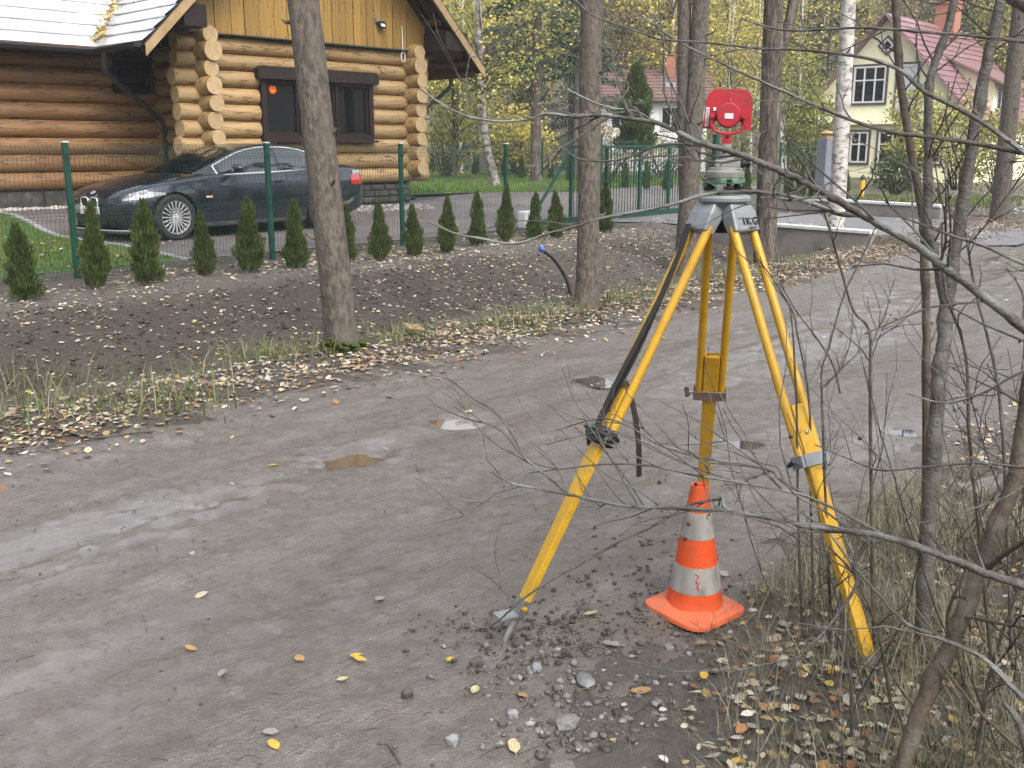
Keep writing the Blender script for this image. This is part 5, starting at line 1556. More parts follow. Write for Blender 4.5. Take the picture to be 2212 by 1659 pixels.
for x in xs:
    zr, zb, wb, wr, ze = cab(x)
    half = [(side_pt(x, zb - .05), zb - .05)] + [(side_pt(x, zb + (ze - zb) * f), zb + (ze - zb) * f) for f in (0, .2, .4, .6, .8, .93)] + [(wr * .985, ze + .3 * (zr - ze)), (wr * .9, ze + .62 * (zr - ze)), (wr * .7, ze + .85 * (zr - ze)), (wr * .35, ze + .97 * (zr - ze)), (0, zr)]
    ring = half + [(-p[0], p[1]) for p in half[-2::-1]]
    n = len(ring); vs += [(x, p[0], p[1]) for p in ring]
for i in range(len(xs) - 1):
    for j in range(n - 1):
        fs.append((i * n + j, i * n + j + 1, (i + 1) * n + j + 1, (i + 1) * n + j))
MB().add(vs, fs).build('cabin_shell', M['car'], car, local=True, smooth=60)
def grid_patch(name, pts, material, parent=car, smooth=60):
    r = len(pts); c = len(pts[0])
    b = MB().add([p for row in pts for p in row], [(i * c + j, i * c + j + 1, (i + 1) * c + j + 1, (i + 1) * c + j) for i in range(r - 1) for j in range(c - 1)])
    return b.build(name, material, parent, local=True, smooth=smooth)
def top_patch(name, x0, x1, fr, dxo):
    rows = []
    for x in np.linspace(x0, x1, 16):
        zr, zb, wb, wr, ze = cab(x)
        row = []
        for f in np.linspace(-1, 1, 15):
            y = f * wr * fr
            a = abs(f * fr)
            z = np.interp(a, [0, .35, .7, .9, .985], [zr, ze + .97 * (zr - ze), ze + .85 * (zr - ze), ze + .62 * (zr - ze), ze + .3 * (zr - ze)])
            row.append((x + dxo, y, z + .008))
        rows.append(row)
    return grid_patch(name, rows, M['car_glass'])
top_patch('windscreen', 1.33, 2.12, .93, -.005)
top_patch('rear_window', 3.42, 4.02, .88, .005)
for sg in (-1, 1):
    lowers = []; uppers = []
    def lim(x):
        zr, zb, wb, wr, ze = cab(x)
        lo = zb + .028; hi = ze - .012 - .02 * max(0, (x - 3.2))
        if x > 3.5: lo = zb + .028 + (x - 3.5) * .55
        return lo, hi
    for nm, xa, xb in (('door_window', 1.66, 2.70), ('quarter_window', 2.755, 3.70)):
        rows = []
        for x in np.linspace(xa, xb, 20):
            lo, hi = lim(x)
            if hi < lo + .004: hi = lo + .004
            rows.append([(x, sg * side_pt(x, z, .007), z) for z in np.linspace(lo, hi, 7)])
        g = grid_patch(nm, rows, M['car_glass'])
    xs2 = np.linspace(1.60, 3.72, 34)
    pts = [(x, sg * side_pt(x, lim(x)[0] - .012, .012), lim(x)[0] - .012) for x in xs2]
    ptsu = [(x, sg * side_pt(x, lim(x)[1] + .012, .012), lim(x)[1] + .012) for x in xs2]
    loop = pts + ptsu[::-1] + [pts[0]]
    MB().tube(loop, .014, 6).build('window_trim', M['chrome'], car, local=True, smooth=True)
    # mirror
    mir = MB().blob((1.80, sg * 1.0, 1.0), .1, 3, 0, sc=(1, 1, 1))
    mir.v = [((v[0] - 1.80) * .75 + 1.80, (v[1] - sg * 1.0) * 1.15 + sg * 1.0, (v[2] - 1.0) * .68 + 1.0) for v in mir.v]
    mo = mir.build('mirror', M['car'], car, local=True, smooth=True)
    MB().bar((1.8, sg * .84, .945), (1.8, sg * .95, .965), .05, .03, mi=0).build('mirror_arm', M['black'], mo, local=True)
    # headlamp, side marker, handle, seams, sill
    rows = []
    for x in np.linspace(.10, .66, 14):
        zl = .575 + (x - .1) * .13; zh = np.interp(x, [.10, .2, .45, .66], [.60, .66, .70, .675])
        rows.append([(x - .004, sg * (side_y(x, z) + .009), z) for z in np.linspace(zl, max(zh, zl + .004), 6)])
    hl = grid_patch('headlamp', rows, M['lamp'])
    for (xx, zz) in ((.27, .63), (.43, .655)):
        MB().lathe([(.0, .0), (.035, .004), (.045, .012)], (xx, sg * (side_y(xx, zz) + .004), zz), 16, 0, (-.5, sg, .1)).build('reflector', M['chrome'], hl, local=True, smooth=True)
    rows = [[(x, sg * (side_y(x, z) + .006), z) for z in (.585, .612)] for x in (1.30, 1.35, 1.41)]
    grid_patch('side_marker', rows, M['amber'])
    for (x0, x1) in ((1.43, 1.40), (2.82, 2.84)):
        rows = [[(np.interp(z, [.24, .92], [x1, x0]) + d, sg * (side_y(x0, z) + .003), z) for d in (-.004, .004)] for z in np.linspace(.26, .91, 14)]
        grid_patch('door_seam', rows, M['black'])
    MB().tube(smooth_path([(2.55, sg * (side_y(2.6, .79) + .005), .79), (2.6, sg * (side_y(2.6, .79) + .035), .795), (2.7, sg * (side_y(2.6, .79) + .035), .80), (2.75, sg * (side_y(2.7, .79) + .005), .80)], 4), .012, 6).build('door_handle', M['car'], car, local=True, smooth=True)
    MB().prism([(1.18, sg * (side_y(1.2, .2) - .03), .165), (3.16, sg * (side_y(3.1, .2) - .03), .165), (3.16, sg * (side_y(3.1, .2) - .03), .225), (1.18, sg * (side_y(1.2, .2) - .03), .225)], (0, sg * .045, 0)).build('side_skirt', M['sill_dirt'], car, local=True, bevel=.008)
    rows = [[(x, sg * (side_y(x, z) + .008), z) for z in np.linspace(.70, np.interp(x, [4.16, 4.3, 4.5], [.84, .88, .84]), 5)] for x in np.linspace(4.16, 4.5, 9)]
    grid_patch('tail_lamp', rows, M['tail'])
    rows = [[(x, sg * (side_y(x, z) + .008), z) for z in np.linspace(.85, .93, 4)] for x in np.linspace(4.24, 4.46, 7)]
    grid_patch('tail_lamp_top', rows, M['lamp'])
    # kidney grille
    ky = sg * .125
    ring = [(-.022, ky + .095 * np.sign(math.cos(t)) * abs(math.cos(t)) ** .55, .545 + .065 * np.sign(math.sin(t)) * abs(math.sin(t)) ** .55) for t in np.linspace(0, 2 * math.pi, 29)]
    gr = MB().tube(ring, .013, 6).build('grille_ring', M['chrome'], car, local=True, smooth=True)
    MB().box((-.012, ky, .545), (.02, .17, .115)).build('grille_core', M['black'], gr, local=True, bevel=.02)
    for k in range(6):
        MB().box((-.024, ky - .07 + k * .028, .545), (.01, .008, .105)).build('grille_bar', M['gutter'], gr, local=True)
# bonnet crease lines
for sg in (-1, 1):
    pts = []
    for x in np.linspace(.14, 1.34, 14):
        p_ = section(x); pts.append((x, sg * (p_[12][0] - .02), p_[12][1] + .004))
    MB().tube(pts, .005, 4).build('bonnet_seam', M['black'], car, local=True)
# front bumper parts
MB().prism([(-.004, -.38, .26), (-.004, .38, .26), (-.004, .44, .38), (-.004, -.44, .38)], (.012, 0, 0)).build('air_intake', M['black'], car, local=True)
lip = smooth_path([(.42, -.86, .155), (.14, -.76, .15), (-.01, -.52, .15), (-.04, 0, .15), (-.01, .52, .15), (.14, .76, .15), (.42, .86, .155)], 6)
MB().tube([Vector(p_) for p_ in lip], .028, 8).build('front_lip', M['sill_dirt'], car, local=True, smooth=True)
lip2 = [Vector((p_[0] - .022, p_[1] * 1.02, p_[2] + .022)) for p_ in lip]
MB().tube(lip2, .008, 6).build('lip_trim', M['alloy'], car, local=True, smooth=True)
pl_ = MB().box((-.03, 0, .43), (.015, .52, .11)).build('number_plate', M['white'], car, local=True, bevel=.006)
def text(name, s, loc, size, rot, material, parent, ext=.001, align='CENTER'):
    cu = bpy.data.curves.new(name, 'FONT'); cu.body = s; cu.size = size; cu.extrude = ext; cu.align_x = align; cu.align_y = 'CENTER'; cu.space_character = 1.25
    cu.materials.append(material)
    tmp = bpy.data.objects.new('tmp_text', cu); COL.objects.link(tmp)
    me = bpy.data.meshes.new_from_object(tmp.evaluated_get(bpy.context.evaluated_depsgraph_get()))
    bpy.data.objects.remove(tmp); me.name = name
    o = link(name, me, parent); o.location = loc; o.rotation_euler = rot
    return o
tx = text('plate_number', '60', (-.0395, -.17, .43), .10, (math.pi / 2, 0, -math.pi / 2), M['black'], pl_)
em = MB().lathe([(.041, 0), (.041, .008), (.0, .012)], (.05, 0, .675), 24, 0, (-.55, 0, .83)).build('emblem', M['chrome'], car, local=True, smooth=30)
emx = Vector((-.55, 0, .83)).normalized(); ey = Vector((0, 1, 0)); ez = emx.cross(ey)
for k in range(4):
    c = Vector((.05, 0, .675)) + emx * .0125
    pts = [c] + [c + (ey * math.cos(a_) + ez * math.sin(a_)) * .03 for a_ in np.linspace(k * math.pi / 2, (k + 1) * math.pi / 2, 6)]
    MB().prism(pts, emx * .002).build('emblem_quarter', M['blue'] if k % 2 else M['white'], em, local=True)
# roof antenna fin
MB().prism([(3.14, -.012, 1.335), (3.34, -.012, 1.31), (3.33, -.012, 1.365), (3.27, -.012, 1.375)], (0, .024, 0)).build('antenna_fin', M['car'], car, local=True, bevel=.006)
# ---- wheels
R_ = .325
tyre_me = MB().lathe([(.235, -.105), (.262, -.112), (.30, -.112), (.318, -.098), (R_, -.07), (R_, .07), (.318, .098), (.30, .112), (.262, .112), (.235, .105), (.228, .0), (.235, -.105)], n=44, axis=(0, 1, 0), caps=False).mesh('tyre', M['tyre'], 30)
rb = MB().lathe([(.228, -.1), (.245, -.105), (.245, -.092), (.228, -.085), (.222, .05)], n=44, axis=(0, 1, 0), caps=False)
for k in range(20):
    th = 2 * math.pi * k / 20
    d = Vector((math.cos(th), 0, math.sin(th)))
    rb.bar(d * .045 + Vector((0, -.088, 0)), d * .226 + Vector((0, -.098, 0)), .013, .02, (0, 1, 0), 0, .018, .02)
rb.lathe([(.0, -.105), (.045, -.1), (.058, -.09), (.058, -.06)], n=24, axis=(0, 1, 0))
# lathe axis (0,1,0): profile z runs along +y
rim_me = rb.mesh('rim', M['alloy'], 35)
disc_me = MB().lathe([(0, -.03), (.17, -.03), (.17, -.015), (.222, -.01), (.222, .02), (0, .03)], n=30, axis=(0, 1, 0)).mesh('brake_disc', M['gutter'], 30)
for x in (.79, 3.54):
    for sg in (-1, 1):
        w = bpy.data.objects.new('wheel', tyre_me); COL.objects.link(w); w.parent = car
        w.location = (x, sg * .775, R_); w.rotation_euler = (0, random.uniform(0, .3), 0 if sg < 0 else math.pi)
        link('rim', rim_me, w); link('brake_disc', disc_me, w)
# ================================================================ survey tripod
fl_ = hit(1090, 1388); fr_ = hit(1912, 1462); fr_.z -= .09
fr3 = Vector((0.745, 3.72, 0)); fr3.z = tz(fr3.x, fr3.y)
cen = Vector((0.652, 3.12, 0))
HZ = at(1556, 428, 3.12).z
tri = thing('survey_tripod', 'yellow wooden survey tripod standing on the edge of the dirt road', 'tripod', (cen.x, cen.y, 0))
head = Vector((cen.x, cen.y, HZ))
MB().lathe([(.0, -.014), (.076, -.012), (.081, -.007), (.081, .002), (.074, .010), (.030, .010)], head, 40).build('head_plate', M['grey_cast'], tri, smooth=35)
hub = MB()
hub.lathe([(.055, -.05), (.064, -.012), (.0, -.0145)], head, 3 * 8)
hub.build('head_hub', M['grey_cast'], tri, smooth=30)
MB().lathe([(.0, -.105), (.024, -.105), (.027, -.098), (.027, -.065), (.012, -.06), (.012, -.045)], head, 18).build('centring_screw', M['black'], tri, smooth=35)
def leg(foot, name_strap=False, seed=0):
    d2 = Vector((foot.x - cen.x, foot.y - cen.y, 0)); L2 = d2.length; o_ = d2 / L2
    tang = Vector((-o_.y, o_.x, 0))
    hinge = head + o_ * .063 + Vector((0, 0, -.045))
    foot = Vector(foot)
    ax = (foot - hinge); L_ = ax.length; ax = ax / L_
    outn = tang.cross(ax)
    if outn.dot(o_) < 0: outn = -outn
    lg = MB()
    # hinge casting: a block that clasps both rods
    c = hinge
    blk = MB()
    w = .051
    prof = [(-.048, .052), (.0, .062), (.085, .052)]
    vs = []
    for (t, dpt) in ((-.028, .040), (.008, .050), (.062, .040)):
        for (a, b_) in ((-w, -dpt / 2), (w, -dpt / 2), (w, dpt / 2), (-w, dpt / 2)):
            vs.append(c + ax * t + tang * a * (1.0 if t > -.01 else .82) + outn * b_)
    fs = [(3, 2, 1, 0), (8, 9, 10, 11)]
    for k in range(2):
        for j in range(4):
            fs.append((k * 4 + j, k * 4 + (j + 1) % 4, (k + 1) * 4 + (j + 1) % 4, (k + 1) * 4 + j))
    hb = MB().add(vs, fs).build('hinge_casting', M['grey_cast'], tri, bevel=.006)
    MB().bar(head + o_ * .035 + Vector((0, 0, -.036)), c + Vector((0, 0, -.004)), .06, .044).build('hinge_lug', M['grey_cast'], hb)
    LT = L_ - .115                     # length of the yellow part: the spike below is steel
    rl = LT * .565
    for sg in (-1, 1):
        a = c + ax * .04 + tang * sg * .040; b_ = c + ax * rl + tang * sg * .0385
        MB().tube([a, a.lerp(b_, .5), b_], [.0135, .0138, .0135], 14).build('leg_rod', M['yellow'], tri, smooth=40)
    # sliding lower bar
    s0_ = c + ax * (rl - .17); s1_ = c + ax * LT
    bar = MB().bar(s0_, s1_, .050, .026, outn, 0, .044, .022).build('lower_leg', M['yellow'], tri, bevel=.003)
    MB().bar(c + ax * (rl - .17), c + ax * (rl + .012), .0525, .031, outn).build('guide_block', M['yellow'], tri, bevel=.004)
    MB().lathe([(.007, 0), (.007, .004), (0, .006)], c + ax * (rl - .085) + outn * .016, 12, 0, outn).build('bolt', M['steel'], tri, smooth=30)
    # clamp band
    cl = c + ax * (rl - .004)
    band = MB()
    th = .0035; W_ = .057; D_ = .021; Hh = .019
    for (cc, ww, dd) in ((outn * (D_), 2 * W_, th), (-outn * (D_), 2 * W_, th)):
        band.bar(cl + cc - ax * Hh, cl + cc + ax * Hh, ww, dd, outn)
    for sg in (-1, 1):
        band.bar(cl + tang * sg * (W_ - .001) - ax * Hh, cl + tang * sg * (W_ - .001) + ax * Hh, th, 2 * D_ - .004, outn)
    cb_ = band.build('clamp_band', M['rust_steel'] if seed == 2 else M['grey_cast'], tri, bevel=.002)
    sgn = -1 if (tang.x > 0) else 1
    MB().tube([cl + tang * sgn * W_, cl + tang * sgn * (W_ + .022)], .006, 10).build('clamp_screw', M['steel'], cb_, smooth=40)
    MB().bar(cl + tang * sgn * (W_ + .02) - outn * .016 + ax * .004, cl + tang * sgn * (W_ + .026) + outn * .018 - ax * .006, .016, .012, ax).build('wing_knob', M['black'], cb_, bevel=.003)
    # shoe, foot plate, spike
    shoe = MB().bar(c + ax * (LT - .03), c + ax * (LT + .03), .047, .030, outn, 0, .036, .024).tube([c + ax * (LT + .025), c + ax * (LT + .115), foot + ax * .05], [.013, .011, .003], 10).build('foot_spike', M['steel'], tri, smooth=40)
    pc = c + ax * (LT + .012) + Vector((o_.x, o_.y, 0)) * .045
    MB().box(pc, (.062, .055, .006), math.atan2(o_.y, o_.x)).build('foot_plate', M['grey_cast'], shoe)
    MB().bar(c + ax * (LT + .03), pc - Vector((0, 0, .004)), .03, .01).build('plate_web', M['steel'], shoe)
    return c, ax, tang, outn, rl, LT
L1 = leg(fl_, True, 1); L2_ = leg(fr_, False, 3); L3 = leg(fr3, False, 2)
# text on the right hinge casting, faces outwards
c, ax, tang, outn, rl, LT = L2_
def place_text(s, pos, right, upv, size, material, parent, name):
    nn = right.cross(upv).normalized()
    Mx = Matrix((right.normalized(), upv.normalized(), nn)).transposed()
    o = text(name, s, (0, 0, 0), size, (0, 0, 0), material, parent)
    o.matrix_basis = Matrix.Translation(pos) @ Mx.to_4x4()
    return o
rt = tang if tang.x > 0 else -tang
upv = -ax
pos = c + ax * .034 + outn * .0258 + rt * .014 - Vector(wloc(tri))
place_text('IKG', pos, rt, upv, .034, M['black'], tri, 'lettering')
bb = pos + Vector(wloc(tri)) + ax * .020
MB().bar(bb - rt * .014, bb + rt * .018, .003, .001, outn).build('lettering_line', M['black'], tri)
# carrying strap on the left leg
c, ax, tang, outn, rl, LT = L1
mid = outn * .018
def ribbon(pts, w, wd, th=.003):
    pts = [Vector(p) for p in pts]; b = MB(); vs = []; fs = []
    for i, p in enumerate(pts):
        t = (pts[min(i + 1, len(pts) - 1)] - pts[max(0, i - 1)]).normalized()
        a = (Vector(wd) - t * Vector(wd).dot(t)).normalized(); nn = t.cross(a)
        for (x_, y_) in ((-1, -1), (1, -1), (1, 1), (-1, 1)):
            vs.append(p + a * x_ * w / 2 + nn * y_ * th / 2)
    for i in range(len(pts) - 1):
        for j in range(4):
            fs.append((i * 4 + j, i * 4 + (j + 1) % 4, (i + 1) * 4 + (j + 1) % 4, (i + 1) * 4 + j))
    k = len(pts) - 1
    fs += [(0, 1, 2, 3), (k * 4 + 3, k * 4 + 2, k * 4 + 1, k * 4)]
    return b.add(vs, fs)
lt = -tang if tang.x > 0 else tang
sp = smooth_path([c + ax * .05 + lt * .030 + outn * .026, c + ax * .12 + lt * .018 + outn * .02, c + ax * .3 + lt * .006 + outn * .018, c + ax * (rl * .62) + outn * .022 - lt * .008, c + ax * (rl * .82) + outn * .026 - lt * .002, c + ax * (rl - .02) + outn * .03 + lt * .004], 6)
ribbon(sp, .024, lt).build('carrying_strap', M['strap'], tri, smooth=40)
sp2 = smooth_path([c + ax * .05 + lt * .036 + outn * .022, c + ax * .22 + lt * .012 + outn * .016, c + ax * (rl * .6) + outn * .030, c + ax * (rl * .8) + outn * .034 + lt * .004, c + ax * (rl * .98) + outn * .036 - lt * .002], 6)
ribbon(sp2, .022, lt).build('carrying_strap', M['strap'], tri, smooth=40)
tailp = c + ax * (rl * .76) - lt * .02 + outn * .024
ribbon(smooth_path([tailp, tailp + Vector((.025, -.005, -.07)), tailp + Vector((.045, -.01, -.19)), tailp + Vector((.05, -.01, -.30))], 6), .017, (1, .3, 0)).build('strap_tail', M['leather'], tri, smooth=40)
cl = c + ax * (rl - .004)
kn = MB()
for k in range(3):
    loop = [cl + ax * (-.012 + k * .012) + tang * (.056 * math.cos(t)) + outn * (.034 * math.sin(t)) + Vector((0, 0, .01 * math.sin(2 * t + k))) for t in np.linspace(0, 2 * math.pi, 20)]
    kn.tube(loop, .010, 6)
kn.tube([cl + lt * .05, cl + lt * .075 + Vector((0, 0, -.02)), cl + lt * .07 + Vector((0, 0, -.05))], .011, 6)
kn.build('strap_knot', M['strap'], tri, smooth=True)

# ---- tribrach on the tripod head
z0 = HZ + .0105
trb = thing('tribrach', 'green and black levelling base screwed on the tripod head', 'tribrach', (cen.x, cen.y, z0))
trb.scale = (.84, .84, .75)
def tri_plate(zz0, zz1, r, cut=.35, rot=0.0):
    pts = []
    for k in range(3):
        a0 = rot + k * 2 * math.pi / 3
        for da in np.linspace(-.42, .42, 5):
            pts.append((r * math.cos(a0 + da), r * math.sin(a0 + da), zz0))
    return MB().prism(pts, (0, 0, zz1 - zz0))
ROT = .55
tri_plate(0, .012, .078, rot=ROT).build('bottom_plate', M['ins_green'], trb, local=True, bevel=.003)
MB().lathe([(.062, .0125), (.062, .016)], (0, 0, 0), 30).build('spring_plate', M['grey_cast'], trb, local=True)
for k in range(3):
    a0 = ROT + k * 2 * math.pi / 3
    cx_, cy_ = .058 * math.cos(a0), .058 * math.sin(a0)
    kb = MB().lathe([(.008, .012), (.008, .018), (.019, .020), (.020, .024), (.020, .032), (.017, .035), (.009, .036), (.009, .048)], (cx_, cy_, 0), 18).build('foot_screw', M['black'], trb, local=True, smooth=30)
tri_plate(.046, .066, .076, rot=ROT).build('top_plate', M['ins_green'], trb, local=True, bevel=.004)
MB().box((-.078, -.03, .062), (.02, .016, .012)).build('lock_knob', M['black'], trb, local=True, bevel=.003)
MB().box((.0, -.072, .06), (.02, .016, .012)).build('level_vial', M['black'], trb, local=True, bevel=.003)
# ---- prism carrier and red target on the tribrach
z1 = z0 + .0665 * .75
car_ = thing('prism_carrier', 'light grey optical prism carrier with black eyepiece on the tribrach', 'prism carrier', (cen.x, cen.y, z1), math.radians(-8))
car_.scale = (.84, .84, .80)
MB().lathe([(.066, .0), (.068, .004), (.068, .024), (.062, .028), (.06, .040), (.036, .042)], n=30).build('base_drum', M['beige_grey'], car_, local=True, smooth=30)
MB().box((.004, -.008, .053), (.088, .07, .030)).build('plummet_housing', M['beige_grey'], car_, local=True, bevel=.006)
ep = MB().lathe([(.014, .0), (.016, .004), (.016, .016), (.012, .018), (.012, .028), (.0145, .030), (.0145, .038), (.009, .040)], (.046, -.012, .052), 18, 0, (1, -.12, .05)).build('eyepiece', M['black'], car_, local=True, smooth=30)
MB().lathe([(.030, .04), (.030, .104), (.027, .108), (.021, .109), (.021, .128), (.0, .128)], (-.004, 0, 0), 24).build('column', M['beige_grey'], car_, local=True, smooth=30)
MB().box((-.032, -.006, .122), (.022, .016, .010)).build('clamp_lever', M['black'], car_, local=True, bevel=.003)
MB().box((-.012, -.0306, .094), (.012, .0015, .004)).build('mark', M['black'], car_, local=True)
z2 = z1 + .1285 * .80
tg = thing('prism_target', 'red survey prism target plate with round prism housing', 'prism target', (cen.x - .003, cen.y, z2), math.radians(-10))
tg.rotation_euler[1] = math.radians(2.0); tg.scale = (.85, .85, .87)
MB().box((.002, 0, .020), (.034, .028, .040)).build('stem', M['red'], tg, local=True, bevel=.003)
hole = MB().lathe([(.006, 0), (.006, .002), (0, .002)], (.002, -.0142, .022), 12, 0, (0, -1, 0)).build('stem_hole', M['black'], tg, local=True)
yk = [(-.050, .100), (-.052, .065), (-.040, .046), (-.015, .038), (.015, .038), (.040, .046), (.052, .065), (.050, .100)]
yo = [(.062, .104), (.064, .062), (.048, .038), (.017, .028), (-.017, .028), (-.048, .038), (-.064, .062), (-.062, .104)]
MB().prism([(x, -.016, z) for x, z in yk + yo], (0, .020, 0)).build('yoke', M['red'], tg, local=True, bevel=.003)
for sg in (-1, 1):
    MB().lathe([(.010, 0), (.010, .012), (0, .012)], (sg * .056, -.015, .094), 12, 0, (0, -1, 0)).build('yoke_pivot', M['red'], tg, local=True, smooth=30)
# plate with a notch cut for the yoke, rounded top corners
def rr(cx_, cz_, r, a0, a1): return [(cx_ + r * math.cos(a), cz_ + r * math.sin(a)) for a in np.linspace(a0, a1, 7)]
R0 = .038
out_ = rr(.080 - R0, .182 - R0, R0, 0, math.pi / 2) + rr(-.080 + R0, .182 - R0, R0, math.pi / 2, math.pi) + [(-.088, .048), (-.052, .048), (-.046, .075), (.046, .075), (.052, .048), (.084, .048)]
MB().prism([(x, .008, z) for x, z in out_], (0, .004, 0)).build('target_plate', M['red'], tg, local=True)
hs = MB().lathe([(.043, -.002), (.043, .026), (.038, .033), (.0, .034)], (0, .006, .095), 36, 0, (0, -1, 0)).build('prism_housing', M['red'], tg, local=True, smooth=30)
MB().box((.002, -.0285, .092), (.030, .002, .018)).build('label_plate', M['white'], tg, local=True)
MB().box((-.073, .0065, .088), (.012, .002, .064)).build('label_strip', M['white'], tg, local=True)
for k in range(7):
    MB().box((-.073, .0052, .064 + k * .008), (.006, .001, .003)).build('label_print', M['gutter'], tg, local=True)
MB().box((-.049, .005, .115), (.010, .008, .012)).build('latch', M['white'], tg, local=True)
MB().box((.004, .004, .146), (.006, .008, .010)).build('pointer', M['rust_steel'], tg, local=True)

# ================================================================ traffic cone
cp = hit(1499, 1322)
CZ = float(cp.z) + .016
cone = thing('traffic_cone', 'orange and dirty white striped traffic cone under the tripod', 'traffic cone', (cp.x, cp.y, CZ), math.radians(40))
HC = .42
def rad_at(z): return np.interp(z, [.0, .02, .045, HC - .02, HC], [.11, .096, .087, .030, .027])
bands = [('cone_base_flare', .008, .078, 'orange'), ('white_band', .078, .163, 'cone_white'), ('orange_band', .163, .252, 'orange'), ('white_band', .252, .336, 'cone_white'), ('cone_top', .336, HC, 'orange')]
for nm, za, zb2, mt in bands:
    prof = [(float(rad_at(z)) + (.0012 if mt == 'cone_white' else 0), z) for z in np.linspace(za, zb2, 10)]
    if nm == 'cone_top':
        prof += [(.022, HC), (.020, HC - .006), (.018, HC - .05), (0, HC - .05)]
    b = MB().lathe(prof, n=40)
    o = b.build(nm, M[mt], cone, local=True, smooth=40)
ro = MB()
hb_ = .130
outl = []
for k in range(4):
    a0 = k * math.pi / 2
    cx_, cy_ = (hb_ - .06) * (1 if k in (0, 3) else -1), (hb_ - .06) * (1 if k in (0, 1) else -1)
    for a in np.linspace(a0, a0 + math.pi / 2, 7):
        outl.append((cx_ + .06 * math.cos(a), cy_ + .06 * math.sin(a)))
n = len(outl); vs = []
lev = [(1.0, -.006), (1.0, .006), (.985, .011), (.86, .018), (.78, .034)]
for (f, z) in lev:
    for (x, y) in outl:
        r = math.hypot(x, y)
        if f < .8:
            a = math.atan2(y, x); vs.append(((.082) * math.cos(a), .082 * math.sin(a), z))
        else:
            vs.append((x * f, y * f, z + (.004 * math.sin(3 * math.atan2(y, x)) if z > 0 else 0)))
fs = []
for i in range(len(lev) - 1):
    for j in range(n):
        fs.append((i * n + j, i * n + (j + 1) % n, (i + 1) * n + (j + 1) % n, (i + 1) * n + j))
fs.append(tuple(reversed(range(n)))); fs.append(tuple(range((len(lev) - 1) * n, len(lev) * n)))
ro.add(vs, fs).build('foot_plate', M['orange_base'], cone, local=True, smooth=40)
# red pen scribble on the lower white band
ang = math.atan2(-cp.y, -cp.x) - math.radians(40) + .05
def on_cone(da, z):
    r = float(rad_at(z)) + .003
    return (r * math.cos(ang + da), r * math.sin(ang + da), z)
M['red_pen'] = mat('red_pen', (.55, .03, .05), rough=.6)
MB().tube([on_cone(-.05, .148), on_cone(.10, .14), on_cone(-.02, .128), on_cone(.02, .118), on_cone(.12, .121), on_cone(.04, .108), on_cone(.10, .096)], .0016, 5).build('pen_mark', M['red_pen'], cone, local=True)
# ================================================================ hose
hp = [at(1172, 538, hit(1232, 632).y - .15)]
hb = hit(1232, 634)
hose = thing('water_hose', 'black plastic hose with blue end cap sticking out of the bank', 'hose', tuple(hb))
pts = [hb + Vector((0.02, 0.02, -.15)), hb, at(1222, 600, hb.y), at(1200, 565, hb.y - .05), at(1180, 546, hb.y - .1), at(1170, 538, hb.y - .12)]
MB().tube(smooth_path(pts, 6), .022, 10).build('pipe', M['hose'], hose, smooth=True)
e_, e0 = Vector(pts[-1]), Vector(pts[-2])
dv = (e_ - e0).normalized()
MB().tube([e_ - dv * .03, e_ + dv * .02, e_ + dv * .035], [.036, .036, .028], 12).build('end_cap', M['blue'], hose, smooth=40)

# ================================================================ bare saplings on the near verge
random.seed(23)
def bud(mb, p, d, r):
    d = d.normalized()
    mb.tube([p, p + d * r * 3, p + d * r * 8], [r * .9, r * 1.9, r * .3], 5)
def limb(points, Y0, Y1, r0, r1, jit=1.0):
    """points in the 2212-wide view with depth running from Y0 to Y1 -> a smooth path and its radii"""
    n = len(points)
    P = [at(x, y, Y0 + (Y1 - Y0) * i / max(1, n - 1)) for i, (x, y) in enumerate(points)]
    path = smooth_path(P, 6)
    for k in range(1, len(path) - 1):
        path[k] = path[k] + Vector((random.uniform(-1, 1), random.uniform(-1, 1), random.uniform(-1, 1))) * r0 * .12 * jit
    m = len(path)
    rad = [r0 + (r1 - r0) * (i / (m - 1)) ** .8 for i in range(m)]
    rad = [r * (1 + .18 * math.exp(-((i % 9) - 4) ** 2)) for i, r in enumerate(rad)]
    return path, rad
def side_twigs(mb, path, rad, n, lmin, lmax, up=.35, f0=.1, f1=1.0, r=.0022, depth=1, bias=Vector((0, 0, 0))):
    m = len(path)
    for _ in range(n):
        f = random.uniform(f0, f1); i = min(m - 2, int(f * (m - 1)))
        p = path[i]; t = (path[i + 1] - path[i]).normalized()
        th = random.uniform(0, 6.28); o_ = t.orthogonal().normalized(); o2 = t.cross(o_)
        d = (t * random.uniform(.5, 1.1) + (o_ * math.cos(th) + o2 * math.sin(th)) * random.uniform(.5, 1.0) + Vector((0, 0, up * random.uniform(-.3, 1))) + bias).normalized()
        L_ = random.uniform(lmin, lmax)
        k = random.randint(3, 5); q = p; pts = [p]
        for j in range(k):
            d = (d + Vector((random.uniform(-1, 1), random.uniform(-1, 1), random.uniform(-.7, 1.0))) * .36).normalized()
            q = q + d * L_ / k; pts.append(q)
        rr = min(r, rad[i] * .7)
        mb.tube(pts, [rr * (1 - .55 * j / k) for j in range(k + 1)], 5)
        bud(mb, pts[-1], d, rr * .5)
        for j in range(1, k):
            if random.random() < .5: bud(mb, pts[j], (pts[j + 1] - pts[j]).normalized() + Vector((random.uniform(-1, 1), random.uniform(-1, 1), random.uniform(-1, 1))) * .8, rr * .45)
        if depth > 0 and random.random() < .55:
            side_twigs(mb, pts, [rr] * len(pts), random.randint(1, 2), L_ * .3, L_ * .7, up, .3, .9, rr * .75, depth - 1, bias * .5)
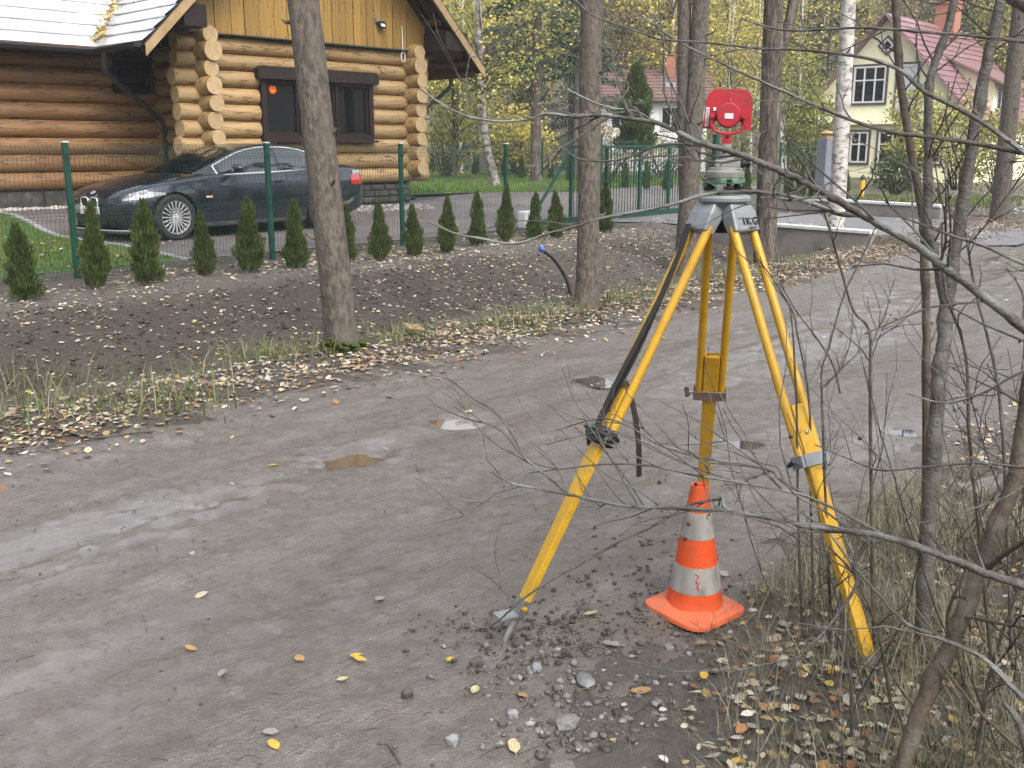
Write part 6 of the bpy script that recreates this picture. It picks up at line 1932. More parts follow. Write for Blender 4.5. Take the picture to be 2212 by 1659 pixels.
def sapling(name, label, limbs, material, base, twig_n=0, group=None, lt=(.1, .3), cat='sapling'):
    """limbs: list of (part name, points, Y0, Y1, r0, r1, twigs)"""
    t = thing(name, label, cat, tuple(base), 0, group)
    tw = MB()
    for nm, pts, Y0, Y1, r0_, r1_, nt in limbs:
        path, rad = limb(pts, Y0, Y1, r0_, r1_)
        MB().tube(path, rad, 9 if r0_ > .006 else 6).build(nm, material, t, smooth=60)
        if nt: side_twigs(tw, path, rad, nt, lt[0], lt[1], r=min(.0028, max(.0013, r1_ * .8)))
    if tw.v:
        o = tw.build('twigs', M['twig'], t, smooth=60); o['kind'] = 'stuff'
    return t
def gp(x, y, Y):
    p = at(x, y, Y); p.z = tz(p.x, p.y); return p
# grey two-stemmed sapling right of the tripod
YA = 2.75
sapling('sapling', 'tall grey sapling splitting in two beside the right tripod leg', [
    ('stem', [(1975, 1560), (1985, 1500), (1996, 1295), (2006, 1104), (2021, 912), (2030, 800), (2037, 752), (2045, 658)], 2.55, 2.75, .0215, .0195, 2),
    ('stem', [(2045, 660), (2057, 580), (2073, 486), (2102, 306), (2123, 175), (2143, 87), (2170, -30), (2190, -120)], 2.75, 2.8, .0185, .013, 9),
    ('stem', [(2043, 665), (2030, 590), (2012, 520), (2003, 467), (2006, 350), (2006, 204), (2018, 140), (2044, 73), (2070, -30)], 2.75, 2.8, .0145, .010, 9)], M['bark_sap'], gp(1975, 1560, 2.55), lt=(.1, .32))
sapling('sapling', 'slim dark sapling curving up in front of the red roofed house', [
    ('stem', [(1995, 1420), (2000, 1200), (2001, 846), (2001, 690), (1997, 565), (1997, 502), (1989, 439), (1971, 350), (1957, 262), (1945, 175), (1939, 87), (1930, -40)], 2.85, 3.0, .0125, .011, 7)], M['bark_brown'], gp(1995, 1420, 2.85), lt=(.1, .3))
# leaning brown stem in the corner
sapling('sapling', 'thick leaning brown sapling stem in the near verge', [
    ('stem', [(1890, 1840), (1949, 1650), (2006, 1487), (2054, 1391), (2102, 1271), (2145, 1151), (2193, 1032), (2212, 912), (2240, 700)], 1.85, 2.1, .0185, .0165, 4),
    ('branch', [(2054, 1391), (2048, 1330), (2060, 1290), (2110, 1180)], 1.93, 1.9, .005, .003, 2),
    ('branch', [(2110, 1250), (2160, 1205), (2230, 1160), (2300, 1130)], 2.0, 1.85, .0065, .004, 2),
    ('branch', [(2030, 1430), (2100, 1520), (2160, 1580), (2230, 1640)], 1.9, 1.75, .004, .002, 2),
    ('branch', [(2080, 1330), (2150, 1345), (2230, 1360)], 1.95, 1.8, .005, .003, 2)], M['bark_brown'], gp(1890, 1840, 1.85), lt=(.08, .24))
# off-frame tree whose branches reach across the view
TX = at(2400, 900, 1.75)
ot = thing('overhanging_tree', 'grey lichened branches reaching across the tripod from a tree beside the path', 'tree', (TX.x, TX.y, tz(TX.x, TX.y)))
trunk_mesh([Vector((TX.x, TX.y, tz(TX.x, TX.y) - .1)), Vector((TX.x + .01, TX.y, .8)), Vector((TX.x - .02, TX.y, 1.6)), Vector((TX.x + .03, TX.y, 2.6)), Vector((TX.x, TX.y + .05, 4.5))], [.05, .045, .042, .036, .02], M['bark_lichen'], seed=81, flare=.2, parent=ot, n=12)
tw = MB()
BR = [
    ([(2400, 860), (2300, 780), (2212, 708), (2100, 622), (2000, 545), (1920, 495), (1850, 457), (1770, 410), (1700, 375), (1640, 350), (1600, 334), (1540, 316), (1500, 304), (1460, 283), (1420, 266), (1360, 256), (1300, 250), (1240, 252)], 1.75, 2.1, .0098, .0034, 34),
    ([(1240, 252), (1180, 246), (1140, 258), (1070, 262), (1000, 248), (950, 222), (905, 190)], 2.1, 2.15, .0032, .0016, 6),
    ([(1420, 266), (1370, 240), (1330, 235), (1290, 224), (1240, 200), (1200, 175)], 2.08, 2.15, .0028, .0014, 5),
    ([(1860, 466), (1806, 460), (1731, 430), (1650, 416), (1580, 415), (1516, 422), (1431, 447), (1306, 470), (1240, 490), (1180, 506), (1110, 527), (1040, 515), (985, 505), (920, 476)], 1.95, 2.05, .0050, .0019, 9),
    ([(1545, 320), (1490, 312), (1440, 312), (1406, 320), (1331, 346), (1256, 345), (1215, 320)], 2.02, 2.1, .0035, .0014, 5),
    ([(2400, 380), (2300, 345), (2212, 330), (2056, 302), (1906, 281), (1781, 236), (1656, 181), (1556, 135), (1466, 90), (1380, 30)], 1.8, 2.3, .0058, .0018, 10),
    ([(2400, 115), (2300, 100), (2212, 90), (2106, 78), (1956, 66), (1846, 60), (1700, 66), (1600, 40)], 1.8, 2.2, .0045, .0016, 8),
    ([(2300, 420), (2212, 330), (2100, 250), (2000, 200), (1956, 160), (1906, 135), (1846, 121), (1731, 108), (1631, 104), (1531, 92), (1426, 84), (1356, 60), (1281, 33), (1220, -20)], 1.8, 2.4, .0050, .0018, 12),
    ([(2330, 20), (2250, 20), (2200, 0), (2150, -40)], 1.5, 1.6, .012, .01, 2),
    ([(2400, 1330), (2300, 1292), (2212, 1264), (2130, 1238), (2056, 1209), (1980, 1180), (1906, 1159), (1830, 1146), (1756, 1139), (1680, 1122), (1606, 1109), (1506, 1099), (1430, 1096), (1356, 1094), (1290, 1082), (1231, 1069), (1160, 1055), (1106, 1044), (1060, 1020)], 1.7, 2.25, .0098, .0022, 36),
    ([(1660, 1119), (1600, 1108), (1565, 1096), (1561, 1075), (1550, 1079), (1531, 1082), (1481, 1094), (1406, 1139), (1321, 1179), (1250, 1222), (1206, 1244), (1136, 1289), (1100, 1320), (1070, 1346), (1040, 1356), (1015, 1342), (1010, 1318)], 2.08, 2.3, .0048, .0022, 7),
    ([(1878, 1166), (1846, 1214), (1851, 1259), (1826, 1304), (1776, 1369), (1726, 1419), (1701, 1464), (1686, 1509)], 1.95, 1.95, .0048, .0022, 5),
    ([(1931, 1169), (1831, 1114), (1731, 1069), (1606, 1044), (1506, 1027), (1406, 1007), (1316, 1002), (1221, 1012), (1140, 1022)], 1.9, 2.25, .0045, .0017, 14),
    ([(1760, 1080), (1690, 1040), (1656, 1014), (1541, 994), (1431, 964), (1356, 919), (1290, 905), (1200, 930)], 2.0, 2.3, .0036, .0014, 10),
    ([(1606, 1044), (1500, 1010), (1400, 960), (1320, 930), (1260, 940), (1180, 960)], 2.1, 2.3, .0025, .0012, 7),
    ([(1231, 1069), (1170, 1020), (1130, 985), (1075, 925), (1010, 905), (950, 880), (920, 855)], 2.2, 2.3, .003, .0014, 4),
    ([(1140, 1000), (1080, 900), (1020, 860), (960, 815), (870, 805), (800, 780)], 2.25, 2.4, .0026, .0013, 4),
    ([(1880, 1180), (1790, 1110), (1720, 1070), (1690, 1030), (1680, 1010), (1640, 1000)], 1.95, 2.0, .003, .0015, 5),
    ([(2212, 1510), (2120, 1420), (2010, 1370), (1950, 1340), (1850, 1230), (1780, 1140), (1700, 1090)], 1.7, 2.1, .0055, .0020, 10),
    ([(2400, 620), (2300, 590), (2212, 570), (2120, 530), (2030, 500), (1950, 470)], 1.6, 1.8, .004, .0016, 9),
    ([(2400, 1010), (2300, 1015), (2212, 1010), (2100, 1000), (1990, 1010), (1900, 1015), (1830, 990), (1760, 960)], 1.7, 2.1, .0035, .0015, 10),
    ([(2400, 760), (2300, 770), (2212, 800), (2120, 850), (2040, 870), (1960, 850)], 1.6, 1.8, .0035, .0015, 8)]
for pts, Y0, Y1, r0_, r1_, nt in BR:
    path, rad = limb(pts, Y0, Y1, r0_, r1_)
    MB().tube(path, rad, 9 if r0_ > .006 else 6).build('branch', M['bark_lichen'], ot, smooth=60)
    low = pts[len(pts) // 2][1] > 880
    side_twigs(tw, path, rad, max(1, int(nt * (.55 if low else .7))), .12 if low else .06, .42 if low else .28, r=min(.003, max(.0021 if low else .0016, r1_ * .85)), f0=.05, bias=Vector((-.3, .1, .12)) if low else Vector((0, 0, 0)))
o = tw.build('twigs', M['bark_sap'], ot, smooth=60); o['kind'] = 'stuff'
# dark berries left on the twigs
M['berry'] = mat('berry', (.022, .02, .022), rough=.4)
for (x, y) in ((1708, 943), (1858, 947), (1424, 1042), (1487, 1132), (1480, 1164), (1503, 1046), (1804, 1552)):
    p = at(x, y, 2.1)
    MB().blob(p, .0048, 2, .05).build('berry', M['berry'], ot, smooth=True)
# thin upright shoots between tripod and saplings
SH = [
    ([(1793, 1420), (1790, 1200), (1782, 1050), (1775, 846), (1776, 795), (1790, 752), (1812, 672), (1830, 620), (1860, 560), (1892, 490)], 2.7, .0042),
    ([(1735, 1400), (1725, 1150), (1720, 860), (1710, 690), (1700, 650)], 2.75, .0045),
    ([(1760, 1390), (1752, 1100), (1748, 870), (1722, 720), (1708, 664), (1640, 560)], 2.8, .004),
    ([(1890, 1430), (1884, 1200), (1880, 860), (1881, 750), (1874, 706), (1846, 674), (1829, 628), (1808, 550), (1773, 434)], 2.6, .0055),
    ([(1881, 752), (1902, 698), (1926, 645)], 2.6, .003),
    ([(1815, 850), (1800, 790), (1764, 730), (1720, 672), (1690, 620)], 2.75, .0032),
    ([(1780, 835), (1835, 780), (1890, 735), (1940, 705), (1995, 700)], 2.72, .003),
    ([(2150, 1500), (2120, 1200), (2095, 950), (2085, 760), (2040, 620), (2035, 480)], 2.3, .0055),
    ([(2185, 1400), (2170, 1000), (2150, 800), (2110, 640), (2085, 500)], 2.2, .005),
    ([(1930, 1560), (1900, 1380), (1850, 1250), (1790, 1180)], 2.2, .005),
    ([(1840, 1590), (1835, 1450), (1800, 1350), (1780, 1280)], 2.1, .0045),
    ([(2110, 1620), (2140, 1450), (2190, 1300), (2230, 1200)], 1.9, .005),
    ([(2230, 1659), (2200, 1560), (2170, 1520)], 1.5, .009)]
for k, (pts, Y, r) in enumerate(SH):
    sapling('shoot', 'thin bare upright shoot in the brush beside the tripod', [('stem', pts, Y, Y + .05, r, r * .45, 5 if r < .008 else 0)], M['bark_brown'] if k % 2 else M['bark_sap'], gp(pts[0][0], pts[0][1], Y), group='bare shoots beside the tripod', lt=(.06, .22), cat='shoot')

# tangled brush of bare stems on the near verge
random.seed(77)
bmb = MB()
for _ in range(120):
    bx_ = random.uniform(.85, 2.3); by_ = random.uniform(1.7, 3.4)
    if bx_ < .55 + .28 * by_ and random.random() < .75: continue
    p = Vector((bx_, by_, tz(bx_, by_) - .02)); d = Vector((random.uniform(-.5, .5), random.uniform(-.4, .4), 1)).normalized()
    L_ = random.uniform(.3, 1.1); k = 7; pts = [p]
    for j in range(k):
        d = (d + Vector((random.uniform(-1, 1), random.uniform(-1, 1), random.uniform(-.4, .5))) * .16).normalized()
        p = p + d * L_ / k; pts.append(p)
    r = random.uniform(.0014, .0034)
    bmb.tube(pts, [r * (1 - .6 * j / k) for j in range(k + 1)], 5)
    side_twigs(bmb, pts, [r] * len(pts), random.randint(2, 4), .08, .3, .3, .2, .95, r * .6)
tag(bmb.build('brush', M['twig'], smooth=60), 'tangle of thin bare stems on the near verge', 'brush', kind='stuff')

# ================================================================ litter, grass, stones
LEAFC = [(.38, .33, .24), (.30, .25, .18), (.43, .36, .24), (.22, .17, .115), (.34, .23, .10), (.28, .13, .05), (.18, .11, .065), (.42, .39, .33), (.28, .245, .2), (.36, .33, .28), (.16, .125, .095)]
PALE = [(.50, .45, .32), (.44, .37, .22), (.54, .50, .40), (.46, .35, .17), (.35, .28, .18)]
def surf_z(x, y, road_lift=True):
    X = np.asarray(x); Y = np.asarray(y); Q, S = qs(X, Y)
    g = ground_z(X, Y, Q, S)
    sheet = terrain(X, Y) + .010
    g = np.where((Q < -.52) & (Q > -28) & (S > -8) & (S < 28), np.maximum(g, sheet), g)
    g = np.where((Q > -.6) & (Q < 6.6) & (S > 7.6) & (S < 11.9), np.maximum(g, sheet + .004), g)
    r = np.where((Q > 5.72) & (Q < 10.6), road_z(X, Y, Q, S), -9)
    return np.maximum(g, r)
def leaves6(P, size, cols, rs, curl=.35):
    """leaf blades with a keel: 6 vertices, 4 triangles as two quads"""
    n = len(P)
    th = rs.uniform(0, 2 * np.pi, n); tiltx = rs.normal(0, .22, n); tilty = rs.normal(0, .22, n)
    a = np.stack([np.cos(th), np.sin(th), tiltx], 1); a /= np.linalg.norm(a, axis=1, keepdims=True)
    b = np.stack([-np.sin(th), np.cos(th), tilty], 1); b -= a * (a * b).sum(1, keepdims=True); b /= np.linalg.norm(b, axis=1, keepdims=True)
    nr = np.cross(a, b)
    sz = (size * rs.uniform(.55, 1.3, n))[:, None]; w = sz * rs.uniform(.5, .85, n)[:, None]; cu = sz * rs.uniform(-.1, curl, n)[:, None]
    A = P - a * sz; B = P + a * sz + nr * cu * .6
    C1 = P + a * sz * .35 + b * w * .75 + nr * cu; C2 = P - a * sz * .45 + b * w * .85 + nr * cu
    D1 = P + a * sz * .35 - b * w * .75 + nr * cu * .8; D2 = P - a * sz * .45 - b * w * .85 + nr * cu * .8
    V = np.stack([A, C2, C1, B, D1, D2], 1).reshape(-1, 3)
    I = np.arange(n)[:, None] * 6
    F = np.concatenate([I + np.array([0, 1, 2, 3]), I + np.array([0, 3, 4, 5])], 0)
    cols = np.asarray(cols); c = cols[rs.integers(0, len(cols), n)] * rs.uniform(.7, 1.2, n)[:, None]
    return V, F, np.clip(np.concatenate([c, c], 0), 0, 1)
def scatter(rs, n, q0, q1, s0, s1, dens=None):
    q = rs.uniform(q0, q1, n); s = rs.uniform(s0, s1, n)
    x, y = wp(q, s)
    if dens is not None:
        k = rs.uniform(0, 1, n) < dens(q, s, x, y); q, s, x, y = q[k], s[k], x[k], y[k]
    return x, y
def litter(name, label, xy, size, cols, seed, lift=.008):
    rs = np.random.default_rng(seed); x, y = xy
    P = np.stack([x, y, surf_z(x, y) + lift + rs.uniform(0, .006, len(x))], 1)
    V, F, C = leaves6(P, size, cols, rs)
    return tag(link(name, np_mesh(name, V, F, M['litter'], C)), label, 'leaves', kind='stuff')
rs = np.random.default_rng(101)
edge = lambda q, s, x, y: np.clip(np.exp(-((q - 5.92) / .46) ** 2) * (.85 + .5 * vnoise(x, y, 1.2, 61)), 0, 1)
xy = scatter(rs, 60000, 4.6, 6.9, -9.5, 13, edge)
litter('leaf_litter', 'tan and orange fallen leaves along the far road edge', xy, .021, LEAFC, 102)
bank = lambda q, s, x, y: np.clip(.42 + .5 * vnoise(x, y, .9, 63) + .12 * (s > 0), .03, 1)
xy = scatter(rs, 15000, 0.9, 4.9, -8, 9, bank)
litter('leaf_litter', 'pale yellow leaves scattered over the dark soil bank', xy, .024, PALE + LEAFC[:4], 103)
xy = scatter(rs, 6000, -.2, 1.2, -7.5, 7.3, lambda q, s, x, y: np.clip(.35 + .6 * vnoise(x, y, 1.4, 64), .03, 1))
litter('leaf_litter', 'pale leaves gathered under the thuja row', xy, .027, PALE + LEAFC[:3], 104)
xy = scatter(rs, 5200, -7, -.5, -7.5, 16, lambda q, s, x, y: np.clip(.16 + .35 * vnoise(x, y, .5, 65) + .5 * ((s < -1) & (s > -2.2)), 0.02, 1))
litter('leaf_litter', 'small yellow leaves lying on the asphalt yard and lawn', xy, .030, PALE + [(.6, .4, .08)], 105, .02)
nearv = lambda q, s, x, y: np.clip(sstep(q + .25 * vnoise(x, y, 1.6, 66), 9.75, 10.5) * (.55 + .5 * vnoise(x, y, 1.5, 67)) * (.22 + .78 * sstep(x, .15, .8)), 0, 1)
xy = scatter(rs, 48000, 9.4, 12.2, -9.8, 1, nearv)
litter('leaf_litter', 'tan and yellow leaves under the brush on the near verge', xy, .0175, LEAFC + LEAFC + LEAFC + PALE + [(.45, .34, .08), (.12, .095, .075), (.16, .12, .09)], 106)
xy = scatter(rs, 2600, 1.0, 6.4, 12.3, 24, None)
litter('leaf_litter', 'pale leaves on the far verge beyond the driveway', xy, .035, PALE + LEAFC, 107)
xy = scatter(rs, 420, 6.4, 9.6, -8.5, 8, lambda q, s, x, y: .12 + .88 * np.clip(np.exp(-((q - 6.5) / .35) ** 2), 0, 1))
litter('leaf_litter', 'few scattered pale leaves on the muddy road', xy, .022, LEAFC + PALE, 108)
xy = scatter(rs, 1500, -.5, 6.5, 7.7, 11.8, lambda q, s, x, y: np.clip(.2 + .5 * (np.abs(s - 7.8) < .5) + .3 * vnoise(x, y, .8, 3), 0, 1))
litter('leaf_litter', 'scattered leaves on the asphalt driveway', xy, .026, PALE, 109, .02)

# single leaves one can point to
M['leaf_y'] = mat('leaf_yellow', (.5, .34, .05), (.42, .26, .03), scale=2.5, rough=.55)
M['leaf_p'] = mat('leaf_pale', (.46, .40, .24), (.36, .30, .17), scale=2.5, rough=.55)
M['leaf_o'] = mat('leaf_ochre', (.38, .23, .09), (.28, .16, .06), scale=2.5, rough=.55)
M['leaf_g'] = mat('leaf_greyish', (.25, .225, .20), (.19, .17, .15), scale=2.5, rough=.6)
def leaf_mesh(k):
    random.seed(300 + k); b = MB()
    n = 14; rim = []
    for i in range(n):
        th = 2 * math.pi * i / n
        r = 1 - .28 * abs(math.sin(th)) + random.uniform(-.08, .08)
        x = r * math.cos(th); y = r * math.sin(th) * .8
        rim.append((x, y, .22 * abs(y) + random.uniform(0, .10) + .1 * x * x))
    vs = rim + [(0, 0, -.02)]
    fs = [(i, (i + 1) % n, n) for i in range(n)]
    b.add(vs, fs)
    b.tube([(-.9, 0, .05), (-1.25, .03, .1), (-1.6, .1, .12)], [.035, .03, .02], 5)
    return b
LM = {}
def fallen_leaf(x, y, kind, size, label, k, group=None):
    p = hit(x, y); p.z = float(surf_z(p.x, p.y)) + .006
    key = (k % 5, kind)
    if key not in LM: LM[key] = leaf_mesh(k % 5).mesh('fallen_leaf', M[kind], 60)
    o = link('fallen_leaf', LM[key]); o.location = p; o.scale = (size * .85,) * 3
    random.seed(k * 7 + 3)
    o.rotation_euler = (random.uniform(-.2, .2), random.uniform(-.25, .25), random.uniform(0, 6.28))
    return tag(o, label, 'leaf', group)
single = [(648, 1434, 'leaf_o', .026, 'ochre leaf alone on the muddy road left of the tripod foot'), (768, 1425, 'leaf_y', .022, 'small yellow leaf of the pair lying on the mud'),
          (778, 1437, 'leaf_y', .024, 'longer yellow leaf of the pair lying on the mud'), (973, 1432, 'leaf_y', .022, 'bright yellow leaf at the edge of the gravel patch'),
          (592, 1618, 'leaf_y', .024, 'crinkled yellow leaf on the mud in the road'), (1026, 1503, 'leaf_p', .026, 'round pale leaf lying in the gravel patch'),
          (590, 1010, 'leaf_y', .026, 'yellow leaf beside the larger brown puddle'), (444, 1170, 'leaf_y', .016, 'tiny yellow leaf near the wet streak'),
          (412, 1400, 'leaf_o', .026, 'tan leaf pressed into the mud'), (480, 1460, 'leaf_g', .024, 'grey pressed leaf in the mud'), (1013, 892, 'leaf_p', .03, 'pale leaf above the small brown puddle'),
          (1520, 1470, 'leaf_y', .026, 'yellow leaf in front of the traffic cone'), (1130, 1517, 'leaf_o', .024, 'orange tan leaf on the gravel patch'), (1110, 1620, 'leaf_p', .03, 'pale leaf near the grey stones'),
          (1385, 1500, 'leaf_o', .036, 'brown leaf among gravel and dry grass'), (1830, 1585, 'leaf_y', .035, 'large yellow leaf in the dry grass'), (1590, 1650, 'leaf_y', .036, 'yellow leaf at the foot of the dry grass'),
          (1650, 1525, 'leaf_o', .03, 'ochre leaf under the hanging twig'), (1600, 1520, 'leaf_p', .03, 'pale yellow leaf beside the hanging twig'), (1320, 1405, 'leaf_g', .034, 'grey curled leaf below the traffic cone'),
          (585, 1590, 'leaf_g', .026, 'dead grey leaf behind the crinkled yellow leaf'), (820, 1300, 'leaf_g', .03, 'pale grey torn leaf on the mud'), (740, 1480, 'leaf_p', .02, 'small straw coloured leaf on the mud')]
for k, (x, y, kd, sz, lb) in enumerate(single):
    fallen_leaf(x, y, kd, sz, lb, k)

# stones
M['stone'] = mat('stone', (.18, .17, .165), (.125, .118, .112), scale=25, rough=.8, bump=.4, bscale=60, c3=(.25, .25, .25), scale3=12)
M['stone_dark'] = mat('stone_dark', (.085, .075, .07), (.06, .052, .05), scale=25, rough=.75, bump=.4, bscale=60)
M['stone_pale'] = mat('stone_pale', (.27, .27, .275), (.2, .2, .205), scale=25, rough=.8, bump=.3, bscale=60)
def stone(x, y, r, mt, label, sc=(1, .8, .6), sub=2):
    p = hit(x, y); p.z = float(surf_z(p.x, p.y)) + r * .25
    b = MB().blob((0, 0, 0), r, sub, .13, sc=sc)
    o = b.build('stone', M[mt]); o.location = p
    return tag(o, label, 'stone')
random.seed(91)
stone(880, 1512, .024, 'stone_dark', 'dark pointed stone alone on the mud', (.8, .8, .9), 1)
stone(415, 1194, .014, 'stone_pale', 'small round grey pebble on the road')
stone(1445, 1312 + 90, .018, 'stone', 'round pebble below the cone base', (1, .9, .8))
stone(1108, 1555, .02, 'stone_pale', 'pale cube shaped stone below the gravel patch', (.9, .9, .8), 1)
stone(1225, 1570, .038, 'stone', 'large angular grey stone in the gravel', (1, .7, .6), 1)
stone(1160, 1452, .026, 'stone_pale', 'pale flat stone under the left tripod foot', (1.1, .6, .45), 1)
stone(1265, 1480, .034, 'stone', 'flat mottled stone in the middle of the gravel', (1.2, .7, .4))
stone(978, 1612, .026, 'stone_pale', 'white chalky stone in the lower gravel', (.8, .7, .8), 1)
stone(1030, 1435, .028, 'stone_dark', 'dark clod of soil beside the tripod spike', (1, .8, .7), 1)
stone(1120, 1400, .03, 'stone_dark', 'largest dark soil clod dug up by the spike', (1, .8, .7), 1)
def stones_stuff(name, label, xy, r0, r1, cols, seed):
    rs = np.random.default_rng(seed); x, y = xy; n = len(x)
    bm = bmesh.new(); bmesh.ops.create_icosphere(bm, subdivisions=1, radius=1)
    U = np.array([v.co[:] for v in bm.verts]); T = np.array([[v.index for v in f.verts] for f in bm.faces]); bm.free()
    r = r0 + (r1 - r0) * rs.uniform(0, 1, n) ** 3.0
    sc = np.stack([rs.uniform(.8, 1.3, n), rs.uniform(.6, 1.0, n), rs.uniform(.4, .75, n)], 1)
    th = rs.uniform(0, 6.28, n); ct, st = np.cos(th), np.sin(th)
    W = U[None] * sc[:, None, :] * (1 + rs.uniform(-.3, .25, (n, len(U), 1)))
    X = W[..., 0] * ct[:, None] - W[..., 1] * st[:, None]; Yv = W[..., 0] * st[:, None] + W[..., 1] * ct[:, None]
    V = np.stack([X, Yv, W[..., 2]], -1) * r[:, None, None] + np.stack([x, y, surf_z(x, y) + r * .12], 1)[:, None, :]
    F = (T[None] + (np.arange(n) * len(U))[:, None, None]).reshape(-1, 3)
    cols = np.asarray(cols); c = cols[rs.integers(0, len(cols), n)] * rs.uniform(.7, 1.25, n)[:, None]
    C = np.repeat(c, len(T), axis=0)
    return tag(link(name, np_mesh(name, V.reshape(-1, 3), F, M['litter'], np.clip(C, 0, 1))), label, 'gravel', kind='stuff')
GREYS = [(.13, .12, .11), (.095, .085, .078), (.16, .15, .14), (.075, .066, .06), (.11, .10, .09), (.22, .215, .21)]
gx, gy = [], []
rs = np.random.default_rng(201)
for (dx_, dy_, sx, sy, n) in ((1150, 1500, 150, 60, 420), (1330, 1560, 130, 70, 330), (1200, 1620, 140, 40, 260), (1130, 1420, 90, 40, 160), (1450, 1420, 160, 60, 200), (1550, 1530, 180, 90, 260), (2090, 950, 60, 70, 160), (2120, 1050, 60, 60, 120)):
    for _ in range(int(n * .6)):
        p = ray(rs.normal(dx_, sx * .55), rs.normal(dy_, sy * .55)); t = -CAM_H / p.z
        if t > 0 and t < 9: gx.append(p.x * t); gy.append(p.y * t)
stones_stuff('gravel', 'grey gravel spilled round the left tripod foot', (np.array(gx), np.array(gy)), .0025, .017, GREYS, 202)
xy = scatter(rs, 9500, 6.3, 10.2, -9.2, -2.0, lambda q, s, x, y: .35 + .3 * vnoise(x, y, 2, 71))
stones_stuff('grit', 'small grit and crumbs scattered over the mud', xy, .0012, .0065, [(.10, .085, .075), (.16, .145, .13), (.07, .06, .05), (.05, .04, .033), (.22, .2, .18)], 203)
gx = []; gy = []
for _ in range(900):
    p = ray(rs.normal(1180, 120), rs.normal(1395, 40)); t = -CAM_H / p.z; gx.append(p.x * t); gy.append(p.y * t)
for _ in range(700):
    p = ray(rs.normal(1420, 130), rs.normal(1300, 70)); t = -CAM_H / p.z; gx.append(p.x * t); gy.append(p.y * t)
stones_stuff('soil_clods', 'dark crumbled soil dug up round the tripod foot', (np.array(gx), np.array(gy)), .002, .012, [(.06, .048, .04), (.09, .075, .063), (.045, .036, .03)], 204)
xy = scatter(rs, 16000, 1.9, 4.6, -8, 5, lambda q, s, x, y: np.clip(.5 + .6 * vnoise(x, y, 1.5, 72), .05, 1) * (1 - .7 * (s > 0)))
stones_stuff('soil_clods', 'dark lumpy clods covering the soil bank', xy, .004, .032, [(.05, .038, .031), (.07, .055, .045), (.038, .029, .024), (.09, .073, .06)], 205)
hx, hy = wp(rs.uniform(5.0, 6.6, 500), rs.uniform(15.5, 21, 500))
stones_stuff('gravel', 'pale gravel heap round the far trunk', (hx, hy), .02, .07, [(.4, .39, .37), (.3, .29, .28)], 206)
ga = Vector((math.cos(HANG), math.sin(HANG), 0)); gn = Vector((math.sin(HANG), -math.cos(HANG), 0))
u = rs.uniform(-5.5, 5.2, 2600); v = rs.uniform(.12, .55, 2600)
bx = HX + u * ga.x + np.where(u < -.1, v - WB, v) * gn.x; by = HY + u * ga.y + np.where(u < -.1, v - WB, v) * gn.y
stones_stuff('gravel', 'pale gravel strip along the log house foundation', (bx, by), .015, .035, [(.42, .39, .35), (.33, .31, .28), (.5, .48, .44)], 207)

# grass
def blades(xy, h0, h1, w, cols, seed, bend=.5, zoff=0.0):
    rs = np.random.default_rng(seed); x, y = xy; n = len(x)
    z = surf_z(x, y) - .005 + zoff
    th = rs.uniform(0, 2 * np.pi, n); h = rs.uniform(h0, h1, n); bd = h * bend * rs.uniform(.2, 1.4, n)
    dx_, dy_ = np.cos(th), np.sin(th); px_, py_ = -dy_, dx_
    ww = w * rs.uniform(.6, 1.3, n)
    pts = []
    for f, k in ((0, 1), (.4, .9), (.75, .6), (1, .08)):
        cx_ = x + dx_ * bd * f ** 2; cy_ = y + dy_ * bd * f ** 2; cz_ = z + h * (f - .28 * bend * f ** 3 * bd / np.maximum(h, 1e-6))
        pts.append(np.stack([cx_ - px_ * ww * k, cy_ - py_ * ww * k, cz_], 1)); pts.append(np.stack([cx_ + px_ * ww * k, cy_ + py_ * ww * k, cz_], 1))
    V = np.stack(pts, 1).reshape(-1, 3)
    I = np.arange(n)[:, None] * 8
    F = np.concatenate([I + np.array([0, 1, 3, 2]), I + np.array([2, 3, 5, 4]), I + np.array([4, 5, 7, 6])], 0)
    cols = np.asarray(cols); c = cols[rs.integers(0, len(cols), n)] * rs.uniform(.7, 1.25, n)[:, None]
    return V, F, np.clip(np.concatenate([c, c, c], 0), 0, 1)
def grass(name, label, xy, h0, h1, w, cols, seed, bend=.5, zoff=0.0):
    V, F, C = blades(xy, h0, h1, w, cols, seed, bend, zoff)
    return tag(link(name, np_mesh(name, V, F, M['grass'], C)), label, 'grass', kind='stuff')
GRN = [(.10, .16, .03), (.075, .125, .022), (.16, .19, .05), (.22, .21, .08)]
DRY = [(.26, .23, .16), (.2, .18, .12), (.31, .28, .2), (.14, .135, .085), (.11, .12, .05)]
def clumps(rs, cq, per, sd):
    X = []; Y = []
    for (x, y) in cq:
        X.append(rs.normal(x, sd, per)); Y.append(rs.normal(y, sd, per))
    return np.concatenate(X), np.concatenate(Y)
rs = np.random.default_rng(301)
cq = []
for (x, y) in ((60, 850), (110, 880), (170, 870), (30, 900), (230, 880), (290, 895), (350, 905), (375, 880), (400, 870), (440, 880), (90, 920), (20, 830), (150, 835)):
    p = hit(x, y); cq.append((p.x, p.y))
grass('grass_tuft', 'long green grass tufts beside the road left of the spruce', clumps(rs, cq, 30, .14), .05, .36, .0032, GRN + DRY[:2], 302, 1.0)
cq = []
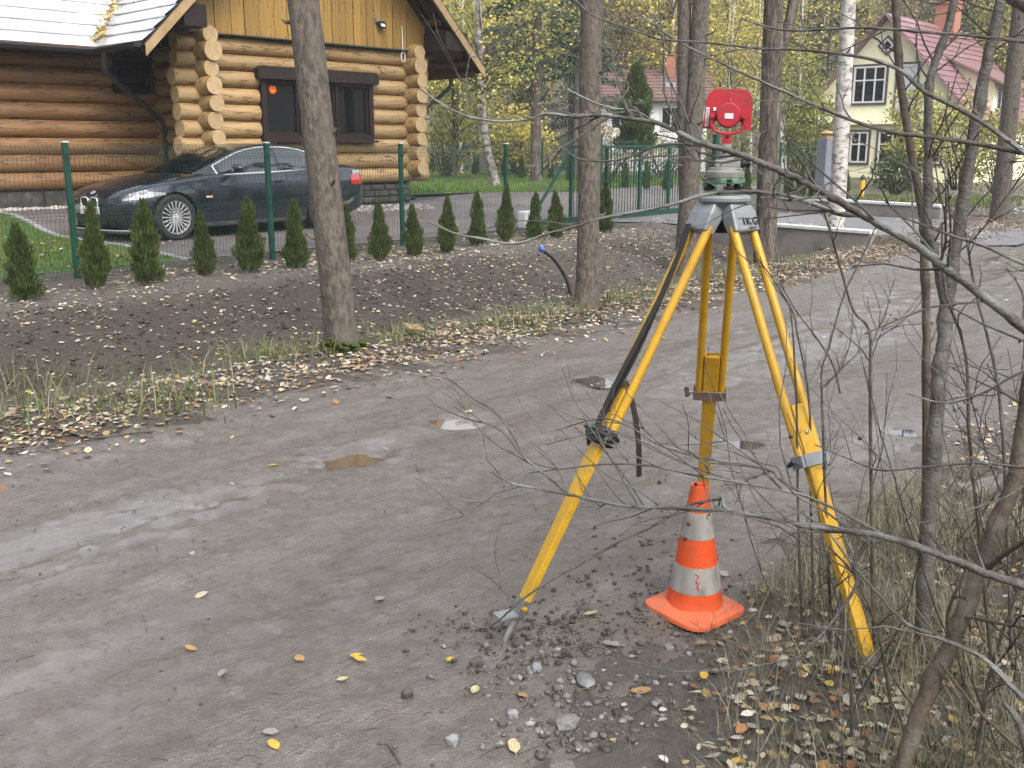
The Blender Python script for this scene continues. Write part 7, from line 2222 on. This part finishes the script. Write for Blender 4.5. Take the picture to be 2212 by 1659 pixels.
for (x, y) in ((540, 775), (590, 770), (640, 765), (500, 790), (620, 780), (870, 735), (840, 740), (905, 725), (1080, 700), (1110, 695), (1150, 690), (1190, 680), (1050, 705), (1130, 705), (1210, 675), (1330, 655), (1370, 645), (1400, 640), (1440, 625), (1350, 660), (1530, 600), (1560, 598), (1590, 590), (1620, 592), (1500, 612), (1700, 568), (1730, 566)):
    for _ in range(2):
        p = hit(x + rs.normal(0, 14), y + rs.normal(0, 5)); cq.append((p.x, p.y))
grass('grass_tuft', 'green and straw grass tufts at the tree feet along the ditch', clumps(rs, cq, 36, .17), .03, .22, .003, GRN + GRN + DRY, 303, 1.0)
xy = scatter(rs, 34000, -6.6, -.52, -8.2, -1.05, lambda q, s, x, y: np.clip(.75 + .5 * vnoise(x, y, .7, 73), .25, 1))
grass('lawn_grass', 'short green lawn grass behind the front fence', xy, .02, .075, .005, [(.085, .18, .02), (.07, .15, .018), (.12, .2, .028), (.16, .17, .05)], 304, .7)
n = 16000
A_, B_, C_, D_ = Vector((e1.x - .6, e1.y + .3)), Vector((e4.x, e4.y)), Vector((l3.x, l3.y + 4)), Vector((l1.x - 3, l1.y + 3))
u = rs.uniform(0, 1, n); v = rs.uniform(0, 1, n) ** 1.3
x = (A_.x * (1 - u) + B_.x * u) * (1 - v) + (D_.x * (1 - u) + C_.x * u) * v; y = (A_.y * (1 - u) + B_.y * u) * (1 - v) + (D_.y * (1 - u) + C_.y * u) * v + .2
grass('lawn_grass', 'short green grass of the back lawn', (x, y), .04, .09, .012, [(.10, .19, .02), (.08, .16, .018), (.16, .19, .035)], 305, .5, .0)
pp = [hit(1850 + a * 28, 430 + b_ * 5) for a in range(12) for b_ in range(4)]
grass('grass_tuft', 'green grass strip behind the far driveway wall', clumps(rs, [(p.x, p.y) for p in pp], 70, .45), .05, .16, .008, GRN, 306, .5)
dry = lambda q, s, x, y: np.clip(sstep(x + .35 * vnoise(x, y, 2.2, 74), .3, 1.15), 0, 1) * np.clip(.6 + .7 * vnoise(x, y, 2.6, 75), .12, 1)
xy = scatter(rs, 75000, 9.9, 12.0, -9.4, -3.5, dry)
grass('dry_grass', 'thin straw coloured grass under the saplings', xy, .04, .2, .0013, DRY, 307, 1.0)
xy = scatter(rs, 2200, 10.2, 12.2, -9.3, -4, dry)
grass('dry_grass', 'tall dead grass stalks leaning over the verge', xy, .2, .42, .0009, DRY[:3], 308, 1.0)

# twigs and pine needles pressed into the mud
def sticks(name, label, xy, l0, l1, r, cols, seed, lift=.004):
    rs = np.random.default_rng(seed); x, y = xy; n = len(x)
    th = rs.uniform(0, np.pi, n); L_ = rs.uniform(l0, l1, n)
    P = np.stack([x, y, surf_z(x, y) + lift], 1); d = np.stack([np.cos(th), np.sin(th), rs.normal(0, .08, n)], 1)
    k = rs.normal(0, .15, n)[:, None] * L_[:, None]; s_ = np.stack([-np.sin(th), np.cos(th), np.zeros(n)], 1)
    V = []
    for f in (-.5, 0, .5):
        c = P + d * L_[:, None] * f + s_ * k * (1 - 4 * f * f)
        for a in (0, 2.1, 4.2):
            V.append(c + (s_ * math.cos(a) + np.array([0, 0, 1.]) * math.sin(a)) * r)
    V = np.stack(V, 1).reshape(-1, 3); I = np.arange(n)[:, None] * 9; F = []
    for a in range(2):
        for j in range(3):
            F.append(I + np.array([a * 3 + j, a * 3 + (j + 1) % 3, a * 3 + 3 + (j + 1) % 3, a * 3 + 3 + j]))
    cols = np.asarray(cols); c = cols[rs.integers(0, len(cols), n)]
    return tag(link(name, np_mesh(name, V, np.concatenate(F), M['litter'], np.concatenate([c] * 6))), label, 'twigs', kind='stuff')
xy = scatter(rs, 3200, 6.4, 9.9, -9.3, -1, None)
sticks('needle_litter', 'dark needles and twig bits strewn over the mud', xy, .01, .05, .0009, [(.06, .045, .035), (.1, .075, .05), (.2, .15, .09)], 401)
xy = scatter(rs, 500, 9.6, 12, -9.3, -3, None)
sticks('needle_litter', 'grey twig bits lying on the near verge', xy, .03, .14, .0015, [(.12, .1, .08), (.2, .18, .15), (.08, .06, .05)], 402, .012)
def fallen_branch(label, pts, r):
    P = [hit(x, y) for x, y in pts]
    P = [Vector((p.x, p.y, float(surf_z(p.x, p.y)) + r * 1.2)) for p in P]
    o = MB().tube(smooth_path(P, 5), [r] * (5 * (len(P) - 1)) + [r * .5], 7).build('fallen_branch', M['bark_sap'], smooth=True)
    return tag(o, label, 'branch')
fallen_branch('forked grey stick lying below the crinkled yellow leaf', [(817, 1612), (838, 1617), (850, 1632), (866, 1662)], .0035)
fallen_branch('long bare stick lying in the leaf litter by the spruce', [(505, 815), (560, 798), (620, 782), (660, 772)], .009)
fallen_branch('thin crooked stick at the leafy far road edge', [(150, 935), (215, 945), (290, 940), (330, 936)], .008)
o = MB().prism([hit(870, 712) + Vector((0, 0, .03)), hit(905, 722) + Vector((0, 0, .05)), hit(922, 735) + Vector((0, 0, .05)), hit(885, 726) + Vector((0, 0, .03))], (0, 0, .03)).build('wood_chip', M['fascia'])
tag(o, 'pale orange split wood piece in the grass by the ditch', 'wood piece')
p = hit(2150, 1050)
pw = thing('paving_slab', 'pale broken concrete slab half buried in leaves', 'slab', (p.x, p.y, p.z))
MB().box((0, 0, .005), (.42, .10, .05), .5).build('slab', M['concrete'], pw, local=True, bevel=.01)

# ================================================================ damp autumn air
hz = bpy.data.materials.new('haze'); hz.use_nodes = True
hn = hz.node_tree.nodes; hl_ = hz.node_tree.links
hn.remove(hn['Principled BSDF'])
pv = hn.new('ShaderNodeVolumePrincipled')
pv.inputs['Color'].default_value = (0.92, 0.95, 1.0, 1)
pv.inputs['Density'].default_value = 0.0011
hl_.new(pv.outputs[0], hn['Material Output'].inputs['Volume'])
tag(MB().box((20, 50, 38), (820, 820, 82)).build('haze', hz), 'thin damp autumn haze over the whole place', 'haze', kind='stuff')
